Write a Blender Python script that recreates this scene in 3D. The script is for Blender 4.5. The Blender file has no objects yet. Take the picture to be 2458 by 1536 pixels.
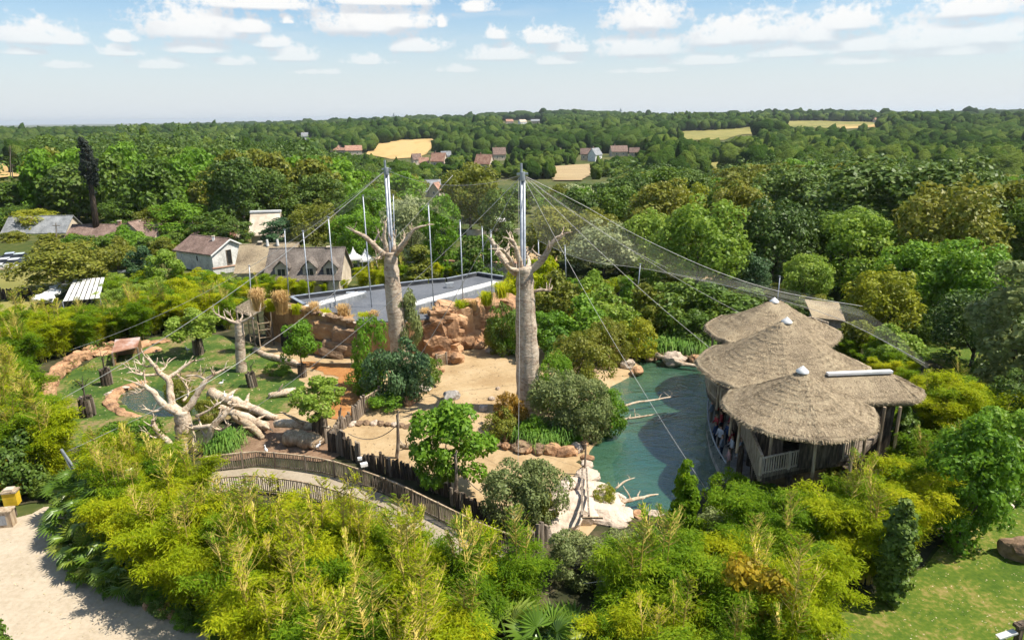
import bpy, bmesh, math, random
import numpy as np
from mathutils import Vector, Matrix, noise as mnoise
from mathutils.geometry import delaunay_2d_cdt
S = bpy.context.scene
COL = S.collection
R = math.radians
# ---------------------------------------------------------------- camera
H = 22.0; FPX = 1640.0; PITCH = R(16.47); ROLL = R(0.7)
FW = Vector((0, math.cos(PITCH), -math.sin(PITCH)))
_u = Vector((0, math.sin(PITCH), math.cos(PITCH))); _r = Vector((1, 0, 0))
RT = _r*math.cos(ROLL) - _u*math.sin(ROLL)
UP = _u*math.cos(ROLL) + _r*math.sin(ROLL)
CAMP = Vector((0, 0, H))
cam = bpy.data.objects.new('camera', bpy.data.cameras.new('camera'))
cam.data.sensor_width = 36; cam.data.lens = 36*FPX/2458; cam.data.clip_end = 40000; cam.data.clip_start = 0.5
cam.matrix_world = Matrix(((RT.x, UP.x, -FW.x, 0), (RT.y, UP.y, -FW.y, 0), (RT.z, UP.z, -FW.z, H), (0, 0, 0, 1)))
COL.objects.link(cam); S.camera = cam
# ---------------------------------------------------------------- light
SUN_AZ, SUN_EL = R(97), R(57)      # compass style: 0 = +Y, clockwise towards +X
SUND = Vector((math.sin(SUN_AZ)*math.cos(SUN_EL), math.cos(SUN_AZ)*math.cos(SUN_EL), math.sin(SUN_EL)))
sun = bpy.data.objects.new('sun', bpy.data.lights.new('sun', 'SUN'))
sun.data.energy = 4.4; sun.data.angle = R(0.53); sun.data.color = (1.0, 0.93, 0.81)
sun.rotation_euler = SUND.to_track_quat('Z', 'Y').to_euler(); COL.objects.link(sun)
S.view_settings.view_transform = 'Standard'; S.view_settings.look = 'None'
S.view_settings.exposure = 0.86; S.view_settings.gamma = 1; S.view_settings.use_curve_mapping = False
S.render.engine = 'CYCLES'
cy = S.cycles
cy.max_bounces = 5; cy.diffuse_bounces = 2; cy.glossy_bounces = 2; cy.transmission_bounces = 3; cy.transparent_max_bounces = 12
cy.volume_bounces = 0; cy.caustics_reflective = False; cy.caustics_refractive = False
cy.use_adaptive_sampling = True; cy.adaptive_threshold = 0.03; cy.use_denoising = True; cy.sample_clamp_indirect = 4
try: cy.denoiser = 'OPENIMAGEDENOISE'
except Exception: pass
# pixel of the 2458 x 1536 photograph -> ray / point in the place
def ray(x, y): return (FW*FPX + RT*(x-1229) - UP*(y-768)).normalized()
def G(x, y, z=0.0):
    d = ray(x, y); t = (z-H)/d.z
    return CAMP + d*t
def AT(x, y, Y):
    d = ray(x, y); return CAMP + d*(Y/d.y)
def PX(p):
    v = Vector(p)-CAMP; w = v.dot(FW)
    if w <= 0.1: return (-9999, -9999)
    return (1229+FPX*v.dot(RT)/w, 768-FPX*v.dot(UP)/w)
# ---------------------------------------------------------------- sky
W = bpy.data.worlds.new('World'); S.world = W; W.use_nodes = True
nt = W.node_tree; nt.nodes.clear()
def N(t, tree=None, **k):
    n = (tree or nt).nodes.new(t)
    for a, b in k.items(): setattr(n, a, b)
    return n
def L(a, b, tree=None): (tree or nt).links.new(a, b)
def MA(op, a, b=None, c=None, tree=None, clamp=False):
    n = N('ShaderNodeMath', tree, operation=op); n.use_clamp = clamp
    for i, v in enumerate((a, b, c)):
        if v is None: continue
        if isinstance(v, (int, float)): n.inputs[i].default_value = v
        else: L(v, n.inputs[i], tree)
    return n.outputs[0]
sky = N('ShaderNodeTexSky', sky_type='NISHITA'); sky.sun_disc = False
sky.sun_elevation = SUN_EL; sky.sun_rotation = SUN_AZ; sky.altitude = 80
sky.air_density = 1.0; sky.dust_density = 0.6; sky.ozone_density = 2.5
tc = N('ShaderNodeTexCoord'); sx = N('ShaderNodeSeparateXYZ'); L(tc.outputs['Generated'], sx.inputs[0])
AZ = MA('ARCTAN2', sx.outputs[0], sx.outputs[1]); EL = MA('ARCSINE', sx.outputs[2])
# cumulus: (px, py_base, half width px, height px) as seen from the camera -> compass direction and elevation
CLOUDS = [(85,96,100,38),(150,100,60,24),(470,80,140,58),(590,72,60,30),(300,96,42,20),(880,68,140,52),(960,60,90,34),(690,52,18,16),(1145,22,40,24),(1060,60,12,18),(610,14,160,30),(900,6,150,26),
 (1195,88,28,20),(470,122,80,20),(290,128,60,18),(650,108,46,20),(700,140,70,22),(1000,118,70,24),(1200,138,80,22),(385,160,70,16),(560,152,50,14),(890,150,55,14),(1310,98,60,26),(1340,150,60,16),(1100,170,50,10),(60,128,60,12),
 (1545,60,100,52),(1540,126,120,36),(1800,92,180,46),(1730,100,80,34),(1960,92,80,40),(2030,62,100,40),(1900,130,140,20),(2230,108,150,50),(2380,96,120,42),(2080,116,90,28),(2330,30,130,40),(2300,128,200,20),(1700,150,110,16),(1370,120,60,22),(150,160,60,10),(760,175,60,8),(1560,172,80,8),(2060,150,120,14)]
cl = bpy.data.node_groups.new('cloud_field', 'ShaderNodeTree')
cl.interface.new_socket('P', in_out='INPUT', socket_type='NodeSocketVector')
cl.interface.new_socket('D', in_out='OUTPUT', socket_type='NodeSocketFloat')
gi = N('NodeGroupInput', cl); go = N('NodeGroupOutput', cl)
acc = None
for (px, py, hw, hh) in CLOUDS:
    d0 = ray(px, py); az = math.atan2(d0.x, d0.y); el = math.asin(d0.z)
    d1 = ray(px+hw, py); w = abs(math.atan2(d1.x, d1.y)-az)*1.08; h = abs(math.asin(ray(px, py-hh).z)-el)*1.5
    v = N('ShaderNodeVectorMath', cl, operation='MULTIPLY_ADD'); L(gi.outputs[0], v.inputs[0], cl)
    v.inputs[1].default_value = (1/w, 1/h, -3.4/h); v.inputs[2].default_value = (-az/w, -el/h, 3.4*el/h)
    m = N('ShaderNodeVectorMath', cl, operation='MAXIMUM'); L(v.outputs[0], m.inputs[0], cl); m.inputs[1].default_value = (-1e6, 0, 0)
    ln = N('ShaderNodeVectorMath', cl, operation='LENGTH'); L(m.outputs[0], ln.inputs[0], cl)
    if acc is None: acc = ln.outputs['Value']
    else:
        q = N('ShaderNodeMath', cl, operation='SMOOTH_MIN'); L(acc, q.inputs[0], cl); L(ln.outputs['Value'], q.inputs[1], cl); q.inputs[2].default_value = 0.25
        acc = q.outputs[0]
L(acc, go.inputs[0], cl)
def comb(a, b, c):
    n = N('ShaderNodeCombineXYZ')
    for i, v in enumerate((a, b, c)):
        if isinstance(v, (int, float)): n.inputs[i].default_value = v
        else: L(v, n.inputs[i])
    return n.outputs[0]
pv = comb(AZ, MA('MULTIPLY', EL, 1.15), 0.0)
def noise(vec, scale, detail, rough, tree=None, w=None):
    n = N('ShaderNodeTexNoise', tree); L(vec, n.inputs['Vector'], tree)
    n.inputs['Scale'].default_value = scale; n.inputs['Detail'].default_value = detail; n.inputs['Roughness'].default_value = rough
    return n.outputs['Fac']
nz = noise(pv, 50, 4, 0.6); nz2 = noise(pv, 130, 3, 0.6)
nn = MA('ADD', MA('MULTIPLY', MA('SUBTRACT', nz, 0.5), 2.2), MA('MULTIPLY', MA('SUBTRACT', nz2, 0.5), 0.8))
def field(off):
    g = N('ShaderNodeGroup'); g.node_tree = cl; e = MA('ADD', EL, off); L(comb(AZ, e, e), g.inputs[0]); return g.outputs[0]
D0 = field(0.0)
ED = MA('ADD', D0, nn)
def smooth(v, a, b, lo=0.0, hi=1.0):
    n = N('ShaderNodeMapRange', interpolation_type='SMOOTHSTEP'); L(v, n.inputs[0])
    for i, q in enumerate((a, b, lo, hi)): n.inputs[i+1].default_value = q
    return n.outputs[0]
mask = smooth(ED, 1.2, 0.5)
mask = MA('MULTIPLY', mask, smooth(EL, 0.03, 0.13, 0.25, 1.0))       # the farther, the more the clouds melt into the haze
# scattered small cloud everywhere else round the sky
pl = comb(MA('DIVIDE', sx.outputs[0], MA('MAXIMUM', sx.outputs[2], 0.05)), MA('DIVIDE', sx.outputs[1], MA('MAXIMUM', sx.outputs[2], 0.05)), 3.0)
hi = MA('MULTIPLY', smooth(noise(pl, 1.4, 6, 0.58), 0.55, 0.68), smooth(EL, 0.19, 0.30))
wis = MA('MULTIPLY', smooth(noise(comb(MA('MULTIPLY', AZ, 2.2), MA('MULTIPLY', EL, 16), 0.0), 2.2, 4, 0.55), 0.47, 0.72), smooth(EL, 0.06, 0.16, 0.05, 0.5))
shade = smooth(MA('ADD', MA('SUBTRACT', field(0.012), D0), MA('MULTIPLY', nn, 0.35)), -0.42, 0.30)
cc = N('ShaderNodeMix', data_type='RGBA'); L(shade, cc.inputs[0]); cc.inputs[6].default_value = (3.9, 4.1, 4.4, 1); cc.inputs[7].default_value = (5.5, 5.5, 5.45, 1)
hz = N('ShaderNodeMix', data_type='RGBA'); L(smooth(EL, 0.17, 0.0, 0.0, 0.95), hz.inputs[0]); sm = N('ShaderNodeMix', data_type='RGBA', blend_type='MULTIPLY'); sm.inputs[0].default_value = 1; L(sky.outputs[0], sm.inputs[6]); sm.inputs[7].default_value = (.70, .79, .82, 1); L(sm.outputs[2], hz.inputs[6]); hz.inputs[7].default_value = (4.3, 4.55, 4.72, 1)
w1 = N('ShaderNodeMix', data_type='RGBA'); L(wis, w1.inputs[0]); L(hz.outputs[2], w1.inputs[6]); w1.inputs[7].default_value = (4.4, 4.7, 5.0, 1)
w2 = N('ShaderNodeMix', data_type='RGBA'); L(mask, w2.inputs[0]); L(w1.outputs[2], w2.inputs[6]); L(cc.outputs[2], w2.inputs[7])
w3 = N('ShaderNodeMix', data_type='RGBA'); L(hi, w3.inputs[0]); L(w1.outputs[2], w3.inputs[6]); w3.inputs[7].default_value = (5.6, 5.7, 5.8, 1)
b1 = N('ShaderNodeBackground'); L(w2.outputs[2], b1.inputs[0]); b1.inputs[1].default_value = 0.1
b2 = N('ShaderNodeBackground'); L(w3.outputs[2], b2.inputs[0]); b2.inputs[1].default_value = 0.1
# the cumulus field only exists low in the north; elsewhere the same sky with scattered high cloud
win = MA('MULTIPLY', MA('MULTIPLY', MA('LESS_THAN', EL, 0.19), MA('GREATER_THAN', EL, 0.0)), MA('LESS_THAN', MA('ABSOLUTE', AZ), 0.95))
bg = N('ShaderNodeMixShader'); L(win, bg.inputs[0]); L(b2.outputs[0], bg.inputs[1]); L(b1.outputs[0], bg.inputs[2])
wo = N('ShaderNodeOutputWorld'); L(bg.outputs[0], wo.inputs[0])
W.cycles.sampling_method = 'MANUAL'; W.cycles.sample_map_resolution = 512
# ---------------------------------------------------------------- scene helpers
def tag(o, label=None, cat=None, group=None, kind=None):
    if label: o['label'] = label
    if cat: o['category'] = cat
    if group: o['group'] = group
    if kind: o['kind'] = kind
    return o
def thing(name, label, cat, loc=(0,0,0), rz=0.0, group=None):
    o = bpy.data.objects.new(name, None); COL.objects.link(o); o.location = loc; o.rotation_euler = (0, 0, rz); o.empty_display_size = 0.2
    return tag(o, label, cat, group)
def mesh_np(name, V, F):
    V = np.asarray(V, dtype=np.float32); F = np.asarray(F, dtype=np.int32); k = F.shape[1]
    me = bpy.data.meshes.new(name); me.vertices.add(len(V)); me.vertices.foreach_set('co', V.ravel())
    me.loops.add(F.size); me.loops.foreach_set('vertex_index', F.ravel())
    me.polygons.add(len(F)); me.polygons.foreach_set('loop_start', np.arange(0, F.size, k, dtype=np.int32))
    me.update(calc_edges=True); return me
def put(name, me, mat, parent=None, loc=None, rot=None, scale=None, kind=None, label=None):
    if mat is not None and len(me.materials) == 0: me.materials.append(mat)
    o = bpy.data.objects.new(name, me); COL.objects.link(o)
    if parent: o.parent = parent
    if loc is not None: o.location = loc
    if rot is not None: o.rotation_euler = rot
    if scale is not None: o.scale = (scale,)*3 if isinstance(scale, (int, float)) else scale
    if kind: o['kind'] = kind
    if label: o['label'] = label
    return o
def struct(name, me, mat): return put(name, me, mat, kind='structure')
def dup(root, loc, rz=0.0, sc=1.0, label=None, group=None, cat=None):
    r = root.copy(); COL.objects.link(r); r.location = loc; r.rotation_euler = (0, 0, rz)
    r.scale = (sc, sc, sc) if isinstance(sc, (int, float)) else sc
    tag(r, label, cat, group)
    for ch in root.children:
        c = ch.copy(); COL.objects.link(c); c.parent = r
        for g in ch.children:
            d = g.copy(); COL.objects.link(d); d.parent = c
    return r
class MB:
    def __init__(s): s.v = []; s.f = []
    def add(s, vs, fs):
        b = len(s.v); s.v += [tuple(q) for q in vs]; s.f += [tuple(b+i for i in f) for f in fs]; return s
    def box(s, c, size, rz=0.0, taper=1.0, tilt=None):
        hx, hy, hz_ = size[0]/2, size[1]/2, size[2]/2; ca, sa = math.cos(rz), math.sin(rz); vs = []
        for z, t in ((-hz_, 1), (hz_, taper)):
            for x, y in ((-hx, -hy), (hx, -hy), (hx, hy), (-hx, hy)):
                p = Vector((x*t, y*t, z))
                if tilt is not None: p = tilt @ p
                vs.append((c[0]+p.x*ca-p.y*sa, c[1]+p.x*sa+p.y*ca, c[2]+p.z))
        return s.add(vs, [(0,3,2,1),(4,5,6,7),(0,1,5,4),(1,2,6,5),(2,3,7,6),(3,0,4,7)])
    def bar(s, a, b, w, h=None):
        a = Vector(a); b = Vector(b); d = b-a; h = h or w
        if d.length < 1e-6: return s
        x = d.normalized(); y = x.cross(Vector((0,0,1)))
        if y.length < 1e-3: y = Vector((1,0,0))
        y.normalize(); z = y.cross(x).normalized(); vs = []
        for p in (a, b):
            for i, j in ((-1,-1),(1,-1),(1,1),(-1,1)): vs.append(p+y*(i*w/2)+z*(j*h/2))
        return s.add(vs, [(0,1,2,3),(7,6,5,4),(0,4,5,1),(1,5,6,2),(2,6,7,3),(3,7,4,0)])
    def tube(s, pts, rad, n=8, cap=True, wob=0.0, seed=0, closed_end=True):
        pts = [Vector(p) for p in pts]; rng = random.Random(seed)
        if isinstance(rad, (int, float)): rad = [rad]*len(pts)
        vs = []; up = Vector((0,0,1)); y = None
        for i, p in enumerate(pts):
            d = (pts[min(i+1, len(pts)-1)]-pts[max(i-1, 0)]).normalized()
            if y is None: y = d.cross(up) if abs(d.z) < .9 else d.cross(Vector((1,0,0)))
            y = (y-d*y.dot(d)).normalized(); x = d.cross(y)
            for k in range(n):
                a = 2*math.pi*k/n; r = rad[i]*(1+wob*rng.uniform(-1, 1)); vs.append(p+y*(math.cos(a)*r)+x*(math.sin(a)*r))
        fs = [(i*n+k, i*n+(k+1) % n, (i+1)*n+(k+1) % n, (i+1)*n+k) for i in range(len(pts)-1) for k in range(n)]
        if cap: fs += [tuple(range(n-1, -1, -1)), tuple((len(pts)-1)*n+k for k in range(n))]
        return s.add(vs, fs)
    def prism(s, poly, z0, z1):
        n = len(poly); vs = [(p[0], p[1], z0) for p in poly]+[(p[0], p[1], z1) for p in poly]
        return s.add(vs, [tuple(range(n-1, -1, -1)), tuple(range(n, 2*n))]+[(i, (i+1) % n, n+(i+1) % n, n+i) for i in range(n)])
    def lathe(s, prof, n, c=(0,0,0), rmod=None):
        vs = []
        for (r, z) in prof:
            for k in range(n):
                a = 2*math.pi*k/n; q = r*(rmod(a, r, z) if rmod else 1); vs.append((c[0]+q*math.cos(a), c[1]+q*math.sin(a), c[2]+z))
        return s.add(vs, [(i*n+k, i*n+(k+1) % n, (i+1)*n+(k+1) % n, (i+1)*n+k) for i in range(len(prof)-1) for k in range(n)])
    def mesh(s, name, off=(0,0,0), smooth=False):
        me = bpy.data.meshes.new(name); me.from_pydata([(a-off[0], b-off[1], c-off[2]) for a, b, c in s.v], [], s.f); me.update()
        bm = bmesh.new(); bm.from_mesh(me); bmesh.ops.recalc_face_normals(bm, faces=bm.faces); bm.to_mesh(me); bm.free()
        if smooth: me.polygons.foreach_set('use_smooth', [True]*len(me.polygons))
        return me
    def build(s, name, mat, parent=None, smooth=False, kind=None, label=None, local=False):
        off = Vector((0,0,0)); q_ = parent
        while q_ is not None and not local: off = off+q_.location; q_ = q_.parent
        off = tuple(off)
        return put(name, s.mesh(name, off, smooth), mat, parent, kind=kind, label=label)
def spline(pts, rad, sub=4, jit=0.0, seed=0):
    rng = random.Random(seed); P = [Vector(p) for p in pts]; out = []; rr = []
    for i in range(len(P)-1):
        p0, p1, p2, p3 = P[max(i-1, 0)], P[i], P[i+1], P[min(i+2, len(P)-1)]
        for k in range(sub):
            t = k/sub
            q = 0.5*((2*p1)+(p2-p0)*t+(2*p0-5*p1+4*p2-p3)*t*t+(3*p1-p0-3*p2+p3)*t**3)
            out.append(q+Vector((rng.uniform(-jit, jit), rng.uniform(-jit, jit), rng.uniform(-jit, jit)))); rr.append(rad[i]*(1-t)+rad[i+1]*t)
    out.append(P[-1]); rr.append(rad[-1]); return out, rr
def inpoly(x, y, poly):
    c = False; n = len(poly); j = n-1
    for i in range(n):
        xi, yi = poly[i][0], poly[i][1]; xj, yj = poly[j][0], poly[j][1]
        if (yi > y) != (yj > y) and x < (xj-xi)*(y-yi)/(yj-yi)+xi: c = not c
        j = i
    return c
# ---------------------------------------------------------------- materials
def newmat(name):
    m = bpy.data.materials.new(name); m.use_nodes = True; t = m.node_tree; t.nodes.clear(); return m, t, N('ShaderNodeOutputMaterial', t)
def ramp(t, fac, stops):
    n = N('ShaderNodeValToRGB', t); L(fac, n.inputs[0], t)
    while len(n.color_ramp.elements) < len(stops): n.color_ramp.elements.new(0.5)
    for e, (p, c) in zip(n.color_ramp.elements, stops): e.position = p; e.color = (*c, 1)
    return n.outputs[0]
def surf(name, stops, scale=3.0, rough=0.9, bump=0.3, bscale=None, detail=5, stretch=(1,1,1), spec=0.2, objrand=0.0, metal=0.0, fine=None, dist=0.05):
    m, t, o = newmat(name); tcn = N('ShaderNodeTexCoord', t); mp = N('ShaderNodeMapping', t); L(tcn.outputs['Object'], mp.inputs[0], t); mp.inputs['Scale'].default_value = stretch
    oi = N('ShaderNodeObjectInfo', t)
    v = N('ShaderNodeVectorMath', t, operation='ADD'); L(mp.outputs[0], v.inputs[0], t)
    cx = N('ShaderNodeVectorMath', t, operation='SCALE'); L(oi.outputs['Location'], cx.inputs[0], t); cx.inputs['Scale'].default_value = 0.37; L(cx.outputs[0], v.inputs[1], t)
    f = noise(v.outputs[0], scale, detail, 0.6, t)
    if fine: f = MA('ADD', MA('MULTIPLY', f, 1-fine[1], tree=t), MA('MULTIPLY', noise(v.outputs[0], fine[0], 3, 0.6, t), fine[1], tree=t), tree=t)
    f = MA('ADD', MA('MULTIPLY', f, 1.75, tree=t), -0.375, tree=t)      # spread the mottling over the whole ramp
    c = ramp(t, f, stops); b = N('ShaderNodeBsdfPrincipled', t)
    if objrand:
        hs = N('ShaderNodeHueSaturation', t); L(c, hs.inputs['Color'], t); L(MA('ADD', MA('MULTIPLY', oi.outputs['Random'], objrand, tree=t), 1-objrand/2, tree=t), hs.inputs['Value'], t); c = hs.outputs[0]
    L(c, b.inputs['Base Color'], t); b.inputs['Roughness'].default_value = rough; b.inputs['Specular IOR Level'].default_value = spec; b.inputs['Metallic'].default_value = metal
    if bump:
        bp = N('ShaderNodeBump', t); bp.inputs['Strength'].default_value = bump; bp.inputs['Distance'].default_value = dist
        L(noise(v.outputs[0], bscale or scale*4, 5, 0.65, t), bp.inputs['Height'], t); L(bp.outputs[0], b.inputs['Normal'], t)
    L(b.outputs[0], o.inputs[0], t); return m
def leafmat(name, c1, c2, c3=None, trans=0.42, rough=0.5, clump=0.35, spec=0.25):
    m, t, o = newmat(name); ge = N('ShaderNodeNewGeometry', t); oi = N('ShaderNodeObjectInfo', t)
    f = MA('ADD', MA('MULTIPLY', ge.outputs['Random Per Island'], 0.32, tree=t), MA('MULTIPLY', oi.outputs['Random'], 0.28, tree=t), tree=t)
    f = MA('ADD', f, MA('MULTIPLY', noise(ge.outputs['Position'], clump, 3, 0.5, t), 0.62, tree=t), tree=t)
    c = ramp(t, f, [(0.2, c1), (0.6, c2), (0.95, c3 or tuple(min(1, k*1.3) for k in c2))])
    b = N('ShaderNodeBsdfPrincipled', t); L(c, b.inputs['Base Color'], t); b.inputs['Roughness'].default_value = rough; b.inputs['Specular IOR Level'].default_value = spec
    tr = N('ShaderNodeBsdfTranslucent', t); hs = N('ShaderNodeHueSaturation', t); L(c, hs.inputs['Color'], t); hs.inputs['Value'].default_value = 1.15; hs.inputs['Hue'].default_value = 0.49; L(hs.outputs[0], tr.inputs[0], t)
    mx = N('ShaderNodeMixShader', t); mx.inputs[0].default_value = trans; L(b.outputs[0], mx.inputs[1], t); L(tr.outputs[0], mx.inputs[2], t); L(mx.outputs[0], o.inputs[0], t); return m
M = {}
M['sand'] = surf('sand', [(0.3,(0.330,0.226,0.117)),(0.52,(0.409,0.296,0.164)),(0.75,(0.462,0.344,0.206))], 0.35, 0.95, 0.35, 6, fine=(3.0,.3))
M['orange'] = surf('shaded_orange_earth', [(0.3,(0.294,0.119,0.035)),(0.6,(0.385,0.182,0.063)),(0.8,(0.420,0.266,0.126))], 0.6, 0.95, 0.4, 5, fine=(4.0,.4))  # red-orange sand with bush shadow painted into its tone
M['brown_soil'] = surf('brown_soil', [(0.3,(0.14,0.085,0.05)),(0.6,(0.24,0.155,0.10)),(0.8,(0.34,0.25,0.16))], 0.9, 0.95, 0.5, 6, fine=(7.0,.45))
M['lawn'] = surf('lawn_grass', [(0.3,(0.035,0.075,0.012)),(0.48,(0.065,0.115,0.016)),(0.55,(0.12,0.145,0.03)),(0.67,(0.23,0.17,0.08))], 0.30, 0.9, 0.6, 9, fine=(3.5,.35))
M['lawn2'] = surf('park_grass', [(0.3,(0.045,0.09,0.006)),(0.48,(0.08,0.125,0.010)),(0.56,(0.13,0.15,0.02)),(0.69,(0.24,0.19,0.06))], 0.30, 0.9, 0.6, 9, fine=(4.0,.4))
M['path'] = surf('pale_path', [(0.3,(0.370,0.304,0.218)),(0.55,(0.436,0.363,0.271)),(0.8,(0.475,0.409,0.310))], 0.45, 0.95, 0.3, 9, fine=(4.0,.5))
M['walk'] = surf('walkway', [(0.3,(0.26,0.215,0.155)),(0.55,(0.34,0.285,0.21)),(0.8,(0.40,0.34,0.26))], 0.6, 0.95, 0.25, 9, fine=(8.0,.4))
M['ground'] = surf('ground', [(0.3,(0.035,0.06,0.012)),(0.5,(0.07,0.085,0.02)),(0.62,(0.13,0.12,0.04)),(0.8,(0.25,0.2,0.1))], 0.02, 0.95, 0.3, 2, fine=(.6,.45))
M['dirt'] = surf('dark_soil', [(0.3,(0.025,0.03,0.012)),(0.55,(0.05,0.05,0.022)),(0.8,(0.11,0.085,0.05))], 0.5, 0.95, 0.5, 4)
M['dryfield'] = surf('stubble_field', [(0.3,(0.400,0.264,0.096)),(0.6,(0.496,0.344,0.144)),(0.8,(0.440,0.320,0.144))], 0.012, 0.95, 0, stretch=(1,.3,1), fine=(.08,.4))
M['greenfield'] = surf('meadow', [(0.3,(0.160,0.160,0.040)),(0.6,(0.264,0.232,0.072)),(0.8,(0.336,0.264,0.112))], 0.012, 0.95, 0, fine=(.06,.5))
M['tanfield'] = surf('allotment_soil', [(0.3,(0.288,0.208,0.104)),(0.6,(0.384,0.288,0.160)),(0.8,(0.240,0.192,0.080))], 0.03, 0.95, 0, stretch=(.2,1.6,1), fine=(.2,.5))
M['thatch'] = surf('thatch', [(0.28,(0.143,0.110,0.074)),(0.45,(0.281,0.220,0.146)),(0.6,(0.385,0.308,0.202)),(0.8,(0.495,0.407,0.269))], 0.45, 0.95, 0.9, 14, fine=(14.0,.5), dist=0.12)
M['straw'] = surf('straw', [(0.3,(0.176,0.132,0.084)),(0.55,(0.363,0.286,0.185)),(0.8,(0.550,0.451,0.302))], 3, 0.95, 0, fine=(9.0,.5))
M['metalcap'] = surf('zinc', [(0.3,(0.55,0.56,0.57)),(0.7,(0.7,0.71,0.72))], 4, 0.35, 0, metal=0.6)
M['steel'] = surf('galvanised_steel', [(0.3,(0.27,0.30,0.34)),(0.7,(0.40,0.43,0.47))], 3, 0.45, 0, metal=0.35, spec=.5)
M['cable'] = surf('steel_cable', [(0.3,(0.38,0.37,0.35)),(0.7,(0.5,0.49,0.46))], 3, 0.5, 0, metal=0.2)
M['baobab'] = surf('baobab_bark', [(0.28,(0.24,0.17,0.12)),(0.42,(0.40,0.31,0.23)),(0.56,(0.50,0.41,0.31)),(0.8,(0.60,0.51,0.41))], 0.8, 0.9, 0.8, 3.0, stretch=(.9,.9,2.0), fine=(4.0,.5), dist=0.12)
M['deadwood'] = surf('bleached_wood', [(0.3,(0.24,0.16,0.10)),(0.45,(0.48,0.37,0.26)),(0.6,(0.60,0.49,0.37)),(0.8,(0.68,0.59,0.48))], 1.4, 0.85, 0.8, 6, fine=(6,.5), dist=0.08)
M['greywood'] = surf('weathered_wood', [(0.3,(0.13,0.10,0.075)),(0.55,(0.24,0.195,0.15)),(0.8,(0.36,0.31,0.25))], 2.2, 0.9, 0.5, 8, stretch=(3,3,.5), objrand=.45)
M['darkwood'] = surf('dark_wood', [(0.3,(0.045,0.035,0.028)),(0.55,(0.10,0.075,0.055)),(0.8,(0.19,0.15,0.11))], 2.2, 0.9, 0.5, 8, stretch=(3,3,.5), objrand=.5)
M['tanwood'] = surf('tan_wood', [(0.3,(0.27,0.19,0.12)),(0.55,(0.40,0.31,0.21)),(0.8,(0.50,0.41,0.30))], 2.2, 0.85, 0.4, 8, stretch=(3,3,.6), objrand=.3)
M['railwood'] = surf('rail_wood', [(0.3,(0.36,0.28,0.20)),(0.55,(0.50,0.41,0.31)),(0.8,(0.58,0.49,0.38))], 2.2, 0.85, 0.3, 8, stretch=(3,3,.6), objrand=.2)
M['rock'] = surf('ochre_rock', [(0.25,(0.17,0.10,0.06)),(0.5,(0.42,0.24,0.13)),(0.75,(0.55,0.36,0.21))], 0.9, 0.95, 0.8, 4, fine=(4,.35), objrand=.35, dist=.15)
M['rock2'] = surf('brown_rock', [(0.25,(0.11,0.075,0.05)),(0.5,(0.24,0.16,0.10)),(0.75,(0.34,0.24,0.15))], 0.9, 0.95, 0.8, 4, fine=(4,.35), objrand=.35, dist=.15)
M['palerock'] = surf('pale_rock', [(0.25,(0.34,0.26,0.20)),(0.5,(0.58,0.47,0.37)),(0.75,(0.68,0.59,0.48))], 0.9, 0.95, 0.9, 3, fine=(4,.35), objrand=.2, dist=.2)
M['greyrock'] = surf('grey_rock', [(0.25,(0.22,0.2,0.18)),(0.5,(0.4,0.37,0.34)),(0.75,(0.55,0.52,0.48))], 1.5, 0.95, 0.8, 4, fine=(4,.4), dist=.12)
M['mud'] = surf('mud_wall', [(0.3,(0.20,0.11,0.055)),(0.55,(0.34,0.20,0.10)),(0.8,(0.44,0.29,0.16))], 0.7, 0.95, 0.5, 3, stretch=(1,1,.5), fine=(5,.3))
M['roofing'] = surf('roof_membrane', [(0.3,(0.099,0.108,0.123)),(0.6,(0.139,0.148,0.165)),(0.8,(0.174,0.179,0.189))], 0.25, 0.75, 0.15, 5, fine=(3,.4))
M['parapet'] = surf('parapet', [(0.3,(0.035,0.037,0.04)),(0.7,(0.07,0.072,0.078))], 1.2, 0.6, 0.1)
M['white'] = surf('white_paint', [(0.3,(0.66,0.65,0.63)),(0.7,(0.8,0.79,0.77))], 1.2, 0.7, 0.1)
M['offwhite'] = surf('limewash', [(0.3,(0.42,0.41,0.39)),(0.5,(0.6,0.59,0.56)),(0.75,(0.76,0.75,0.72))], 0.8, 0.9, 0.3, 3, fine=(4,.4))
M['tile'] = surf('brown_tiles', [(0.3,(0.11,0.075,0.06)),(0.5,(0.2,0.135,0.11)),(0.75,(0.30,0.22,0.18))], 0.8, 0.9, 0.6, 9, stretch=(1,1,1), fine=(6,.55), dist=.08)
M['greytile'] = surf('grey_tiles', [(0.3,(0.085,0.072,0.062)),(0.5,(0.145,0.122,0.105)),(0.75,(0.24,0.205,0.175))], 0.5, 0.9, 0.6, 9, stretch=(1,1,.4), fine=(6,.5), dist=.08)
M['redtile'] = surf('red_tiles', [(0.3,(0.24,0.12,0.085)),(0.5,(0.36,0.20,0.14)),(0.75,(0.46,0.30,0.22))], 0.6, 0.9, 0.4, 6, fine=(4,.4))
M['slate'] = surf('slate', [(0.3,(0.15,0.16,0.17)),(0.5,(0.24,0.25,0.26)),(0.75,(0.34,0.35,0.36))], 0.6, 0.75, 0.3, 6, stretch=(1.5,1.5,.4), fine=(5,.4))
M['stucco'] = surf('cream_render', [(0.3,(0.46,0.38,0.29)),(0.6,(0.58,0.49,0.38)),(0.8,(0.66,0.58,0.47))], 0.8, 0.95, 0.2, 4)
M['glassdark'] = surf('dark_pane', [(0.3,(0.02,0.022,0.025)),(0.7,(0.05,0.055,0.06))], 1.0, 0.12, 0, spec=.5)
M['black'] = surf('black_paint', [(0.3,(0.012,0.012,0.013)),(0.7,(0.03,0.03,0.03))], 2, 0.5, 0)
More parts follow.
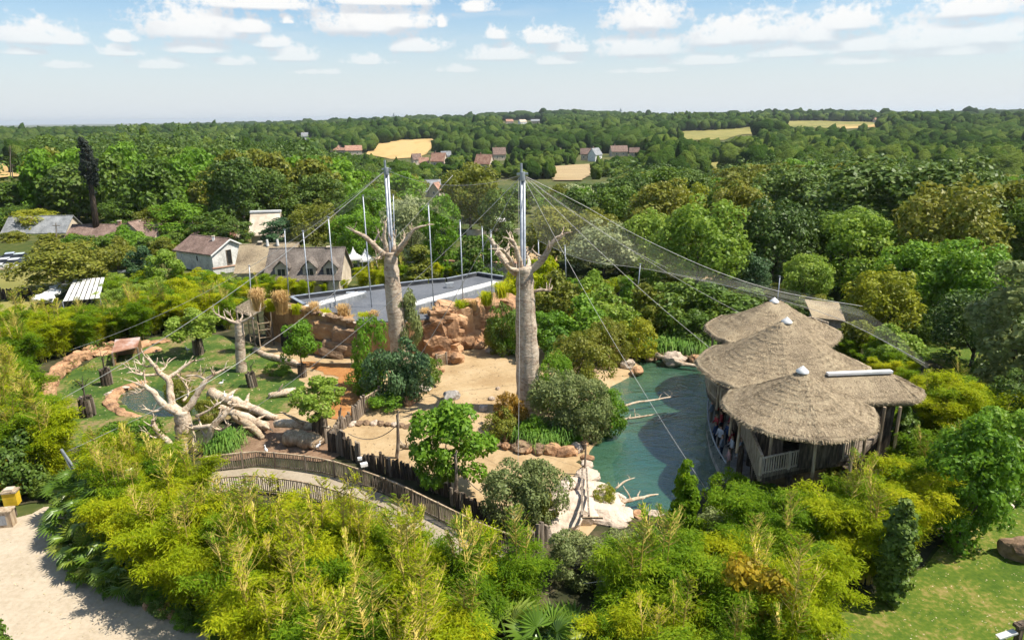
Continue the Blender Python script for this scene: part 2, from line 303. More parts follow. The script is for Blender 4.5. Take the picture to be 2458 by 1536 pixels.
M['yellow'] = surf('yellow_paint', [(0.3,(0.55,0.36,0.02)),(0.7,(0.68,0.46,0.04))], 2, 0.5, 0)
M['rust'] = surf('rusty_roof', [(0.3,(0.22,0.10,0.06)),(0.5,(0.36,0.2,0.14)),(0.75,(0.42,0.36,0.33))], 0.8, 0.8, 0.3, 5)
M['bamboo'] = leafmat('bamboo_leaf', (0.154,0.243,0.007),(0.346,0.422,0.010),(0.589,0.563,0.024),trans=.52, spec=.12, rough=.6, clump=.5)
M['bamboo_g'] = leafmat('bamboo_leaf_green', (0.070,0.166,0.010),(0.179,0.301,0.012),(0.371,0.461,0.024),trans=.52, spec=.12, rough=.6, clump=.5)
M['bamboo_y'] = leafmat('bamboo_leaf_orange', (0.255,0.217,0.015),(0.431,0.333,0.022),(0.606,0.416,0.032),trans=.45)
M['culm'] = surf('bamboo_culm', [(0.3,(0.36,0.27,0.05)),(0.55,(0.50,0.39,0.09)),(0.8,(0.62,0.47,0.17))], 2.0, 0.6, 0, objrand=.4)
M['lf_oak'] = leafmat('oak_leaf',(0.060,0.118,0.015),(0.112,0.190,0.021),(0.186,0.261,0.033), trans=.3)
M['lf_dark'] = leafmat('dark_leaf',(0.047,0.092,0.016),(0.088,0.151,0.022),(0.159,0.224,0.034), trans=.25)
M['lf_fresh'] = leafmat('fresh_leaf',(0.089,0.196,0.014),(0.154,0.298,0.020),(0.244,0.392,0.039), trans=.42)
M['lf_lime'] = leafmat('lime_leaf',(0.138,0.235,0.025),(0.235,0.353,0.039),(0.406,0.486,0.091), trans=.42)
M['lf_olive'] = leafmat('olive_leaf',(0.106,0.133,0.014),(0.187,0.212,0.022),(0.292,0.282,0.042), trans=.35)
M['lf_yellow'] = leafmat('yellow_leaf',(0.17,0.21,0.014),(0.30,0.33,0.022),(0.46,0.44,0.035), trans=.4)
M['lf_willow'] = leafmat('willow_leaf',(0.195,0.235,0.098),(0.325,0.368,0.168),(0.471,0.502,0.252), trans=.3)
M['lf_grey'] = leafmat('greygreen_leaf',(0.114,0.157,0.049),(0.195,0.243,0.077),(0.309,0.337,0.126), trans=.35)
M['lf_blue'] = leafmat('bluegreen_leaf',(0.032,0.078,0.031),(0.065,0.133,0.049),(0.122,0.204,0.077), trans=.25)
M['lf_copper'] = leafmat('copper_leaf',(0.227,0.125,0.017),(0.357,0.220,0.028),(0.487,0.345,0.056), trans=.35)
M['grass_tuft'] = leafmat('grass_blade',(0.070,0.168,0.028),(0.140,0.280,0.042),(0.252,0.378,0.070), trans=.35)
M['dry_tuft'] = leafmat('dry_grass_blade', (0.40,0.26,0.09), (0.58,0.40,0.17), (0.7,0.52,0.26), trans=.3)
M['palm'] = leafmat('palm_leaf',(0.063,0.140,0.017),(0.119,0.210,0.022),(0.280,0.308,0.042), trans=.25, rough=.35, spec=.5)
M['trunk'] = surf('bark', [(0.3,(0.05,0.04,0.03)),(0.6,(0.11,0.09,0.07)),(0.8,(0.18,0.15,0.12))], 2, 0.95, 0.6, 6, stretch=(2,2,.5))
# ---------------------------------------------------------------- terrain
def gp(pts, z=0.0): return [tuple(G(x, y, z)[:2]) for x, y in pts]
POND = gp([(1535,862),(1500,905),(1455,925),(1475,975),(1468,1005),(1440,1040),(1410,1075),(1400,1112),(1420,1150),(1440,1205),(1500,1235),(1570,1232),(1650,1200),(1740,1150),(1790,1000),(1790,880),(1690,868),(1640,862),(1590,850)])
POND2 = gp([(300,925),(350,915),(400,935),(430,960),(500,965),(505,985),(450,1000),(380,1000),(310,985),(275,955)])
def pdist(x, y, poly):
    best = 1e9; n = len(poly)
    for i in range(n):
        ax, ay = poly[i]; bx, by = poly[(i+1) % n]; dx, dy = bx-ax, by-ay; t = max(0, min(1, ((x-ax)*dx+(y-ay)*dy)/(dx*dx+dy*dy+1e-9)))
        best = min(best, math.hypot(ax+dx*t-x, ay+dy*t-y))
    return best
PROF = [(0,0),(150,0),(260,-5),(400,-9),(550,-8),(800,-1),(1200,6),(1600,10),(2200,4),(6000,4),(20000,6)]
def prof(r):
    for (a, za), (b, zb) in zip(PROF, PROF[1:]):
        if r <= b: t = (r-a)/(b-a); t = t*t*(3-2*t); return za+(zb-za)*t
    return PROF[-1][1]
def terr(x, y):
    r = math.hypot(x, y)
    if r < 140:
        if 30 < y < 70 and -40 < x < 30:
            for P, dep in ((POND, 1.5), (POND2, 0.7)):
                if inpoly(x, y, P): return -min(dep, 0.12+0.42*pdist(x, y, P))
        return 0.0
    z = prof(r); k = min(1, (r-140)/300); a = x/max(y, 1.0) if y > 0 else 0
    side = max(0, min(1, (-a-0.15)/0.4)); z -= side*max(0, min(1, (r-900)/700))*13        # the ridge is lower on the left
    z += side*(11*math.exp(-((r-300)/110)**2)-9*math.exp(-((r-800)/300)**2))        # wooded knoll on the left, a dip behind it
    z += 8*math.exp(-((a-.03)/.10)**2)*max(0, min(1, (r-900)/500))        # hilltop in the middle
    z += k*(mnoise.noise(Vector((x*.004, y*.004, 1.7)))*7 + mnoise.noise(Vector((x*.0016, y*.0016, 5.1)))*9)
    return z
def GT(x, y):
    d = ray(x, y); p = CAMP+d*(20/max(1e-3, -d.z))*0; t = 30.0
    while t < 6000:
        q = CAMP+d*t
        if q.z <= terr(q.x, q.y): return q
        t += max(1.0, t*0.006)
    return CAMP+d*6000
rings = [2.0, 8.0, 14.0]; r = 18.0
while r < 110: rings.append(r); r += 0.9
while r < 20000: rings.append(r); r *= 1.045
NA = 420; V = []; F = []
angs = [ -math.pi + 2*math.pi*k/60 for k in range(0, 60)]
angs = sorted(set([round(a, 5) for a in angs if abs(a) > R(62)] + [round(R(-62+124*k/190), 5) for k in range(191)]))
NA = len(angs)
for rr in rings:
    for a in angs:
        x, y = rr*math.sin(a), rr*math.cos(a); V.append((x, y, terr(x, y)-0.06 if rr < 140 else terr(x, y)))
for i in range(len(rings)-1):
    for k in range(NA): F.append((i*NA+k, i*NA+(k+1) % NA, (i+1)*NA+(k+1) % NA, (i+1)*NA+k))
me = mesh_np('ground', V, np.array(F)[:, ::-1]); me.polygons.foreach_set('use_smooth', [True]*len(me.polygons)); struct('ground', me, M['ground'])
def sheet(name, poly, dz, mat, step=0.9, wig=0.25, seed=0, hfun=None, kind='structure', curve=True):
    rng = random.Random(seed); B = []
    n = len(poly)
    for i in range(n):                         # smooth outline with small irregular bays
        p0, p1, p2, p3 = (Vector((*poly[(i+k) % n][:2], 0)) for k in (-1, 0, 1, 2)); seg = max(2, int((p2-p1).length/step))
        for k in range(seg):
            t = k/seg; q = 0.5*((2*p1)+(p2-p0)*t+(2*p0-5*p1+4*p2-p3)*t*t+(3*p1-p0-3*p2+p3)*t**3) if curve else p1.lerp(p2, t)
            B.append(Vector((q.x+rng.uniform(-wig, wig), q.y+rng.uniform(-wig, wig))))
    xs = [p.x for p in B]; ys = [p.y for p in B]; pts = list(B); nb = len(B); x = min(xs)
    while x < max(xs):
        y = min(ys)
        while y < max(ys):
            if inpoly(x, y, B): pts.append(Vector((x+rng.uniform(-.1, .1)*step, y+rng.uniform(-.1, .1)*step)))
            y += step
        x += step
    vs, es, fs, *_ = delaunay_2d_cdt(pts, [(i, (i+1) % nb) for i in range(nb)], [], 1, 1e-4)
    h = hfun or terr
    m_ = bpy.data.meshes.new(name); m_.from_pydata([(p.x, p.y, h(p.x, p.y)+dz) for p in vs], [], [tuple(f) for f in fs]); m_.update()
    bm = bmesh.new(); bm.from_mesh(m_); bmesh.ops.recalc_face_normals(bm, faces=bm.faces)
    if bm.faces and sum(f.normal.z for f in bm.faces) < 0: bmesh.ops.reverse_faces(bm, faces=bm.faces)
    bm.to_mesh(m_); bm.free(); m_.polygons.foreach_set('use_smooth', [True]*len(m_.polygons))
    return put(name, m_, mat, kind=kind)
sheet('dark_planting_soil', gp([(-300,1000),(60,760),(300,700),(700,745),(1000,735),(1250,690),(1600,690),(1900,720),(2150,820),(2500,1000),(2350,1200),(2130,1440),(1960,1560),(1700,1900),(500,1900),(380,1480),(140,1330),(140,1200),(-100,1210)]), 0.0, M['dirt'], 1.6, .2, 1)
sheet('sand', gp([(640,815),(760,850),(880,845),(1000,845),(1200,825),(1330,835),(1450,850),(1545,875),(1570,900),(1500,960),(1500,1040),(1470,1100),(1480,1180),(1400,1290),(1300,1290),(1180,1240),(1080,1180),(960,1130),(800,1090),(700,1080),(650,1010),(620,900)]), 0.04, M['sand'], 0.9, .15, 2)
sheet('brown_soil', gp([(560,1030),(640,1010),(760,1020),(820,1050),(830,1085),(760,1110),(620,1100),(500,1110),(480,1085)]), 0.075, M['brown_soil'], 0.9, .2, 3)
sheet('shaded_orange_earth', gp([(700,870),(770,872),(860,880),(885,905),(880,960),(850,1000),(790,1005),(800,960),(815,915),(770,895)]), 0.075, M['orange'], 0.7, .2, 4)  # orange sand patch; the bushes' shadow on it is put into the colour
sheet('lawn', gp([(60,1030),(110,945),(190,885),(280,838),(400,808),(520,806),(620,838),(700,885),(730,930),(720,965),(690,990),(640,1000),(560,1010),(470,1035),(380,1090),(200,1080)]), 0.10, M['lawn'], 0.9, .2, 5)
sheet('visitor_path', gp([(-500,1235),(-200,1215),(30,1245),(100,1218),(160,1225),(150,1300),(190,1370),(330,1440),(440,1490),(560,1560),(640,1700),(300,1900),(-700,1700)]), 0.03, M['path'], 0.9, .12, 6)
sheet('park_lawn', gp([(2340,1150),(2480,1110),(2800,1200),(3000,1600),(2600,2000),(2000,1900),(1960,1600),(1990,1470),(2060,1435),(2160,1400),(2260,1310)]), 0.03, M['lawn2'], 0.9, .15, 7)
sheet('meadow', gp([(-120,668),(0,655),(105,652),(140,665),(110,690),(60,700),(-100,712)]), 0.04, M['greenfield'], 2, .3, 8)
sheet('meadow', gp([(-120,740),(0,725),(90,722),(70,765),(-100,800)]), 0.04, M['greenfield'], 2, .3, 9)
sheet('yard', gp([(1660,648),(1760,662),(1860,690),(1800,700),(1690,680),(1640,660)]), 0.05, M['tanfield'], 2, .3, 19)
sheet('yard', gp([(1150,600),(1260,592),(1330,610),(1320,650),(1200,650)]), 0.05, M['sand'], 2, .3, 20)
sheet('service_road', gp([(2190,790),(2300,830),(2520,880),(2520,960),(2300,900),(2180,830)]), 0.05, M['lawn2'], 2, .3, 21)
# far fields, lying on the slopes
FIELDS = []
for i, (nm, mt, pl_) in enumerate([('stubble_field','dryfield',[(880,372),(900,348),(960,338),(1052,335),(1045,352),(1010,380),(940,384)]),
  ('stubble_field','tanfield',[(-60,372),(0,370),(78,368),(72,384),(0,388),(-60,388)]), ('stubble_field','dryfield',[(-60,398),(0,395),(55,398),(50,428),(0,432),(-60,432)]),
  ('allotment_field','tanfield',[(1325,402),(1420,396),(1420,420),(1400,436),(1330,436)]), ('allotment_field','tanfield',[(1690,376),(1760,373),(1755,386),(1690,388)]), ('meadow','greenfield',[(1660,396),(1780,388),(1800,410),(1700,420)]),
  ('meadow','greenfield',[(1572,326),(1640,316),(1720,314),(1825,305),(1822,324),(1740,338),(1640,338)]), ('meadow','greenfield',[(1850,292),(1960,291),(2110,294),(2090,303),(1990,309),(1900,306)]),
  ('stubble_field','dryfield',[(2000,302),(2110,296),(2150,297),(2100,306),(2020,312)])]):
    w = [GT(x, y) for x, y in pl_]; FIELDS.append(pl_)
    sheet(nm, [(p.x, p.y) for p in w], 0.6, M[mt], 14 if i not in (1,2,3,4,5) else 7, 1.2, 30+i, curve=False)
# water
def water(name, deep, mid, trans):
    m, t, o = newmat(name); tcn = N('ShaderNodeNewGeometry', t)
    c = ramp(t, noise(tcn.outputs['Position'], 0.09, 2, .5, t), [(0.35, deep), (0.65, mid)])
    d = N('ShaderNodeBsdfDiffuse', t); L(c, d.inputs[0], t); tr = N('ShaderNodeBsdfTransparent', t); tr.inputs[0].default_value = (0.55, 0.75, 0.55, 1)
    mx = N('ShaderNodeMixShader', t); mx.inputs[0].default_value = trans; L(d.outputs[0], mx.inputs[1], t); L(tr.outputs[0], mx.inputs[2], t)
    g = N('ShaderNodeBsdfGlossy', t); g.inputs['Roughness'].default_value = 0.12; g.inputs[0].default_value = (1,1,1,1)
    mp = N('ShaderNodeMapping', t); mp.inputs['Scale'].default_value = (1.0, 1.7, 1); mp.inputs['Rotation'].default_value = (0,0,.5); L(tcn.outputs['Position'], mp.inputs[0], t)
    bp = N('ShaderNodeBump', t); bp.inputs['Strength'].default_value = 0.8; bp.inputs['Distance'].default_value = 0.2
    L(MA('ADD', noise(mp.outputs[0], .8, 5, .68, t), MA('MULTIPLY', noise(mp.outputs[0], .16, 2, .5, t), 1.6, tree=t), tree=t), bp.inputs['Height'], t); L(bp.outputs[0], g.inputs['Normal'], t)
    fr = N('ShaderNodeFresnel', t); fr.inputs[0].default_value = 1.33; L(bp.outputs[0], fr.inputs['Normal'], t)
    m2 = N('ShaderNodeMixShader', t); L(MA('ADD', MA('MULTIPLY', fr.outputs[0], 1.6, tree=t), 0.09, tree=t, clamp=True), m2.inputs[0], t); L(mx.outputs[0], m2.inputs[1], t); L(g.outputs[0], m2.inputs[2], t); L(m2.outputs[0], o.inputs[0], t); return m
M['water'] = water('pond_water', (0.028,0.118,0.088), (0.085,0.185,0.10), 0.38)
M['water2'] = water('small_pond_water', (0.03,0.06,0.015), (0.06,0.09,0.03), 0.25)
def grow(P, k):
    cx = sum(p[0] for p in P)/len(P); cy_ = sum(p[1] for p in P)/len(P); return [(cx+(x-cx)*k, cy_+(y-cy_)*k) for x, y in P]
sheet('pond_water', grow(POND, 1.0), -0.16, M['water'], 1.0, .0, 10, hfun=lambda x, y: 0.0)
sheet('small_pond_water', grow(POND2, 1.0), -0.13, M['water2'], 1.0, .0, 11, hfun=lambda x, y: 0.0)
# ---------------------------------------------------------------- plant kit
def unit(a): return a/np.maximum(np.linalg.norm(a, axis=-1, keepdims=True), 1e-9)
def cards(P, Nn, T, Ln, Wd):
    """diamond shaped leaves: centre P, normal Nn, long axis T"""
    T = unit(T-Nn*np.sum(T*Nn, -1, keepdims=True)); B = np.cross(Nn, T); n = len(P)
    Ln = np.broadcast_to(np.asarray(Ln, float).reshape(-1, 1), (n, 1)); Wd = np.broadcast_to(np.asarray(Wd, float).reshape(-1, 1), (n, 1))
    V = np.stack([P-T*Ln/2, P+B*Wd/2+T*Ln*.05, P+T*Ln/2, P-B*Wd/2+T*Ln*.05], 1).reshape(-1, 3)
    return V, np.arange(n*4).reshape(-1, 4)
def crown_np(seed, rx, rz, cz, nl, lr, nleaf, leaf, up=0.25, inner=.55, cone=0.0, flat=.75, zmin=-.7):
    g = np.random.default_rng(seed); d = unit(g.normal(size=(nl, 3))); d[:, 2] = np.where(d[:, 2] < zmin, -d[:, 2], d[:, 2])
    rad = inner+(1-inner)*g.random((nl, 1))**.6; rad[:nl//8] *= 1.16; C = d*rad*np.array([rx, rx, rz])
    if cone:
        h = np.clip((C[:, 2:3]/rz+1)/2, 0, 1); C[:, :2] *= (1-cone*h)*1.15
    C += g.normal(size=C.shape)*np.array([rx, rx, rz])*.08
    lrad = lr*(.65+.7*g.random(nl)); pr = lrad**2/np.sum(lrad**2); idx = g.choice(nl, size=nleaf, p=pr)
    e = unit(g.normal(size=(nleaf, 3))+np.array([0, 0, up])+unit(C[idx])*.55)
    P = C[idx]+e*lrad[idx][:, None]*(.62+.42*g.random((nleaf, 1)))*np.array([1, 1, flat])
    P[:, 2] += cz
    Nn = unit(e+.55*g.normal(size=(nleaf, 3))+np.array([0, 0, .25])); s = leaf*(.6+.8*g.random(nleaf))
    return cards(P, Nn, g.normal(size=(nleaf, 3)), s, s*.62)
def trunk_mb(seed, h, r0, spread, top, n=6, limbs=4):
    rng = random.Random(seed); mb = MB(); lean = Vector((rng.uniform(-.05, .05), rng.uniform(-.05, .05), 0))*h
    pts, rr = spline([(0,0,-.1), lean*.4+Vector((0,0,h*.5)), lean+Vector((0,0,h))], [r0, r0*.75, r0*.5], 3); mb.tube(pts, rr, n, wob=.08, seed=seed)
    for k in range(limbs):
        a = 2*math.pi*(k+rng.random()*.6)/limbs; q = Vector((math.cos(a), math.sin(a), 0))*spread*rng.uniform(.5, .8); z = h*rng.uniform(.6, .95)
        pts, rr = spline([lean*.7+Vector((0,0,z)), lean+q*.5+Vector((0,0,z+(top-z)*.45)), lean+q+Vector((0,0,top*rng.uniform(.8, .95)))], [r0*.5, r0*.33, r0*.12], 3, .05, seed+k); mb.tube(pts, rr, 5)
    return mb
PROTO = {}
def tree_proto(key, seed, Ht, Wt, nl, lr, nleaf, leaf, trunk_frac=.22, mat_trunk='trunk', cone=0.0, inner=.5, r0=None, flat=.75, up=.25):
    """a unit: crown mesh and trunk mesh for a tree of height Ht and width Wt"""
    hb = Ht*trunk_frac; rz = (Ht-hb)/2*.92; rx = Wt/2*.86
    V_, F_ = crown_np(seed, rx, rz, hb+rz, nl, lr, nleaf, leaf, up, inner, cone, flat, -1.0 if key in ('column','fine','shrub','tall','laurel') else -.7); tm = trunk_mb(seed, hb+rz*.5, r0 or Ht*.022, rx, hb+rz*1.3)
    PROTO.setdefault(key, []).append((mesh_np(key+'_crown', V_, F_), tm.mesh(key+'_trunk'), Ht, Wt, mat_trunk))
for s in range(4): tree_proto('big', 10+s, 14, 12, 90, 1.75, 8500, .55, .04)
for s in range(2): tree_proto('tall', 20+s, 16, 9, 66, 1.5, 7000, .55, .03)
for s in range(3): tree_proto('mid', 30+s, 13, 11, 50, 1.9, 3000, .9, .05)
for s in range(2): tree_proto('conifer', 40+s, 9, 5, 60, .75, 4500, .38, .06, cone=.95, inner=.3, flat=.5)
for s in range(3): tree_proto('small', 50+s, 5, 4.4, 34, .75, 3600, .30, .06)
for s in range(3): tree_proto('bigleaf', 60+s, 5, 4.6, 42, .62, 5200, .27, .08, inner=.4)
for s in range(4): tree_proto('shrub', 70+s, 2.6, 3.2, 34, .5, 4200, .16, .04, inner=.5, r0=.06, up=.5)
for s in range(2): tree_proto('fine', 80+s, 3.4, 4.2, 46, .55, 9000, .15, .03, inner=.5, r0=.07, up=.6, flat=.9)
for s in range(1): tree_proto('column', 90+s, 7, 1.9, 170, .33, 9000, .26, .02, inner=.4, r0=.1)
for s in range(2): tree_proto('laurel', 97+s, 8, 4.6, 110, .75, 11000, .27, .02, inner=.4, r0=.12)
for s in range(1): tree_proto('bare', 95+s, 4, 3, 12, .4, 160, .2, .3, inner=.5, r0=.09)
_mc = {}
def plant(key, base, ht, wt, leaf, name, label, cat='tree', group=None, seed=None, rz=None):
    rng = random.Random(seed if seed is not None else int(base[0]*971+base[1]*353)); pr = PROTO[key][rng.randrange(len(PROTO[key]))]
    o = thing(name, label, cat, base, rng.uniform(0, 6.28) if rz is None else rz, group); o.scale = (wt/pr[3], wt/pr[3], ht/pr[2])
    k = (pr[0].name, leaf)
    if k not in _mc: m_ = pr[0].copy(); m_.materials.append(M[leaf]); _mc[k] = m_
    if len(pr[1].materials) == 0: pr[1].materials.append(M[pr[4]])
    put('trunk' if cat == 'tree' else 'stem', pr[1], None, o); put('crown' if cat == 'tree' else 'foliage', _mc[k], None, o)
    return o
def plant_px(key, cx, ytop, ybase, wpx, leaf, name, label, cat='tree', group=None, zb=0.0, seed=None):
    b = G(cx, ybase, zb); top = AT(cx, ytop, b.y); d = (b-CAMP).dot(FW)
    return plant(key, b, max(.4, top.z-zb), wpx*d/FPX, leaf, name, label, cat, group, seed)
# bamboo: arching culms with drooping sprays, some tipped by dry feather plumes
def bamboo_proto(seed, Ht, spread, nc, dens, plumes):
    rng = random.Random(seed); g = np.random.default_rng(seed); cul = MB(); Ps = []; Ts = []
    for c in range(nc):
        a = rng.uniform(0, 6.283); h = Ht*rng.uniform(.55, .9); o = spread*rng.uniform(.25, 1.0); bx, by = math.cos(a)*.4*rng.random(), math.sin(a)*.4*rng.random()
        plume = c < plumes
        if plume: o *= .35; h = Ht*rng.uniform(.98, 1.25)
        path = [Vector((bx, by, 0)), Vector((bx+math.cos(a)*o*.18, by+math.sin(a)*o*.18, h*.5)), Vector((bx+math.cos(a)*o*.55, by+math.sin(a)*o*.55, h*.88)), Vector((bx+math.cos(a)*o, by+math.sin(a)*o, h*(.93 if not plume else 1)))]
        pts, rr = spline(path, [.04, .035, .025, .01], 6); cul.tube(pts, rr, 4, cap=False); npts = len(pts)
        for i in range(3, npts):
            t = i/npts; p = pts[i]
            if plume and t > .5:                  # feather: twigs rise on both sides
                for b in range(3):
                    aa = a+(math.pi/2 if b % 2 else -math.pi/2)+rng.uniform(-.5, .5); ln = (1.12-t)*1.7*rng.uniform(.7, 1.1); p2 = p+Vector((0, 0, rng.uniform(0, .22))); dv = Vector((math.cos(aa)*.8, math.sin(aa)*.8, .75)); q = p2+dv*ln
                    cul.tube([p2, p2+dv*ln*.5+Vector((0, 0, -.06*ln)), q], [.017, .014, .007], 3, cap=False)
                    for _ in range(int(dens*.22)): f = rng.random(); w = p2.lerp(q, .3+.7*f); Ps.append(w+Vector((rng.gauss(0, .05), rng.gauss(0, .05), rng.gauss(0, .05)))); Ts.append(dv+Vector((rng.gauss(0, .4), rng.gauss(0, .4), rng.gauss(0, .3))))
                continue
            ln = .8*(1-.6*t)+.3
            for b in range(4):
                aa = rng.uniform(0, 6.283); dv = Vector((math.cos(aa), math.sin(aa), rng.uniform(-.15, .5))); q = p+dv*ln*rng.uniform(.5, 1)
                for _ in range(dens):
                    f = rng.random()**.8; w = p.lerp(q, f); w = w+Vector((rng.gauss(0, .12), rng.gauss(0, .12), rng.gauss(0, .09)-.16*f*f)); Ps.append(w); Ts.append(Vector((dv.x+rng.gauss(0, .35), dv.y+rng.gauss(0, .35), -.75*f+rng.gauss(0, .3))))
    P = np.array([tuple(p) for p in Ps]); T = unit(np.array([tuple(p) for p in Ts])); n = len(P)
    Nn = unit(g.normal(size=(n, 3))*.55+np.array([0, 0, 1.0])); s = .205*(.6+.8*g.random(n)); V_, F_ = cards(P, Nn, T, s, s*.21)
    return mesh_np('bamboo_foliage', V_, F_), cul.mesh('bamboo_culm')
BAM = [bamboo_proto(200+s, 5.0, 2.0, 12, 23, 0) for s in range(3)]+[bamboo_proto(210+s, 5.0, 1.8, 13, 22, 3) for s in range(3)]
_bc = {}
def bamboo(base, sc, leaf, label, group, plume, rng):
    pr = BAM[(3 if plume else 0)+rng.randrange(3)]; o = thing('bamboo', label, 'bamboo', base, rng.uniform(0, 6.28), group); o.scale = (sc*rng.uniform(.9, 1.15), sc*rng.uniform(.9, 1.15), sc)
    k = (pr[0].name, leaf)
    if k not in _bc: m_ = pr[0].copy(); m_.materials.append(M[leaf]); _bc[k] = m_
    put('culms', pr[1], M['culm'], o); put('foliage', _bc[k], None, o); return o
LEAFN = {'bamboo': 'yellow green', 'bamboo_g': 'fresh green'}
def belt(poly_px, spacing, leafs, where, group, hgt=(.85, 1.1), pl=.4, seed=0, clear=()):
    """where: list of (photo x, phrase): the phrase of the nearest x goes into the label"""
    P = gp(poly_px); rng = random.Random(seed); xs = [p[0] for p in P]; ys = [p[1] for p in P]; y = min(ys); k = 0; n = 0
    while y < max(ys):
        x = min(xs)+(spacing/2 if k % 2 else 0)
        while x < max(xs):
            q = (x+rng.uniform(-.3, .3)*spacing, y+rng.uniform(-.3, .3)*spacing); h = rng.uniform(*hgt); lf = rng.choice(leafs); plume = rng.random() < pl
            if inpoly(q[0], q[1], P):
                bx, by = PX((q[0], q[1], 0))
                for (x0, y0, x1, y1) in clear:                 # keep what stands behind in view
                    if x0-25 < bx < x1+25 and by > y0:
                        hm = AT(bx, y1, q[1]).z/5.0
                        if h*(1.1 if plume else .95) > hm: h = hm/(1.1 if plume else .95); plume = plume and h > .6
                if h > .3:
                    ph = min(where, key=lambda w_: abs(w_[0]-bx))[1]; cs = sorted(v_ for v_ in (yy_ for xx_, yy_ in poly_px if abs(xx_-bx) < 260)) or [by]; f_ = (by-cs[0])/max(1, cs[-1]-cs[0]); ph += ', far side' if f_ < .33 else (', middle row' if f_ < .62 else ', near side')
                    bamboo((q[0], q[1], 0), h, lf, '%s bamboo %s %s' % (LEAFN[lf], 'with dry plumes' if plume else 'without plumes', ph), group, plume, rng); n += 1
            x += spacing
        y += spacing*.87; k += 1
    return n
# tufts of tall grass
def tuft_proto(seed, h, r, n, droop, w=.035):
    g = np.random.default_rng(seed); rng = random.Random(seed); V_ = []; F_ = []
    for i in range(n):
        a = rng.uniform(0, 6.283); o = r*rng.random()**.6; hh = h*rng.uniform(.6, 1.0); bx = .55*r*rng.gauss(0, .6); by = .55*r*rng.gauss(0, .6)
        d = Vector((math.cos(a), math.sin(a), 0)); s = Vector((-d.y, d.x, 0))*w
        p0 = Vector((bx, by, 0)); p1 = p0+d*o*.35+Vector((0,0,hh*.7)); p2 = p0+d*o*.8+Vector((0,0,hh)); p3 = p0+d*o*1.25+Vector((0,0,hh*(1-droop)))
        b = len(V_); V_ += [p0-s*.6, p0+s*.6, p1+s, p1-s, p2+s*.8, p2-s*.8, p3, p3-s*.1]; F_ += [(b,b+1,b+2,b+3),(b+3,b+2,b+4,b+5),(b+5,b+4,b+6,b+7)]
    return mesh_np('grass_blades', [tuple(v) for v in V_], F_)
TUFT = {'dry': [tuft_proto(300+s, 1.8, .55, 520, .10, .02) for s in range(2)], 'green': [tuft_proto(310+s, 1.2, .95, 260, .75, .03) for s in range(3)], 'tall': [tuft_proto(320+s, 1.8, .9, 260, .25, .028) for s in range(2)]}
_tc = {}
def tuft(kind, base, sc, leaf, label, group=None, name='grass_clump', seed=1):
    rng = random.Random(seed+int(base[0]*71+base[1]*53)); pr = TUFT[kind][rng.randrange(len(TUFT[kind]))]; k = (pr.name, leaf)
    if k not in _tc: m_ = pr.copy(); m_.materials.append(M[leaf]); _tc[k] = m_
    o = put(name, _tc[k], None, None, base, (0, 0, rng.uniform(0, 6.28)), sc); return tag(o, label, 'grass', group)
# fan palm: each leaf a pleated half disc on a stalk
def fan_leaf(seed, r, nseg=14):
    rng = random.Random(seed); vs = [(0, 0, 0)]; fs = []
    for k in range(nseg):
        a0 = R(-115+230*k/nseg); a1 = R(-115+230*(k+1)/nseg); am = (a0+a1)/2; dz = -.12*r
        b = len(vs); q = r*rng.uniform(.9, 1.05)
        vs += [(math.cos(a0)*r*.55, math.sin(a0)*r*.55, .03*r), (math.cos(am)*q, math.sin(am)*q, dz-.15*r*rng.random()), (math.cos(a1)*r*.55, math.sin(a1)*r*.55, .03*r), (math.cos(am)*r*.5, math.sin(am)*r*.5, -.05*r)]
        fs += [(0, b, b+3), (0, b+3, b+2), (b, b+1, b+3), (b+3, b+1, b+2)]
    vs += [(-.9*r, .02, -.25*r), (-.9*r, -.02, -.25*r), (0, -.02, 0), (0, .02, 0)]; b = len(vs); fs += [(b-4, b-3, b-2), (b-4, b-2, b-1)]
    m_ = bpy.data.meshes.new('fan_leaf'); m_.from_pydata(vs, [], fs); m_.update(); m_.materials.append(M['palm']); return m_
FANS = [fan_leaf(400+s, .62) for s in range(3)]
def fan_palm(base, ht, nleaf, label, group=None, seed=0, sc=1.0):
    rng = random.Random(seed); o = thing('fan_palm', label, 'palm', base, 0, group)
    put('trunk', MB().tube([(0,0,-.05),(0.03,0,ht*.5),(0,0,ht)], [.13,.11,.10], 8, wob=.1, seed=seed).mesh('palm_trunk'), M['trunk'], o)
    for k in range(nleaf):
        a = k*2.399; e = R(75-115*k/nleaf+rng.uniform(-12, 12)); ln = .75*sc
        p = Vector((math.cos(a)*math.cos(e), math.sin(a)*math.cos(e), math.sin(e)))*ln+Vector((0,0,ht))
        put('leaf', FANS[rng.randrange(3)], None, o, p, (rng.uniform(-.3, .3), -e+R(rng.uniform(10, 35)), a), sc*rng.uniform(.8, 1.15))
    return o
# ---------------------------------------------------------------- rocks and logs kit
def rock_mesh(seed, sub=3, sharp=.35, squash=.8):
    bm = bmesh.new(); bmesh.ops.create_icosphere(bm, subdivisions=sub, radius=.5); o = Vector((seed*7.3, seed*3.1, seed*1.7))
    pl_ = [Vector((random.Random(seed*50+k).gauss(0,1), random.Random(seed*50+k+17).gauss(0,1), random.Random(seed*50+k+31).gauss(0,1))).normalized() for k in range(7)]
    for v in bm.verts:
        d = v.co.normalized(); r = .5*(1+.35*mnoise.noise(d*1.3+o)+.14*mnoise.noise(d*3.5+o)+.05*mnoise.noise(d*9+o)); p = d*r
        for n in pl_:                      # cut facets
            e = p.dot(n)-.40
            if e > 0: p = p-n*e*sharp*2.2
        v.co = Vector((p.x, p.y, p.z*squash))
    m_ = bpy.data.meshes.new('rock'); bm.to_mesh(m_); bm.free(); return m_
ROCKS = [rock_mesh(i) for i in range(8)]
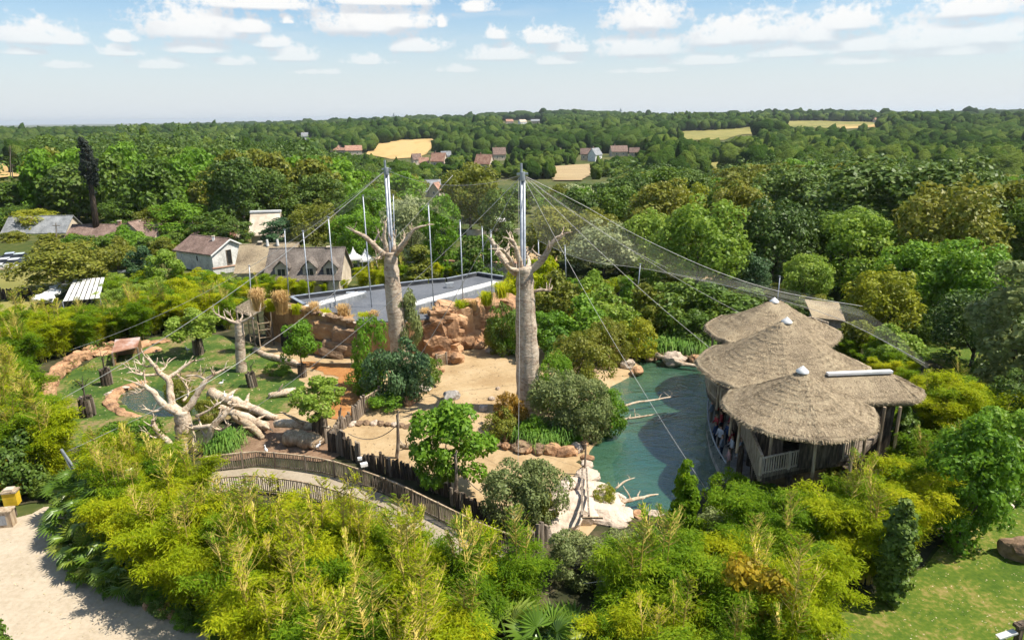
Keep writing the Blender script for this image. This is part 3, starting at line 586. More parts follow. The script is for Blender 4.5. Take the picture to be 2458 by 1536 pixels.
def block_mesh(seed):
    bm = bmesh.new(); bmesh.ops.create_cube(bm, size=1.0); bmesh.ops.subdivide_edges(bm, edges=bm.edges, cuts=5, use_grid_fill=True); o = Vector((seed*2.3, seed*7.1, seed*4.4))
    for v in bm.verts:
        p = v.co.copy(); c = max(0, abs(p.x)+abs(p.y)-.86)+max(0, abs(p.x)+abs(p.z)-.86)+max(0, abs(p.y)+abs(p.z)-.86); p *= 1-.35*c
        p.x *= 1+.25*mnoise.noise(Vector((0, 0, p.z*2))+o); st = .05*math.floor(3*mnoise.noise(p*1.7+o)); v.co = p+p.normalized()*(st+.10*mnoise.noise(p*2.2+o)+.035*mnoise.noise(p*7+o))
    m_ = bpy.data.meshes.new('block'); bm.to_mesh(m_); bm.free(); return m_
ROCKS += [block_mesh(i) for i in range(8)]
_rc = {}
def rock_me(i, mat):
    k = (i % 8+(8 if i >= 2000 else 0), mat)
    if k not in _rc: m_ = ROCKS[k[0]].copy(); m_.materials.append(M[mat]); _rc[k] = m_
    return _rc[k]
def rock(base, size, mat, label, group=None, seed=0, name='boulder', sink=.2):
    rng = random.Random(seed); s = size if isinstance(size, tuple) else (size*rng.uniform(.9, 1.2), size*rng.uniform(.8, 1.05), size*rng.uniform(.75, 1.0))
    o = put(name, rock_me(seed, mat), None, None, (base[0], base[1], base[2]+s[2]*(.4-sink)), (rng.uniform(-.2, .2), rng.uniform(-.2, .2), rng.uniform(0, 6.28)), s); return tag(o, label, 'rock', group)
def rock_part(parent, p, s, mat, seed, name='rock', rz=None):
    rng = random.Random(seed); q = Vector(p)-parent.location
    return put(name, rock_me(seed, mat), None, parent, q, (rng.uniform(-.25, .25), rng.uniform(-.25, .25), rng.uniform(0, 6.28) if rz is None else rz), s)
_lg = []
for k in range(5):
    mb = MB(); pts, rr = spline([(0,0,0),(.02,0,.5),(-.01,.01,1.0)], [.5,.52,.46], 2); mb.tube(pts, rr, 8, wob=.10, seed=k); _lg.append(mb.mesh('log'))
_lgc = {}
def log_me(k, mat):
    if (k % 5, mat) not in _lgc: m_ = _lg[k % 5].copy(); m_.materials.append(M[mat]); _lgc[(k % 5, mat)] = m_
    return _lgc[(k % 5, mat)]
def along(pts, step):
    P = [Vector(p) for p in pts]; out = []; carry = 0.0
    for a, b in zip(P, P[1:]):
        ln = (b-a).length; t = carry
        while t < ln: out.append((a.lerp(b, t/ln), (b-a).normalized())); t += step
        carry = t-ln
    return out
def smooth_path(pts, sub=5): return spline([Vector((p[0], p[1], p[2] if len(p) > 2 else 0)) for p in pts], [1]*len(pts), sub)[0]
# ---------------------------------------------------------------- flat roofed building behind the rock wall
rf = [G(x, y, 3.7) for x, y in [(699,721),(925,692),(1030,680),(1072,677),(1146,662),(1210,672),(1200,712),(1180,728),(1055,762),(960,772),(864,774),(785,762),(732,740)]]
c0 = G(960, 830, 0); t = thing('flat_roof_building', 'long building with dark flat roof and pale skylight strips behind the rock wall', 'building', (c0.x, c0.y, 0))
MB().prism([(p.x, p.y) for p in rf], 0.0, 3.55).build('wall', M['mud'], t)
MB().prism(grow([(q.x, q.y) for q in rf], .985), 3.552, 3.70).build('roof', M['roofing'], t)
for i in range(len(rf)):
    a, b = rf[i], rf[(i+1) % len(rf)]
    if i in (5, 6, 7, 8, 9, 10, 11): continue
    d = (b-a).normalized()*.14; MB().bar((a.x+d.x*.1, a.y+d.y*.1, 3.8), (b.x-d.x, b.y-d.y, 3.8), .32, .62).build('parapet', M['parapet'], t)
    MB().bar((a.x+d.x*.1, a.y+d.y*.1, 4.14), (b.x-d.x, b.y-d.y, 4.14), .38, .05).build('coping', M['steel'], t)
for (x0, y0, x1, y1, w) in ((735,744,868,708,1.9),(972,742,1196,682,2.0)):
    a, b = G(x0, y0, 3.9), G(x1, y1, 3.9); sk = MB().bar((a.x, a.y, 3.92), (b.x, b.y, 3.92), w*.8, .5).build('skylight', M['slate'], t)
    a2, b2 = a.lerp(b, .01), a.lerp(b, .99); MB().bar((a2.x, a2.y+.1, 4.17), (b2.x, b2.y+.1, 4.17), w*.62, .06).build('glazing', M['offwhite'], sk)
for (x, y) in ((842,713),(870,712),(1080,690)):
    p = G(x, y, 3.7); MB().box((p.x, p.y, 4.0), (.9, .5, .5), .3).build('roof_unit', M['metalcap'], t)
# ---------------------------------------------------------------- mud wall and rock wall
wl = thing('mud_rock_wall', 'ochre mud and rock wall with an arched doorway left of the tall baobab', 'wall', tuple(G(750, 846)))
top = [(628,724),(645,727),(690,737),(743,748),(796,759),(864,770),(900,782)]; bas = [(640,812),(661,820),(705,834),(756,846),(800,853),(850,858),(900,860)]
for i in range(len(top)-1):
    a, b = G(*bas[i]), G(*bas[i+1]); za = AT(bas[i][0], top[i][1], a.y).z; zb = AT(bas[i+1][0], top[i+1][1], b.y).z
    dep = 1.4; pv_ = [(a.x, a.y, -.1), (b.x-.01, b.y, -.1), (b.x-.01, b.y+dep, -.1), (a.x, a.y+dep, -.1), (a.x, a.y, za), (b.x-.01, b.y, zb), (b.x-.01, b.y+dep, zb), (a.x, a.y+dep, za)]
    MB().add(pv_, [(0,3,2,1),(4,5,6,7),(0,1,5,4),(1,2,6,5),(2,3,7,6),(3,0,4,7)]).build('wall_section', M['mud'], wl)
    for q, _ in along([(a.x, a.y-.05, za), (b.x, b.y-.05, zb)], .55):
        rr = random.Random(int(q.x*91)); rock_part(wl, (q.x, q.y+rr.uniform(-.1, .3), q.z+rr.uniform(-.12, .12)), (.85, .6, .4*rr.uniform(.6, 1.4)), 'rock2' if rr.random() < .7 else 'palerock', rr.randrange(99), 'coping_stone')
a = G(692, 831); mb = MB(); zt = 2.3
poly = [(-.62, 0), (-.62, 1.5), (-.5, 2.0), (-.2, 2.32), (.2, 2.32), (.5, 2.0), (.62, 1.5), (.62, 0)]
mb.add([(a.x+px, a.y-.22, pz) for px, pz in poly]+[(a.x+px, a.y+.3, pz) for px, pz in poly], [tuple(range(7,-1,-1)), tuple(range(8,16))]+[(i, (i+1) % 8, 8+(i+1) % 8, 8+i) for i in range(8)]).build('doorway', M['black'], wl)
for i, (x, y, s, z) in enumerate([(770,835,2.1,.8),(806,840,2.4,.9),(845,850,2.4,.8),(790,800,2.6,2.5),(835,806,2.6,2.3),(870,820,2.4,1.6)]):
    b = G(x, 850 if x < 800 else 856); rock_part(wl, (b.x, b.y-.25, z), (s*1.0, .8, s*.62), 'rock2' if i % 3 else 'mud', 2040+i, 'rock_block', 0.05*i-.3)
rw = thing('rock_cliff', 'sunlit orange rock cliff of stacked blocks right of the tall baobab', 'rock', tuple(G(1090, 850)))
top = [(985,778),(1015,768),(1055,757),(1090,742),(1124,733),(1160,726),(1198,724)]; bas = [(985,842),(1010,852),(1050,858),(1090,846),(1130,836),(1165,830),(1200,824)]
k = 0
for i in range(len(top)):
    b = G(*bas[i]); zt = AT(bas[i][0], top[i][1], b.y+1.0).z; rr = random.Random(900+i); z = 0.0; row = 0
    while z < zt-.3:
        h = min(rr.uniform(1.1, 2.0), zt-z+.35); w = rr.uniform(1.7, 2.7); rock_part(rw, (b.x+rr.uniform(-.5, .5), b.y+.9+row*.25+rr.uniform(-.3, .3), z+h*.5), (w*.95, 2.0, h*1.02), 'rock', 2000+k, 'rock_block', rr.uniform(-.5, .5)); k += 1; z += h*.85; row += 1
    rock_part(rw, (b.x+.6, b.y+1.9, zt*.5), (2.4, 1.8, zt*1.02), 'rock', 2003+k, 'rock_block', .3)
for i, (x, y, s, mt) in enumerate([(1092,870,1.9,'rock'),(1122,835,2.2,'rock'),(1150,835,1.5,'rock'),(1060,862,1.3,'rock'),(1030,870,1.0,'rock')]):
    p = G(x, y); rock(p, s, mt, ['orange boulder lying on the sand below the cliff','tall leaning boulder at the foot of the cliff','boulder at the right foot of the cliff','small ledge stone beside the log fence','flat stone at the left foot of the cliff'][i], seed=60+i, sink=.15)
for i, (x, y, s, mt, lab) in enumerate([(1180,845,1.25,'greyrock','pinkish boulder at the sand edge, first from the cliff'),(1211,850,1.35,'greyrock','large round boulder at the sand edge beside the right baobab'),(1240,845,.9,'greyrock','small boulder touching the right baobab'),(1165,822,1.0,'rock','boulder half under the shrubs at the cliff end'),(1195,822,.9,'palerock','pale stone behind the round boulders'),
  (980,966,1.75,'rock','big orange boulder at the end of the log gate'),(1012,938,1.45,'palerock','pale boulder behind the big orange boulder'),(1040,915,1.1,'palerock','upper pale boulder below the dark shrubs'),(1058,892,.8,'rock','topmost stone of the planting border'),(945,972,.9,'palerock','pale small stone next to the gate post'),(925,975,.6,'palerock','smallest pale stone next to the gate'),
  (1085,958,1.35,'greyrock','grey speckled boulder alone on the sand'),(1160,985,.8,'palerock','white stone above the leafy tree'),(1180,960,.6,'palerock','white stone under the copper shrub'),(1195,935,.5,'palerock','small white stone among the dry twigs'),(1445,1025,1.6,'rock','flat brown rock at the pond bank'),(1470,1005,1.3,'rock2','brown rock beside the bleached branch'),(1420,1050,1.0,'rock','low rock at the pond bank near the grasses'),
  (1380,1080,1.3,'palerock','cream rock at the corner of the planted island'),(1360,1092,1.2,'rock','rock in the island edging'),(1330,1088,1.3,'rock','second rock in the island edging'),(1295,1084,1.4,'rock2','brown rock in the island edging'),(1255,1080,1.5,'rock2','left rock of the island edging'),(1215,1055,1.3,'rock','striped rock left of the island'),(1190,1035,1.1,'rock2','driftwood coloured rock beside the leafy tree'),
  (1480,858,2.1,'rock','brown layered rock at the pond head'),(1445,862,1.7,'rock2','dark ledge rock above the beach'),(1505,880,1.5,'palerock','pale beach rock beside the pond'),(1530,895,1.2,'rock','beach rock at the water line'),(1560,862,1.3,'rock2','ledge rock at the far pond bank'),(1615,872,2.2,'palerock','large flat cream rock at the far pond bank'),(1670,868,1.5,'rock','ledge rock next to the thatched pavilion'),
  (2400,1222,1.25,'palerock','white boulder on the right lawn'),(2448,1335,1.9,'rock2','dark pointed boulder on the right lawn'),(388,1468,.85,'rock','orange stone under the hedge by the path'),(360,1455,.6,'rock','small orange stone by the path'),(418,1478,.6,'rock','round orange stone under the hedge'),(462,1488,.6,'palerock','white stone under the hedge'),(478,1470,.5,'rock','stone behind the white stone'),(570,1538,.7,'rock','orange stone at the bottom of the hedge'),(1960,1530,1.0,'rock','brown stone at the lawn corner')]):
    p = G(x, y); rock(p, s, mt, lab, seed=100+i)
# low mud bank and broken stones round the lawn
bank = thing('earth_bank', 'eroded reddish earth bank with broken rock faces round the left lawn', 'bank', tuple(G(150, 900)))
for i, (q, d) in enumerate(along(smooth_path([(*p_, 0) for p_ in gp([(88,1005),(104,965),(122,930),(150,895),(190,868),(240,848),(262,842)])], 4)+[], .75)):
    r_ = random.Random(i); rock_part(bank, (q.x+r_.uniform(-.3,.2), q.y+r_.uniform(-.2,.3), r_.uniform(.1, .4)), (r_.uniform(1.1, 1.9), r_.uniform(.8, 1.2), r_.uniform(.7, 1.3)), 'rock' if i % 3 else 'mud', 2000+i, 'rock_block', math.atan2(d.y, d.x)+r_.uniform(-.4,.4))
for i, (x, y, s_) in enumerate([(345,832,1.5),(372,826,1.3),(395,822,1.0),(365,846,1.2),(250,852,1.3)]): rock(G(x, y), (s_*1.5, s_, s_*.6), 'rock', ['reddish flat rock right of the dark shelter','broad reddish rock behind the lawn','last reddish rock of the bank','low reddish rock on the lawn','reddish rock left of the dark shelter'][i], seed=200+i)
rim = thing('pond_rim', 'sculpted tan rim curving round the left of the small pond', 'rim', tuple(G(268, 965)))
pr_, rr_ = spline([Vector((*p_, .05)) for p_ in gp([(352,916),(322,924),(288,937),(268,955),(266,972),(285,990),(318,1000),(345,1004)])], [.25,.4,.42,.5,.52,.45,.38,.2], 4, .06, 5); MB().tube([Vector((p_.x, p_.y, -.12)) for p_ in pr_], rr_, 10, wob=.2, seed=8).build('rim', M['rock'], rim)
for i, (x, y) in enumerate([(262,945),(275,938),(300,930)]): rock_part(rim, tuple(G(x, y, .15)), (.9, .6, .35), 'palerock', 240+i, 'flat_stone')
# ---------------------------------------------------------------- steel masts and artificial baobabs
def mast(base, top_px, label):
    Y = base.y; tp = AT(top_px[0], top_px[1], Y); o = thing('steel_mast', label, 'mast', tuple(base)); b = Vector((tp.x, base.y, 0))
    MB().tube([(b.x-.10, b.y, 0), (tp.x-.10, b.y, tp.z-.8)], .11, 10).build('tube', M['steel'], o, True); MB().tube([(b.x+.10, b.y+.05, 0), (tp.x+.10, b.y+.05, tp.z-.9)], .11, 10).build('tube', M['steel'], o, True)
    MB().tube([(tp.x, b.y, tp.z-1.1), (tp.x, b.y, tp.z-.5)], .20, 10).build('collar', M['steel'], o); MB().tube([(tp.x-.08, b.y, tp.z-.6), (tp.x-.08, b.y, tp.z+.1)], .09, 8).build('tip', M['steel'], o)
    MB().box((tp.x, b.y, tp.z-.62), (.8, .2, .12)).build('lug', M['steel'], o); return tp
def px_path(pts, Y0):
    """waypoints given by where they are seen and how far behind Y0 they stand"""
    return [AT(p[0], p[1], Y0+(p[2] if len(p) > 2 else 0)) for p in pts]
def baobab(label, base, trunk, branches, mat, seed):
    o = thing('artificial_baobab', label, 'tree', tuple(base)); pts, rr = spline(trunk[0], trunk[1], 6, .02, seed); mb = MB(); mb.tube(pts, [r_*(1+.05*math.sin(i_*1.9+seed)) for i_, r_ in enumerate(rr)], 22, wob=.03, seed=seed); mb.build('trunk', M[mat], o, True)
    for k, (pp, rad) in enumerate(branches):
        rng = random.Random(seed*31+k); rad = [v*(.74 if mat == 'deadwood' else .72) for v in rad]; q, r2 = spline(pp, rad, 4, rad[0]*.12, seed+k); bo = MB().tube(q, r2, 9, wob=.10, seed=seed+k).build('branch', M[mat], o, True)
        for s in range(rng.randrange(2, 5)):            # broken stubs
            i = rng.randrange(len(q)//3, len(q)-1); d = Vector((rng.uniform(-1, 1), rng.uniform(-1, 1), rng.uniform(.1, 1))).normalized(); r0 = r2[i]
            ln_ = max(r0*2.2, rng.uniform(.2, .5)); sp, sr = spline([q[i], q[i]+d*ln_, q[i]+d*ln_*1.9+Vector((rng.uniform(-.1,.1), 0, r0*1.5))], [r0*.55, r0*.4, r0*.15], 2); MB().tube(sp, sr, 6).build('stub', M[mat], bo, True)
        for s in range(3):                              # thin twigs at the tip
            i = len(q)-1-rng.randrange(0, max(2, len(q)//3)); dd = (q[-1]-q[max(0, len(q)-4)]).normalized()+Vector((rng.uniform(-.9, .9), rng.uniform(-.9, .9), rng.uniform(-.3, .9))); dd.normalize(); ln_ = rng.uniform(.4, .9)
            sp, sr = spline([q[i], q[i]+dd*ln_*.5+Vector((rng.uniform(-.08,.08), 0, .05)), q[i]+dd*ln_], [min(.06, r2[i]*.8), .035, .012], 3, .02, s); MB().tube(sp, sr, 5).build('twig', M[mat], bo, True)
    return o
bR = G(1268, 985); YR = bR.y; topR = mast(bR, (1254, 396), 'grey twin tube steel mast rising from the right baobab')
w = lambda pxs: pxs*(bR-CAMP).dot(FW)/FPX
tb = [Vector((bR.x, YR, -.2)), AT(1268, 900, YR), AT(1263, 790, YR), AT(1260, 690, YR), AT(1259, 640, YR)]
tb[1].y = tb[2].y = tb[3].y = tb[4].y = YR
baobab('tallest pale artificial baobab beside the pond', bR, (tb, [1.0, .92, .80, .66, .60]), [
 (px_path([(1240,655),(1215,632,.6),(1192,598,1.0),(1175,572,1.2)], YR), [.42,.36,.30,.18]), (px_path([(1250,640),(1242,610,-.4),(1232,582,-.5),(1222,572,-.5)], YR), [.33,.26,.2,.16]), (px_path([(1232,640),(1222,618,-.8),(1205,598,-1.2),(1192,600,-1.4)], YR), [.28,.2,.14,.09]),
 (px_path([(1272,650),(1300,626,-.3),(1320,592,-.5),(1334,574,-.6),(1352,562,-.6)], YR), [.40,.34,.27,.18,.10]), (px_path([(1262,648),(1270,630,1.5),(1262,600,2.4)], YR), [.3,.22,.1]), (px_path([(1245,650),(1225,645,-1.2),(1210,630,-2)], YR), [.3,.22,.12]), (px_path([(1278,700),(1272+28,696,-.2),(1320,698,0)], YR), [.2,.16,.1])], 'baobab', 3)
bL = G(962, 882); YL = bL.y; topL = mast(bL, (926, 388), 'grey twin tube steel mast rising from the left baobab')
tb = [Vector((bL.x, YL, -.2)), AT(957, 815, YL), AT(946, 720, YL), AT(939, 640, YL), AT(937, 606, YL)]
baobab('tall pale artificial baobab before the rock wall', bL, (tb, [.90, .80, .75, .62, .50]), [
 (px_path([(930,612),(905,596,-.5),(885,575,-.8),(862,560,-.9),(842,553,-.9)], YL), [.45,.36,.28,.2,.13]), (px_path([(928,605),(922,570,-.4),(925,545,-.5),(922,533,-.5)], YL), [.32,.24,.15,.08]), (px_path([(926,590),(912,572,.6),(908,560,.8)], YL), [.16,.1,.05]),
 (px_path([(946,604),(944,575,.4),(940,552,.4)], YL), [.34,.24,.12]), (px_path([(950,610),(965,592,-.6),(980,570,-.8),(995,550,-.9),(1024,541,-.9)], YL), [.36,.3,.26,.18,.08]), (px_path([(956,595),(968,578,.6),(972,566,.8)], YL), [.2,.14,.07]), (px_path([(915,618),(908,620,-1.0),(902,622,-1.4)], YL), [.25,.2,.1])], 'baobab', 7)
bS = G(580, 893); YS = bS.y; tb = [Vector((bS.x, YS, -.1)), AT(577, 840, YS), AT(575, 800, YS), AT(573, 772, YS)]
baobab('small pale artificial baobab on the left lawn', bS, (tb, [.50, .43, .40, .36]), [(px_path([(570,778),(548,768,-.3),(530,760,-.4),(516,752,-.4)], YS), [.24,.18,.13,.07]), (px_path([(578,775),(595,766,-.2),(612,755,-.3),(626,746,-.3)], YS), [.22,.15,.10,.05]), (px_path([(575,772),(582,760,.5),(580,752,.7)], YS), [.15,.1,.05]), (px_path([(560,772),(556,762,.2),(552,756,.3)], YS), [.12,.08,.04]), (px_path([(598,764),(602,756,.3),(596,752,.4)], YS), [.1,.07,.03])], 'baobab', 11)
bD = G(447, 1078); YD = bD.y; tb = [Vector((bD.x, YD, -.2)), AT(445, 1055, YD), AT(440, 1015, YD), AT(436, 985, YD)]
baobab('sprawling bleached dead tree sculpture behind the bamboo', bD, (tb, [.80, .66, .55, .50]), [
 (px_path([(436,992),(418,984,-.3),(394,974,-.5),(370,945,-.6),(351,928,-.6),(327,920,-.5)], YD), [.42,.38,.34,.27,.2,.12]),
 (px_path([(436,990,.2),(415,972,.8),(409,941,1.2),(403,910,1.4),(386,897,1.4),(370,876,1.4),(349,856,1.4)], YD), [.40,.36,.33,.3,.24,.17,.08]), (px_path([(403,908,1.4),(425,893,1.8),(458,869,2.2),(473,866,2.3)], YD), [.22,.17,.12,.06]), (px_path([(383,898,1.4),(342,900,1.0),(316,892,.9)], YD), [.15,.12,.05]), (px_path([(345,900,1.1),(329,889,1.3),(308,882,1.5)], YD), [.11,.08,.04]), (px_path([(384,892,1.4),(398,880,1.8),(400,874,2)], YD), [.1,.07,.03]),
 (px_path([(440,990),(458,971,.2),(477,939,.4),(495,912,.6),(518,897,.9),(540,884,1.2)], YD), [.40,.33,.28,.22,.15,.07]), (px_path([(444,1089,-.8),(416,1073,-1.2),(388,1045,-1.4),(371,1022,-1.4),(367,1006,-1.4)], YD), [.36,.33,.28,.22,.13]),
 (px_path([(470,1093,-.6),(495,1063,-.8),(512,1024,-.8),(536,997,-.6),(551,978,-.4)], YD), [.32,.32,.33,.3,.2]), (px_path([(452,1030,0),(475,1026,-.5),(508,1022,-.8)], YD), [.25,.22,.22]), (px_path([(470,1000,-.3),(500,985,-.2),(530,965,0)], YD), [.16,.12,.06]), (px_path([(395,975,-.5),(372,988,-.8),(348,980,-1)], YD), [.15,.1,.05]), (px_path([(420,893,1.8),(432,905,1.6),(452,915,1.4)], YD), [.12,.09,.05]), (px_path([(495,912,.6),(478,903,1.0),(460,900,1.3)], YD), [.13,.1,.05]), (px_path([(351,928,-.6),(338,940,-.8),(322,946,-.9)], YD), [.12,.09,.05]), (px_path([(512,1024,-.8),(532,1032,-1),(548,1016,-1.2)], YD), [.16,.12,.06]), (px_path([(388,1045,-1.4),(368,1050,-1.6),(352,1040,-1.7)], YD), [.13,.1,.05]), (px_path([(370,876,1.4),(352,880,1.6),(335,872,1.7)], YD), [.11,.08,.04]), (px_path([(440,962,.8),(452,945,1.4),(448,925,1.8)], YD), [.14,.1,.05])], 'deadwood', 13)
# fallen trunks and driftwood
def driftwood(label, pts, rad, Y0, seed, mat='deadwood', ground=True, group=None, name='fallen_log', twigs=0):
    P = [G(x, y, z) for (x, y, z) in pts]; q, rr = spline(P, rad, 4, rad[0]*.2, seed); o = thing(name, label, 'log', tuple(P[0]), 0, group); MB().tube(q, rr, 9, wob=.12, seed=seed).build('trunk', M[mat], o, True); rng = random.Random(seed)
    for s in range(twigs):
        i = rng.randrange(1, len(q)-1); d = Vector((rng.uniform(-1, 1), rng.uniform(-1, 1), rng.uniform(0, .7))).normalized(); ln = rng.uniform(.5, 1.5)*rad[0]*6
        sp, sr = spline([q[i], q[i]+d*ln*.5+Vector((0,0,.05)), q[i]+d*ln], [rr[i]*.55, rr[i]*.35, .012], 3, .03, s); MB().tube(sp, sr, 5).build('branch', M[mat], o, True)
    return o
driftwood('long fallen trunk lying from the dead tree towards the stump', [(508,945,.9),(555,962,.7),(601,978,.5),(665,1002,.25)], [.48,.46,.40,.22], 0, 1, twigs=4)
driftwood('second fallen trunk below the long one', [(525,978,1.0),(573,996,.8),(640,1024,.4)], [.25,.32,.36], 0, 2, twigs=3)
driftwood('broken slab of wood leaning under the fallen trunks', [(560,1000,.7),(600,1022,.6),(632,1052,.15)], [.22,.3,.2], 0, 3, 'tanwood', twigs=2)
driftwood('hollow log lying on brown soil', [(690,1050,.55),(740,1056,.55),(762,1062,.5)], [.55,.6,.5], 0, 4, 'tanwood')
driftwood('horizontal trunk on posts above the hollow log', [(660,1018,.9),(720,1018,1.0),(790,1030,1.0)], [.3,.34,.26], 0, 5, twigs=2)
driftwood('short log lying beside the lime green stump tree', [(645,950,.3),(690,942,.4),(712,938,.4)], [.22,.35,.3], 0, 6, twigs=2)
driftwood('log border along the left lawn', [(612,838,.25),(650,856,.3),(690,866,.3),(722,876,.25)], [.26,.32,.3,.24], 0, 7)
driftwood('stick pile on the sand beside the rope pole', [(958,1065,.15),(978,1072,.2),(1000,1070,.15)], [.12,.14,.1], 0, 8, 'tanwood', twigs=6)
driftwood('driftwood trunk heap behind the right baobab', [(1278,728,1.2),(1310,712,1.5),(1340,700,1.6),(1362,690,1.8)], [.2,.3,.32,.2], 0, 9, twigs=7)
driftwood('driftwood along the far pond bank', [(1500,838,.4),(1560,848,.5),(1620,868,.4),(1690,882,.2)], [.16,.2,.22,.12], 0, 10, twigs=6)
driftwood('bleached branch reaching over the pond, upper one', [(1465,985,.3),(1520,968,.5),(1580,958,.5),(1630,950,.4)], [.11,.10,.07,.03], 0, 11, twigs=6, name='bleached_branch')
driftwood('bleached branch reaching over the pond, lower one', [(1490,1008,.15),(1540,1000,.35),(1600,990,.3)], [.09,.08,.03], 0, 12, twigs=4, name='bleached_branch')
driftwood('bleached branch in the pond beside the pale rocks', [(1478,1208,.4),(1530,1196,.5),(1580,1186,.4)], [.12,.11,.04], 0, 13, twigs=6, name='bleached_branch')
driftwood('short bleached branch above the yellow pond shrub', [(1478,1172,.4),(1500,1155,.7),(1524,1146,.8)], [.07,.06,.02], 0, 14, twigs=2, name='bleached_branch')
driftwood('bleached twig floating at the pond middle', [(1570,1012,.0),(1600,1000,.1),(1625,992,.05)], [.05,.04,.02], 0, 15, twigs=3, name='bleached_branch')
# pale rock apron of the waterfall
pr = thing('pale_rock_apron', 'cream coloured rock slope with wooden trough beside the pond', 'rock', tuple(G(1400, 1235)))
for i, (x, y, s, z) in enumerate([(1345,1255,2.4,.5),(1385,1235,2.6,.6),(1415,1210,2.4,.5),(1360,1215,2.2,.5),(1395,1180,2.0,.4),(1440,1235,2.2,.5),(1465,1215,1.8,.3),(1410,1150,1.5,.3),(1355,1185,1.4,.7),(1330,1275,1.9,.4),(1440,1185,1.5,.3),(1480,1245,1.6,.3)]):
    p = G(x, y); rock_part(pr, (p.x, p.y, z*.5), (s*1.2, s*1.1, s*.75), 'palerock', 300+i, 'rock_slab')
a, b = G(1402, 1262, .9), G(1402, 1128, .9); MB().bar((a.x-.12, a.y, 1.5), (b.x-.12, b.y, 1.0), .12, .16).build('trough_beam', M['greywood'], pr); MB().bar((a.x+.25, a.y, 1.5), (b.x+.15, b.y, 1.0), .10, .14).build('trough_beam', M['greywood'], pr)
MB().bar((a.x-.12, a.y, 1.42), (a.x+1.0, a.y-.05, 1.42), .1, .1).build('trough_end', M['tanwood'], pr)
p = G(1403, 1140); MB().tube([(p.x, p.y, 0), (p.x+.05, p.y, 2.2)], [.09, .05], 6).build('post', M['greywood'], pr); MB().tube([(p.x, p.y, .7), (p.x-.5, p.y+.1, .2)], [.05, .04], 6).build('prop', M['greywood'], pr)
# ---------------------------------------------------------------- perimeter poles
POLES = [(598,638,606,725),(683,552,696,720),(727,555,745,735),(788,522,806,745),(871,470,894,752),(944,468,950,690),(1028,490,1043,760),(1104,530,1113,742),(1157,545,1164,700),(1178,554,1181,730),(1292,578,1296,690),(1356,590,1360,690),(1537,634,1527,712),(1872,664,1862,745)]
PT = []
for i, (x0, y0, x1, y1) in enumerate(POLES):
    b = G(x1, min(845, y1+ (98 if 700 < x1 < 900 or 1030 < x1 < 1190 else 40)), 0) if x1 < 1200 and x1 not in (950, 1164) else G(x1, y1+20)
    if b.y < 66 and x1 < 1250: b = AT(x1, y1, 67.0); b = Vector((b.x, 67.0, 0))
    tp = AT(x0, y0, b.y); o = thing('steel_pole', 'slender grey steel net pole, number %s from the left along the net edge' % ['one','two','three','four','five','six','seven','eight','nine','ten','eleven','twelve','thirteen','fourteen'][i], 'pole', (b.x, b.y, 0), 0, 'steel poles round the net')
    MB().tube([(b.x, b.y, 0), (tp.x, b.y, tp.z)], .06, 8).build('shaft', M['steel'], o, True); MB().tube([(b.x, b.y, 0), (b.x, b.y, .12)], .17, 8).build('foot', M['steel'], o); MB().box((tp.x, b.y, tp.z+.03), (.2, .2, .06)).build('cap', M['steel'], o); PT.append(Vector((tp.x, b.y, tp.z)))
# ---------------------------------------------------------------- cables
def cable(label, pts, r=.035, sub=6):
    r *= .5
    q, rr = spline(pts, [r]*len(pts), sub); o = put('steel_cable', MB().tube(q, rr, 5).mesh('steel_cable', tuple(q[0]), True), M['cable'], None, tuple(q[0])); return tag(o, label, 'cable', 'stay cables of the net')
def sag(a, b, s, n=7): return [a.lerp(b, i/n)-Vector((0, 0, s*4*(i/n)*(1-i/n))) for i in range(n+1)]
hL = topL-Vector((0,0,.7)); hR = topR-Vector((0,0,.7))
anc = lambda x, y, z: G(x, y, z)
cable('stay cable from the left mast to the far left hedge, lower one', sag(hL, anc(70,1000,1.5), 1.2), .05)
cable('stay cable from the left mast to the far left hedge, upper one', sag(hL, anc(167,841,3.5), 1.6), .03)
cable('thin stay cable from the left mast to the roof edge', sag(hL, PT[1], .5), .025)
mid = sag(hL, hR, 1.0)[3]; cable('ridge cable sagging between the two masts', sag(hL, hR, 1.0), .03)
fr = G(168, 1188); ftop = AT(160, 1084, fr.y)
cable('long cable from the steel anchor frame to the ridge', [ftop, AT(387,977,40), AT(516,907,43), AT(620,838,46), AT(732,759,48.5), AT(917,603,51.5), AT(1087,421,54)], .035)
cable('stay cable from the right mast to the fallen trunks', sag(hR, anc(590,994,.4), .9), .04)
cable('stay cable from the right mast to the gate boulders', sag(hR, anc(944,955,.3), .4), .045)
cable('upright stay cable running down beside the right baobab', [hR+Vector((-.3,0,0)), AT(1247,800,44), AT(1241,1300,36), G(1240,1420,0)], .024)
cable('stay cable crossing the pond to the front bank', sag(hR, anc(1700,1182,1.0), .7), .026)
cable('stay cable from the right mast to the pavilion eave', sag(hR, AT(1710,840,46), .4), .035)
cable('stay cable from the right mast to the back thatched roof', sag(hR, AT(1784,755,54), .5), .03)
cable('main stay cable along the net towards the right', sag(hR, AT(1605,645,66), .5), .03)
cable('upper net edge cable running far right', [hR, AT(1398,492,52), AT(1528,565,54), AT(1708,647,56), AT(1872,700,57), AT(2070,735,58)], .05)
cable('lower net edge cable above the pavilion roofs', [PT[10], AT(1398,623,72), AT(1517,641,70), AT(1605,655,67), AT(1760,690,60), AT(2000,760,52), AT(2220,872,46)], .045)
cable('stay cable low over the foreground hedge', [G(1400,1400,2.0), G(1520,1385,2.3)], .03)
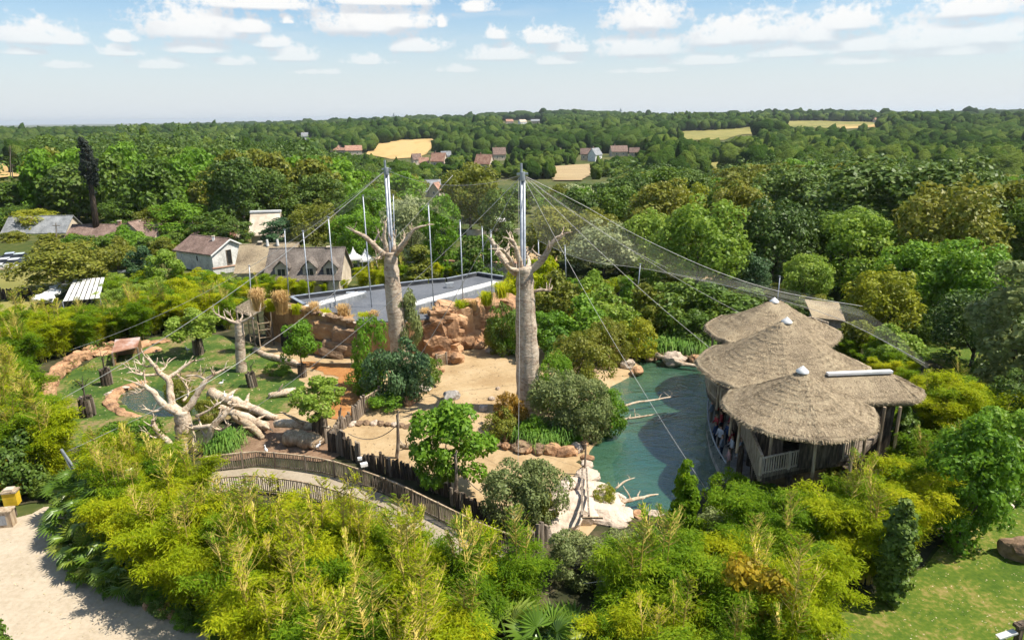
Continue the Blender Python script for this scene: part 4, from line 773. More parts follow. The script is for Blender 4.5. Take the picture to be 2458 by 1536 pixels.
# ---------------------------------------------------------------- net
def netmat(lo=.035, hi_=.09):
    m, t, o = newmat('fine_net'); d = N('ShaderNodeBsdfDiffuse', t); d.inputs[0].default_value = (.75, .74, .62, 1); tl = N('ShaderNodeBsdfTranslucent', t); tl.inputs[0].default_value = (.6, .6, .48, 1)
    a = N('ShaderNodeAddShader', t); L(d.outputs[0], a.inputs[0], t); L(tl.outputs[0], a.inputs[1], t); tr = N('ShaderNodeBsdfTransparent', t); ge = N('ShaderNodeNewGeometry', t)
    f = MA('ADD', MA('MULTIPLY', noise(ge.outputs['Position'], .35, 3, .5, t), hi_, tree=t), lo, tree=t); mx = N('ShaderNodeMixShader', t); L(f, mx.inputs[0], t); L(tr.outputs[0], mx.inputs[1], t); L(a.outputs[0], mx.inputs[2], t); L(mx.outputs[0], o.inputs[0], t); return m
M['net'] = netmat(.010, .042); M['net_thin'] = netmat(.003, .018)
def net(name, label, A, B, s, nu=14, nv=8, mt='net'):
    def rs(P):
        q, _ = spline(P, [1]*len(P), 8); return [q[round(i*(len(q)-1)/nu)] for i in range(nu+1)]
    a, b = rs(A), rs(B); V_ = []
    for i in range(nu+1):
        for j in range(nv+1):
            v = j/nv; p = a[i].lerp(b[i], v); V_.append(tuple(p-Vector((0,0,s*4*v*(1-v)))))
    F_ = [(i*(nv+1)+j, (i+1)*(nv+1)+j, (i+1)*(nv+1)+j+1, i*(nv+1)+j+1) for i in range(nu) for j in range(nv)]
    me_ = mesh_np(name, V_, F_); me_.polygons.foreach_set('use_smooth', [True]*len(F_)); o = put(name, me_, M[mt]); return tag(o, label, 'net')
eps = Vector((.05, 0, -.05))
net('aviary_net', 'fine net sheet sloping from the right mast to the right', [hR+eps, AT(1398,500,53), AT(1528,570,55), AT(1708,652,57), AT(1872,703,58), AT(2070,744,57.5)], [PT[10], AT(1398,623,72), AT(1517,641,70), AT(1640,660,66), AT(1872,690,60.5), AT(2080,745,57.6)], .6)
net('aviary_net', 'fine net sheet over the thatched roofs', [AT(1605,648,66), AT(1708,655,60), AT(1872,705,58), AT(2070,745,57), AT(2232,876,46.5)], [AT(1605,660,65), AT(1700,690,60), AT(1850,720,56), AT(2020,770,51), AT(2220,874,46)], .3)
net('aviary_net', 'fine net sheet between the masts and the poles behind', [hL, mid, hR], [PT[4], PT[6], PT[7], PT[8], PT[10]], 1.2, mt='net_thin')
net('aviary_net', 'fine net sheet falling left from the left mast', [hL-eps, hL-eps*2], [PT[0], PT[1], PT[2], PT[3], PT[4]], 1.0, mt='net_thin')
# ---------------------------------------------------------------- thatched pavilion
pc = G(1880, 1000, 0); pav = thing('thatched_pavilion', 'big waterside pavilion with joined round thatched roofs on timber decks', 'building', (pc.x, pc.y, 0))
def thatch_roof(A, B, Rr, ze, za, seed, lobes=8, flat=1.32, cap=True, nstraw=9000):
    A = Vector((*A, 0)); B = Vector((*B, 0)); ax = (B-A); L0 = ax.length; axn = ax.normalized() if L0 > 1e-3 else Vector((1,0,0)); n = 96; g_ = np.random.default_rng(seed)
    ph = seed*.7
    def prof_z(q): return ze+(za-ze)*((1-q)**flat)
    def rm(a, q): return Rr*q*(1+.014*q*math.cos(lobes*a+ph)+.008*math.sin(5*a+ph)*q)
    def cen(a):
        c = math.cos(a)*axn.x+math.sin(a)*axn.y; t = .5+.5*max(-1, min(1, c*6)); return A+ax*t
    qs = [.02,.08,.16,.26,.36,.46,.56,.66,.76,.85,.92,.97,1.0]
    prof_ = [(q, prof_z(q)+.03*math.sin(q*30+seed)) for q in qs]+[(1.012, ze-.10), (1.0, ze-.26), (.965, ze-.36), (.90, ze-.30), (.6, ze+.1), (.3, ze+.4), (.02, ze+.8)]
    vs = []
    for q, z in prof_:
        for k in range(n):
            a = 2*math.pi*k/n; c = cen(a); r = rm(a, q); jz = mnoise.noise(Vector((math.cos(a)*q*5, math.sin(a)*q*5, seed)))*.07*(q > .1)+.13*q*max(0, math.cos(lobes*a+ph))**6*(q <= 1)
            vs.append((c.x+r*math.cos(a), c.y+r*math.sin(a), z+jz))
    fs = [(i*n+k, i*n+(k+1) % n, (i+1)*n+(k+1) % n, (i+1)*n+k) for i in range(len(prof_)-1) for k in range(n)]
    ro = MB().add(vs, fs).build('roof', M['thatch'], pav, True)
    a = g_.random(nstraw)*2*math.pi; q = np.sqrt(.012+.985*g_.random(nstraw)); m_c = g_.random(nstraw) < .65; q[m_c] = np.clip((np.floor(q[m_c]*15)+.18*g_.random(int(m_c.sum())))/15, .03, .95); q[:nstraw//6] = .965+.05*g_.random(nstraw//6); P = []; T = []
    for ai, qi in zip(a, q):
        c = cen(ai); r = rm(ai, qi); z = prof_z(min(qi, 1.0)); dz = (prof_z(min(qi+.03, 1.0))-prof_z(max(qi-.03, 0)))/(Rr*.06); jz = mnoise.noise(Vector((math.cos(ai)*qi*5, math.sin(ai)*qi*5, seed)))*.07+.13*qi*max(0, math.cos(lobes*ai+ph))**6
        if qi > .96: P.append((c.x+r*1.005*math.cos(ai), c.y+r*1.005*math.sin(ai), ze-.02-.16*g_.random())); T.append((math.cos(ai)*.5, math.sin(ai)*.5, -1))
        else: P.append((c.x+r*math.cos(ai), c.y+r*math.sin(ai), z+jz+.02)); T.append((math.cos(ai), math.sin(ai), dz+.05))
    P = np.array(P)-np.array(pav.location); T = np.array(T)+g_.normal(size=(nstraw, 3))*.16; Nn = unit(np.stack([np.cos(a)*.5, np.sin(a)*.5, np.ones(nstraw)], 1)+g_.normal(size=(nstraw, 3))*.16)
    V_, F_ = cards(P, Nn, T, .20+.2*g_.random(nstraw), .03+.02*g_.random(nstraw)); put('straw', mesh_np('straw', V_, F_), M['straw'], ro, kind='stuff')
    if cap:
        m_ = (A+B)/2
        if L0 > 2: MB().bar((A.x+.2, A.y, za+.13), (B.x, B.y, za+.13), .34, .16).build('ridge_cap', M['white'], ro)
        else: MB().lathe([(.02, .22), (.08, .16), (.22, .03), (.36, -.10), (.36, -.18)], 16, (m_.x, m_.y, za+.02)).build('ridge_cap', M['white'], ro, True)
    return ro
C3, C2, C1 = (16.9, 37.3), (18.35, 43.7), (20.3, 52.0)
thatch_roof(C3, C3, 4.25, 5.35, 7.75, 1, nstraw=11000); thatch_roof((C2[0]-.4, C2[1]), (C2[0]+.5, C2[1]+.2), 5.2, 5.55, 8.8, 2, nstraw=13000); thatch_roof(C1, (C1[0]+.9, C1[1]+.3), 4.7, 5.5, 7.95, 3, nstraw=9000)
thatch_roof((19.6, 40.2), (24.0, 40.5), 1.95, 5.15, 6.2, 4, flat=1.0, nstraw=7000)
DZ = 2.8
def deck(poly, name='deck'):
    q = MB().prism([(p.x, p.y) for p in poly], DZ-.22, DZ).build(name, M['greywood'], pav)
    MB().prism(grow([(p.x, p.y) for p in poly], .99), DZ-.5, DZ-.222).build('joists', M['darkwood'], q); return q
D3 = [G(x, y, DZ) for x, y in [(1825,1140),(1925,1118),(2060,1092),(2120,1030),(2105,960),(1940,950),(1768,990)]]
D2 = [G(x, y, DZ) for x, y in [(1694,918),(1699,938),(1716,958),(1757,981),(1800,985),(1935,946),(2075,905),(2000,850),(1750,862),(1704,895)]]
D1 = [Vector((C1[0]+4.2*math.cos(a), C1[1]+4.2*math.sin(a), DZ)) for a in [i*math.pi/6 for i in range(12)]]
for D in (D3, D2, D1): deck(D)
_bal = MB().box((0,0,.5), (.05,.05,.9)).mesh('baluster'); _bal.materials.append(M['railwood'])
def railing(path, z, parent, step=.17, h=1.05, post=1.9, mat='railwood', bal=None, wave=False):
    pts = [Vector((p[0], p[1], z)) for p in path]; off = parent.location
    for p, d in along(pts, post):
        MB().box((p.x, p.y, z+h*.52), (.13, .13, h*1.08), math.atan2(d.y, d.x)).build('post', M[mat], parent)
    for a, b in zip(pts, pts[1:]):
        MB().bar(a+Vector((0,0,h)), b+Vector((0,0,h)), .11, .07).build('top_rail', M[mat], parent); MB().bar(a+Vector((0,0,.12)), b+Vector((0,0,.12)), .07, .07).build('bottom_rail', M[mat], parent)
    for p, d in along(pts, step):
        put('baluster', bal or _bal, None, parent, p-off, (0, 0, math.atan2(d.y, d.x)), (1, 1, h*.97))
railing([D3[0], D3[1], D3[2]], DZ, pav); railing([D2[0], D2[1], D2[2], D2[3]], DZ, pav); 
# solid board screen on the left side of the front deck
a, b = D3[6], D3[0]
for p, d in along([a, b], .24): MB().bar((p.x, p.y, DZ-.4), (p.x, p.y, DZ+1.1), .20, .05).build('board', M['railwood'], pav)
MB().bar((a.x, a.y, DZ+1.16), (b.x, b.y, DZ+1.16), .16, .09).build('top_rail', M['tanwood'], pav)
for (c, r, z1) in ((C3, 4.25, 5.3), (C2, 5.2, 5.5), (C1, 4.7, 5.4)):
    n = 20
    for k in range(n):
        a0, a1 = 2*math.pi*k/n, 2*math.pi*(k+.97)/n
        if k % 5 == 3: continue
        MB().bar((c[0]+.62*r*math.cos((a0+a1)/2), c[1]+.62*r*math.sin((a0+a1)/2), DZ), (c[0]+.62*r*math.cos((a0+a1)/2), c[1]+.62*r*math.sin((a0+a1)/2), z1), .62*r*2*math.pi/n*.98, .1) if False else None
        p0 = (c[0]+.62*r*math.cos(a0), c[1]+.62*r*math.sin(a0)); p1 = (c[0]+.62*r*math.cos(a1), c[1]+.62*r*math.sin(a1)); mx_, my_ = (p0[0]+p1[0])/2, (p0[1]+p1[1])/2
        MB().box((mx_, my_, (DZ+z1+.5)/2), (math.hypot(p1[0]-p0[0], p1[1]-p0[1]), .1, z1+.5-DZ), math.atan2(p1[1]-p0[1], p1[0]-p0[0])).build('wall_panel', M['darkwood'], pav)  # dark wood puts the shade of the interior into the panels' colour
    for k in range(10):
        a_ = 2*math.pi*(k+.3)/10; MB().tube([(c[0]+.88*r*math.cos(a_), c[1]+.88*r*math.sin(a_), DZ), (c[0]+.86*r*math.cos(a_), c[1]+.86*r*math.sin(a_), z1-.15)], .09, 7).build('post', M['tanwood'], pav)
    for k in range(9):
        a_ = 2*math.pi*(k+.1)/9; MB().tube([(c[0]+.7*r*math.cos(a_), c[1]+.7*r*math.sin(a_), -1.4), (c[0]+.7*r*math.cos(a_), c[1]+.7*r*math.sin(a_), DZ-.45)], .2, 8).build('pile', M['darkwood'], pav)
    MB().lathe([(.45*r, -1.4), (.45*r, DZ-.5)], 24, (c[0], c[1], 0)).build('plinth', M['rock2'], pav)
for k in range(5):
    MB().tube([(19.6+k*.95, 38.0, 0), (19.6+k*.95, 38.0, 5.0)], .09, 7).build('post', M['tanwood'], pav)
MB().box((21.4, 40.2, 2.45), (4.6, 2.4, 4.9)).build('wall', M['darkwood'], pav)
# lower viewing gallery along the water
GZ = .25; gal = thing('viewing_gallery', 'low curved gallery with glass balustrade at the water under the pavilion', 'gallery', tuple(G(1735, 1060)))
gp_ = [G(x, y, GZ) for x, y in [(1703,965),(1697,1000),(1697,1035),(1706,1080),(1720,1115),(1740,1150),(1800,1165),(1800,1080),(1790,1000),(1765,965)]]
MB().prism([(p.x, p.y) for p in gp_], -1.4, GZ).build('floor', M['greyrock'], gal)
edge = smooth_path([(p.x, p.y, GZ) for p in gp_[:6]], 4); m_, t_, o_ = newmat('clear_glass'); gl = N('ShaderNodeBsdfGlossy', t_); gl.inputs['Roughness'].default_value = .05; tr = N('ShaderNodeBsdfTransparent', t_); tr.inputs[0].default_value = (.85,.9,.88,1); mx = N('ShaderNodeMixShader', t_); mx.inputs[0].default_value = .12; L(tr.outputs[0], mx.inputs[1], t_); L(gl.outputs[0], mx.inputs[2], t_); L(mx.outputs[0], o_.inputs[0], t_); M['glass'] = m_
for a, b in zip(edge[::2], edge[2::2]): MB().bar((a.x, a.y, GZ+.55), (b.x-.01, b.y, GZ+.55), .03, 1.0).build('glass_panel', M['glass'], gal)
MB().tube([(p.x, p.y, GZ+1.12) for p in edge], .05, 6).build('handrail', M['steel'], gal, True)
# visitors
def person_mesh():
    V_ = [(0,0,.95),(0,0,1.15),(0,.01,1.35),(0,.01,1.47),(0,-.01,1.56),(0,-.015,1.66),(0,-.01,1.74), (.19,0,1.40),(.25,-.03,1.15),(.24,-.14,.93),(-.19,0,1.40),(-.25,-.03,1.15),(-.22,-.18,1.0), (.10,0,.88),(.11,-.01,.48),(.12,.01,.07),(.12,-.14,.04),(-.10,0,.88),(-.11,-.03,.48),(-.12,0,.07),(-.12,-.15,.04),(.23,-.20,.86),(-.2,-.26,.98)]
    E_ = [(0,1),(1,2),(2,3),(3,4),(4,5),(5,6),(2,7),(7,8),(8,9),(2,10),(10,11),(11,12),(0,13),(13,14),(14,15),(15,16),(0,17),(17,18),(18,19),(19,20),(9,21),(12,22)]
    rad = [.15,.14,.155,.07,.085,.105,.06,.08,.055,.04,.08,.055,.04,.10,.07,.05,.035,.10,.07,.05,.035,.03,.03]
    me_ = bpy.data.meshes.new('person'); me_.from_pydata(V_, E_, []); o = bpy.data.objects.new('person_build', me_); COL.objects.link(o); md = o.modifiers.new('s', 'SKIN'); o.modifiers.new('u', 'SUBSURF').levels = 1
    for i, r in enumerate(rad): me_.skin_vertices[0].data[i].radius = (r, r*(.75 if i < 3 else 1)); me_.skin_vertices[0].data[i].use_root = (i == 0)
    dg = bpy.context.evaluated_depsgraph_get(); out = bpy.data.meshes.new_from_object(o.evaluated_get(dg)); bpy.data.objects.remove(o); bpy.data.meshes.remove(me_); out.name = 'person'
    out.polygons.foreach_set('use_smooth', [True]*len(out.polygons)); return out
def flat(name, c): return surf(name, [(0.3, tuple(k*.85 for k in c)), (0.7, c)], 6, .8, 0)
skin = flat('skin', (.5,.32,.23)); hairs = [flat('hair_dark', (.03,.02,.015)), flat('hair_fair', (.25,.16,.07))]; tops = [flat('cloth_%d' % i, c) for i, c in enumerate([(.55,.55,.55),(.4,.05,.06),(.05,.09,.2),(.5,.3,.28),(.12,.14,.12),(.6,.62,.66),(.25,.3,.36)])]; trs = [flat('trousers_%d' % i, c) for i, c in enumerate([(.03,.04,.07),(.10,.09,.07),(.25,.22,.17)])]
CN = ['pale grey','dark red','navy blue','dusty pink','dark green','white','slate blue']; TN = ['navy','brown','beige']; pm = person_mesh(); PV = {}
def person(p, rz, ti, ki, hi_, label, group=None):
    k = (ti, ki, hi_)
    if k not in PV:
        m_ = pm.copy(); m_.materials.clear()
        for mm in (trs[ki], tops[ti], skin, hairs[hi_]): m_.materials.append(mm)
        for f in m_.polygons:
            z = f.center.z; f.material_index = 3 if (z > 1.66 or (z > 1.53 and f.center.y > .03)) else (2 if z > 1.46 or (z < 1.02 and abs(f.center.x) > .185) else (1 if z > .93 else 0))
        PV[k] = m_
    o = put('person', PV[k], None, None, p, (0, 0, rz)); return tag(o, label, 'person', group)
rp = random.Random(4); gpoly = [(p.x, p.y) for p in gp_]; n = 0
spots = []
while n < 26 and len(spots) < 26:
    x, y_ = rp.uniform(1702, 1782), rp.uniform(978, 1135); p = G(x, y_, GZ)
    if not inpoly(p.x, p.y, gpoly) or any((p-q).length < .5 for q in spots) or min((p-e).length for e in edge) < .35: continue
    spots.append(p); n += 1; ti, ki, hi_ = rp.randrange(7), rp.randrange(3), rp.randrange(2)
    person((p.x, p.y, GZ), rp.uniform(.6, 2.4)+math.pi, ti, ki, hi_, 'visitor in %s top and %s trousers in the gallery under the pavilion' % (CN[ti], TN[ki]), 'visitors in the gallery')
# small tiled hut and board walk behind the pavilion
hp = AT(1978, 775, 66.5); hut = thing('small_hut', 'small hut with tan tiled roof behind the thatched roofs', 'hut', (hp.x, hp.y, 0))
MB().box((hp.x+.4, hp.y+.6, 1.1), (2.6, 2.6, 2.2), -.2).build('wall', M['greyrock'], hut); z0 = 2.2
rx = hp.x; MB().add([(rx-1.7, hp.y-1.0, z0+.2), (rx+1.5, hp.y-1.3, z0-.1), (rx+2.0, hp.y+1.5, z0+1.0), (rx-1.4, hp.y+1.9, z0+1.3), (rx-1.7, hp.y-1.0, z0+.32), (rx+1.5, hp.y-1.3, z0+.02), (rx+2.0, hp.y+1.5, z0+1.12), (rx-1.4, hp.y+1.9, z0+1.42)], [(0,3,2,1),(4,5,6,7),(0,1,5,4),(1,2,6,5),(2,3,7,6),(3,0,4,7)]).build('roof', M['thatch'], hut)
bw = thing('back_footbridge', 'brown timber footbridge behind the back thatched roof', 'footbridge', tuple(G(1935, 792)))
q = [G(x, y, 2.2) for x, y in [(1905,790),(1945,786),(1985,800),(1975,815),(1930,815)]]; MB().prism([(p.x, p.y) for p in q], 2.0, 2.2).build('deck', M['tanwood'], bw); railing([q[0], q[1], q[2]], 2.2, bw, .3)
for p in q: MB().tube([(p.x, p.y, 0), (p.x, p.y, 2.0)], .12, 6).build('pile', M['darkwood'], bw)
# ---------------------------------------------------------------- houses
def gable(o, A, u, L_, W_, hw, hr, wallm, roofm, z0=0.0, over=.35, thick=.16, tiles=True):
    """walls and two roof slopes of a gabled house: corner A, long side direction u, W_ to its left"""
    u = Vector((u[0], u[1], 0)).normalized(); v = Vector((-u.y, u.x, 0)); A = Vector((A[0], A[1], z0)); P = lambda s, t, z: A+u*s+v*t+Vector((0,0,z))
    vs = [P(0,0,-1), P(L_,0,-1), P(L_,W_,-1), P(0,W_,-1), P(0,0,hw), P(L_,0,hw), P(L_,W_,hw), P(0,W_,hw), P(0,W_/2,hw+hr), P(L_,W_/2,hw+hr)]
    MB().add(vs, [(0,1,5,4),(2,3,7,6),(1,2,6,9,5),(3,0,4,8,7),(4,5,9,8),(6,7,8,9),(3,2,1,0)]).build('wall', M[wallm], o)
    k = hr/(W_/2); roofs = []
    for sgn in (0, 1):
        f = (lambda s, t, z: P(s, t, z)) if sgn == 0 else (lambda s, t, z: P(s, W_-t, z))
        b = [f(-over, -over, hw-over*k+.03), f(L_+over, -over, hw-over*k+.03), f(L_+over, W_/2, hw+hr+.03), f(-over, W_/2, hw+hr+.03)]; tp = [p+Vector((0,0,thick)) for p in b]
        roofs.append(MB().add(b+tp, [(0,3,2,1),(4,5,6,7),(0,1,5,4),(1,2,6,5),(2,3,7,6),(3,0,4,7)]).build('roof', M[roofm], o))
    MB().bar(P(-over, W_/2, hw+hr+.16), P(L_+over, W_/2, hw+hr+.16), .25, .14).build('ridge', M[roofm], roofs[0])
    return P, roofs
def opening(o, P, s, t, z, w, h, side, name='window', frame='white', pane='glassdark'):
    """side 's': on the long wall t = 0 facing out; 'g0' / 'g1': on the gable ends"""
    e = .04
    if side == 's': q = lambda a, b, c: P(s+a, -e-c, z+b)
    elif side == 'g1': q = lambda a, b, c: P(s+e+c, t+a, z+b)
    else: q = lambda a, b, c: P(s-e-c, t-a, z+b)
    fr = MB(); 
    for (a0, b0, a1, b1) in ((-w/2, 0, -w/2+.09, h), (w/2-.09, 0, w/2, h), (-w/2+.09, 0, w/2-.09, .09), (-w/2+.09, h-.09, w/2-.09, h)):
        fr.add([q(a0,b0,-.04), q(a1,b0,-.04), q(a1,b1,-.04), q(a0,b1,-.04), q(a0,b0,.05), q(a1,b0,.05), q(a1,b1,.05), q(a0,b1,.05)], [(0,3,2,1),(4,5,6,7),(0,1,5,4),(1,2,6,5),(2,3,7,6),(3,0,4,7)])
    wo_ = fr.build(name, M[frame], o); MB().add([q(-w/2+.07,.07,.0), q(w/2-.07,.07,.0), q(w/2-.07,h-.07,.0), q(-w/2+.07,h-.07,.0)], [(0,1,2,3)]).build('pane', M[pane], wo_)
    if name == 'window' and w > .6: 
        MB().bar(q(0,.06,.03), q(0,h-.06,.03), .05).build('glazing_bar', M[frame], wo_)
    return wo_
def chimney(o, p, h, mat='redtile', s=.55):
    c = MB().box((p.x, p.y, p.z+h/2-.5), (s, s, h+1.0), .2).build('chimney', M[mat], o); MB().box((p.x, p.y, p.z+h+.05), (s*1.2, s*1.2, .14), .2).build('chimney_cap', M['stucco'], c)
# white barn
A = G(508, 653); Bc = G(428, 641); u = (A-Bc); barn = thing('white_barn', 'white limewashed barn with brown tiled roof and a dark gable door', 'building', tuple(A))
P, rf_ = gable(barn, (Bc.x, Bc.y), (u.x, u.y), 8.6, 6.6, 2.75, 1.75, 'offwhite', 'tile')
opening(barn, P, 5.1, 0, 1.35, .6, 1.0, 's'); opening(barn, P, 8.6, 3.0, .7, .95, 2.3, 'g1', 'door', 'greywood', 'black'); opening(barn, P, 1.4, 0, 0, .5, 2.4, 's', 'door', 'white', 'offwhite'); chimney(rf_[0], P(6.0, 2.6, 4.1), .8, 'white', .35)
MB().add([P(5.3,-.36,2.66)+Vector((0,0,.1)), P(5.45,-.36,2.66)+Vector((0,0,.1)), P(5.45,3.2,4.5)+Vector((0,0,.12)), P(5.3,3.2,4.5)+Vector((0,0,.12))], [(0,1,2,3)]).build('roof_seam', M['darkwood'], barn)
for y0 in (3.3,):
    MB().bar(P(8.97, -.4, 2.62), P(8.97, 3.3, 4.55), .06, .2).build('bargeboard', M['white'], barn); MB().bar(P(8.97, 7.0, 2.62), P(8.97, 3.3, 4.55), .06, .2).build('bargeboard', M['white'], barn)
# white garden wall with red tile coping next to the barn
a, b = G(512, 660), G(575, 650); gw = thing('garden_wall', 'low white wall with tiled coping beside the white barn', 'wall', tuple(a)); MB().bar((a.x, a.y, .45), (b.x, b.y, .45), .3, .9).build('wall', M['offwhite'], gw); MB().bar((a.x, a.y, .96), (b.x, b.y, .96), .5, .12).build('coping', M['redtile'], gw)
# grey tiled house with dormers
X0, X1 = AT(585, 660, 88).x, AT(814, 660, 88).x; gh = thing('grey_tiled_house', 'long house with steep mossy grey tiled roof and two dormer windows', 'building', (X0, 87.4, 0))
P, rf_ = gable(gh, (X0+3, 87.4), (1, .03), X1-X0-3, 8.0, 2.0, 3.3, 'stucco', 'greytile')
P2, rf2 = gable(gh, (X0-2.5, 92), (1, .10), 7.5, 8.0, 2.1, 3.0, 'stucco', 'thatch')
for px_ in (671, 738, 788):
    xx = AT(px_, 660, 87).x; s = xx-(X0+3); z = 2.15; dm = MB(); y0 = -.15
    w = .85; vs = [P(s-w, .45, z), P(s+w, .45, z), P(s+w, .45, z+1.35), P(s, .45, z+2.15), P(s-w, .45, z+1.35), P(s-w, 4.2, z), P(s+w, 4.2, z), P(s+w, 4.2, z+1.35), P(s, 4.2, z+2.15), P(s-w, 4.2, z+1.35)]
    d_ = MB().add(vs, [(0,1,2,3,4),(0,4,9,5),(1,6,7,2)]).build('dormer', M['stucco'], gh)
    for sg in (-1, 1): MB().add([P(s+sg*(w+.25), .2, z+1.15), P(s, .2, z+2.25), P(s, 4.4, z+2.25), P(s+sg*(w+.25), 4.4, z+1.15), P(s+sg*(w+.25), .2, z+1.29), P(s, .2, z+2.39), P(s, 4.4, z+2.39), P(s+sg*(w+.25), 4.4, z+1.29)], [(0,3,2,1),(4,5,6,7),(0,1,5,4),(1,2,6,5),(2,3,7,6),(3,0,4,7)]).build('dormer_roof', M['greytile'], d_)
    opening(d_, lambda a_, b_, c_: P(a_, b_+.45, c_)-Vector((0,0,0)), s, 0, z+.08, 1.15, 1.2, 's', 'window', 'stucco')
for s in (2.5, 8.0): chimney(rf2[0] if s < 3 else rf_[0], (P2 if s < 3 else P)(s if s < 3 else 7.6, 4, 5.0), .5, 'greytile', .5)
for s in (3.6, 5.0): 
    q = P2(s, 3.6, 5.0); MB().tube([q, q+Vector((0,0,.9))], [.22, .16], 8).build('roof_vent', M['offwhite'], gh)
# brown tiled cottage, slate house, cream building
A = G(165, 596); ct = thing('brown_tiled_cottage', 'long low cottage with mossy brown tiled roof and two chimneys', 'building', tuple(A)); P, rf_ = gable(ct, (A.x, A.y), (1, -.02), 16.0, 5.5, 2.0, 1.8, 'stucco', 'tile')
for s in (8.6, 12.3): chimney(rf_[0], P(s, 2.75, 3.8), .7)
P3, r3 = gable(ct, (A.x+14.2, A.y-.4), (.2, 1), 6.5, 5.0, 2.3, 2.2, 'stucco', 'tile')
for s in (3, 6, 10.5): opening(ct, P, s, 0, .8, .9, 1.0, 's')
A = G(12, 585); sl = thing('slate_house', 'slate roofed house at the left edge above the cars', 'building', tuple(A)); P, rf_ = gable(sl, (A.x, A.y), (1, .05), 11.5, 6.5, 2.0, 2.6, 'stucco', 'slate'); chimney(rf_[0], P(4.2, 2.2, 3.6), 1.0, 'redtile', .7); opening(sl, P, 3, 0, .7, .9, 1.1, 's'); opening(sl, P, 8, 0, .7, .9, 1.1, 's')
A = G(606, 598); cb = thing('cream_building', 'cream building with tan roof behind the grey house', 'building', tuple(A)); P, rf_ = gable(cb, (A.x, A.y), (1, .15), 4.6, 7.0, 2.6, 3.4, 'stucco', 'stucco'); MB().bar(P(-.4, 3.5, 6.2), P(5.0, 3.5, 6.2), .9, .3).build('ridge_cap', M['white'], rf_[0])
A = G(430, 606); rh = thing('red_roofed_shed', 'low red roofed shed behind the white barn', 'shed', tuple(A)); P, _ = gable(rh, (A.x+2, A.y+2), (1, .05), 7, 5, 2.2, 1.6, 'stucco', 'redtile'); opening(rh, P, 3, 0, .8, .8, .9, 's')
# white tents
for i, (x, yp, yb, w) in enumerate([(847,592,618,40),(876,596,621,41)]):
    b = AT(x, yb, 98+i*1.5); tp = AT(x, yp, 98+i*1.5); hw = w*b.y/FPX/2; o = thing('white_tent', ['white pointed party tent, left one of the pair','white pointed party tent, right one of the pair'][i], 'tent', (b.x, b.y, 0)); zb = b.z
    n = 16; vs = [(tp.x, b.y, tp.z)]
    for q, k in ((.12, .72), (.4, .32), (1.0, 0.0)):
        for j in range(4):
            a_ = math.pi/4+j*math.pi/2+.3; vs.append((tp.x+hw*1.3*q*math.cos(a_), b.y+hw*1.3*q*math.sin(a_), zb+(tp.z-zb)*k))
    fs = [(0, 1+j, 1+(j+1) % 4) for j in range(4)]+[(1+4*r_+j, 1+4*(r_+1)+j, 1+4*(r_+1)+(j+1) % 4, 1+4*r_+(j+1) % 4) for r_ in range(2) for j in range(4)]
    MB().add(vs, fs).build('canopy', M['white'], o)
    for j in range(4):
        v_ = vs[9+j]; MB().tube([(v_[0], v_[1], 0), v_], .05, 6).build('leg', M['steel'], o)
        v2 = vs[9+(j+1) % 4]; MB().add([v_, v2, (v2[0], v2[1], v2[2]-.25), (v_[0], v_[1], v_[2]-.25)], [(0,1,2,3)]).build('valance', M['white'], o)
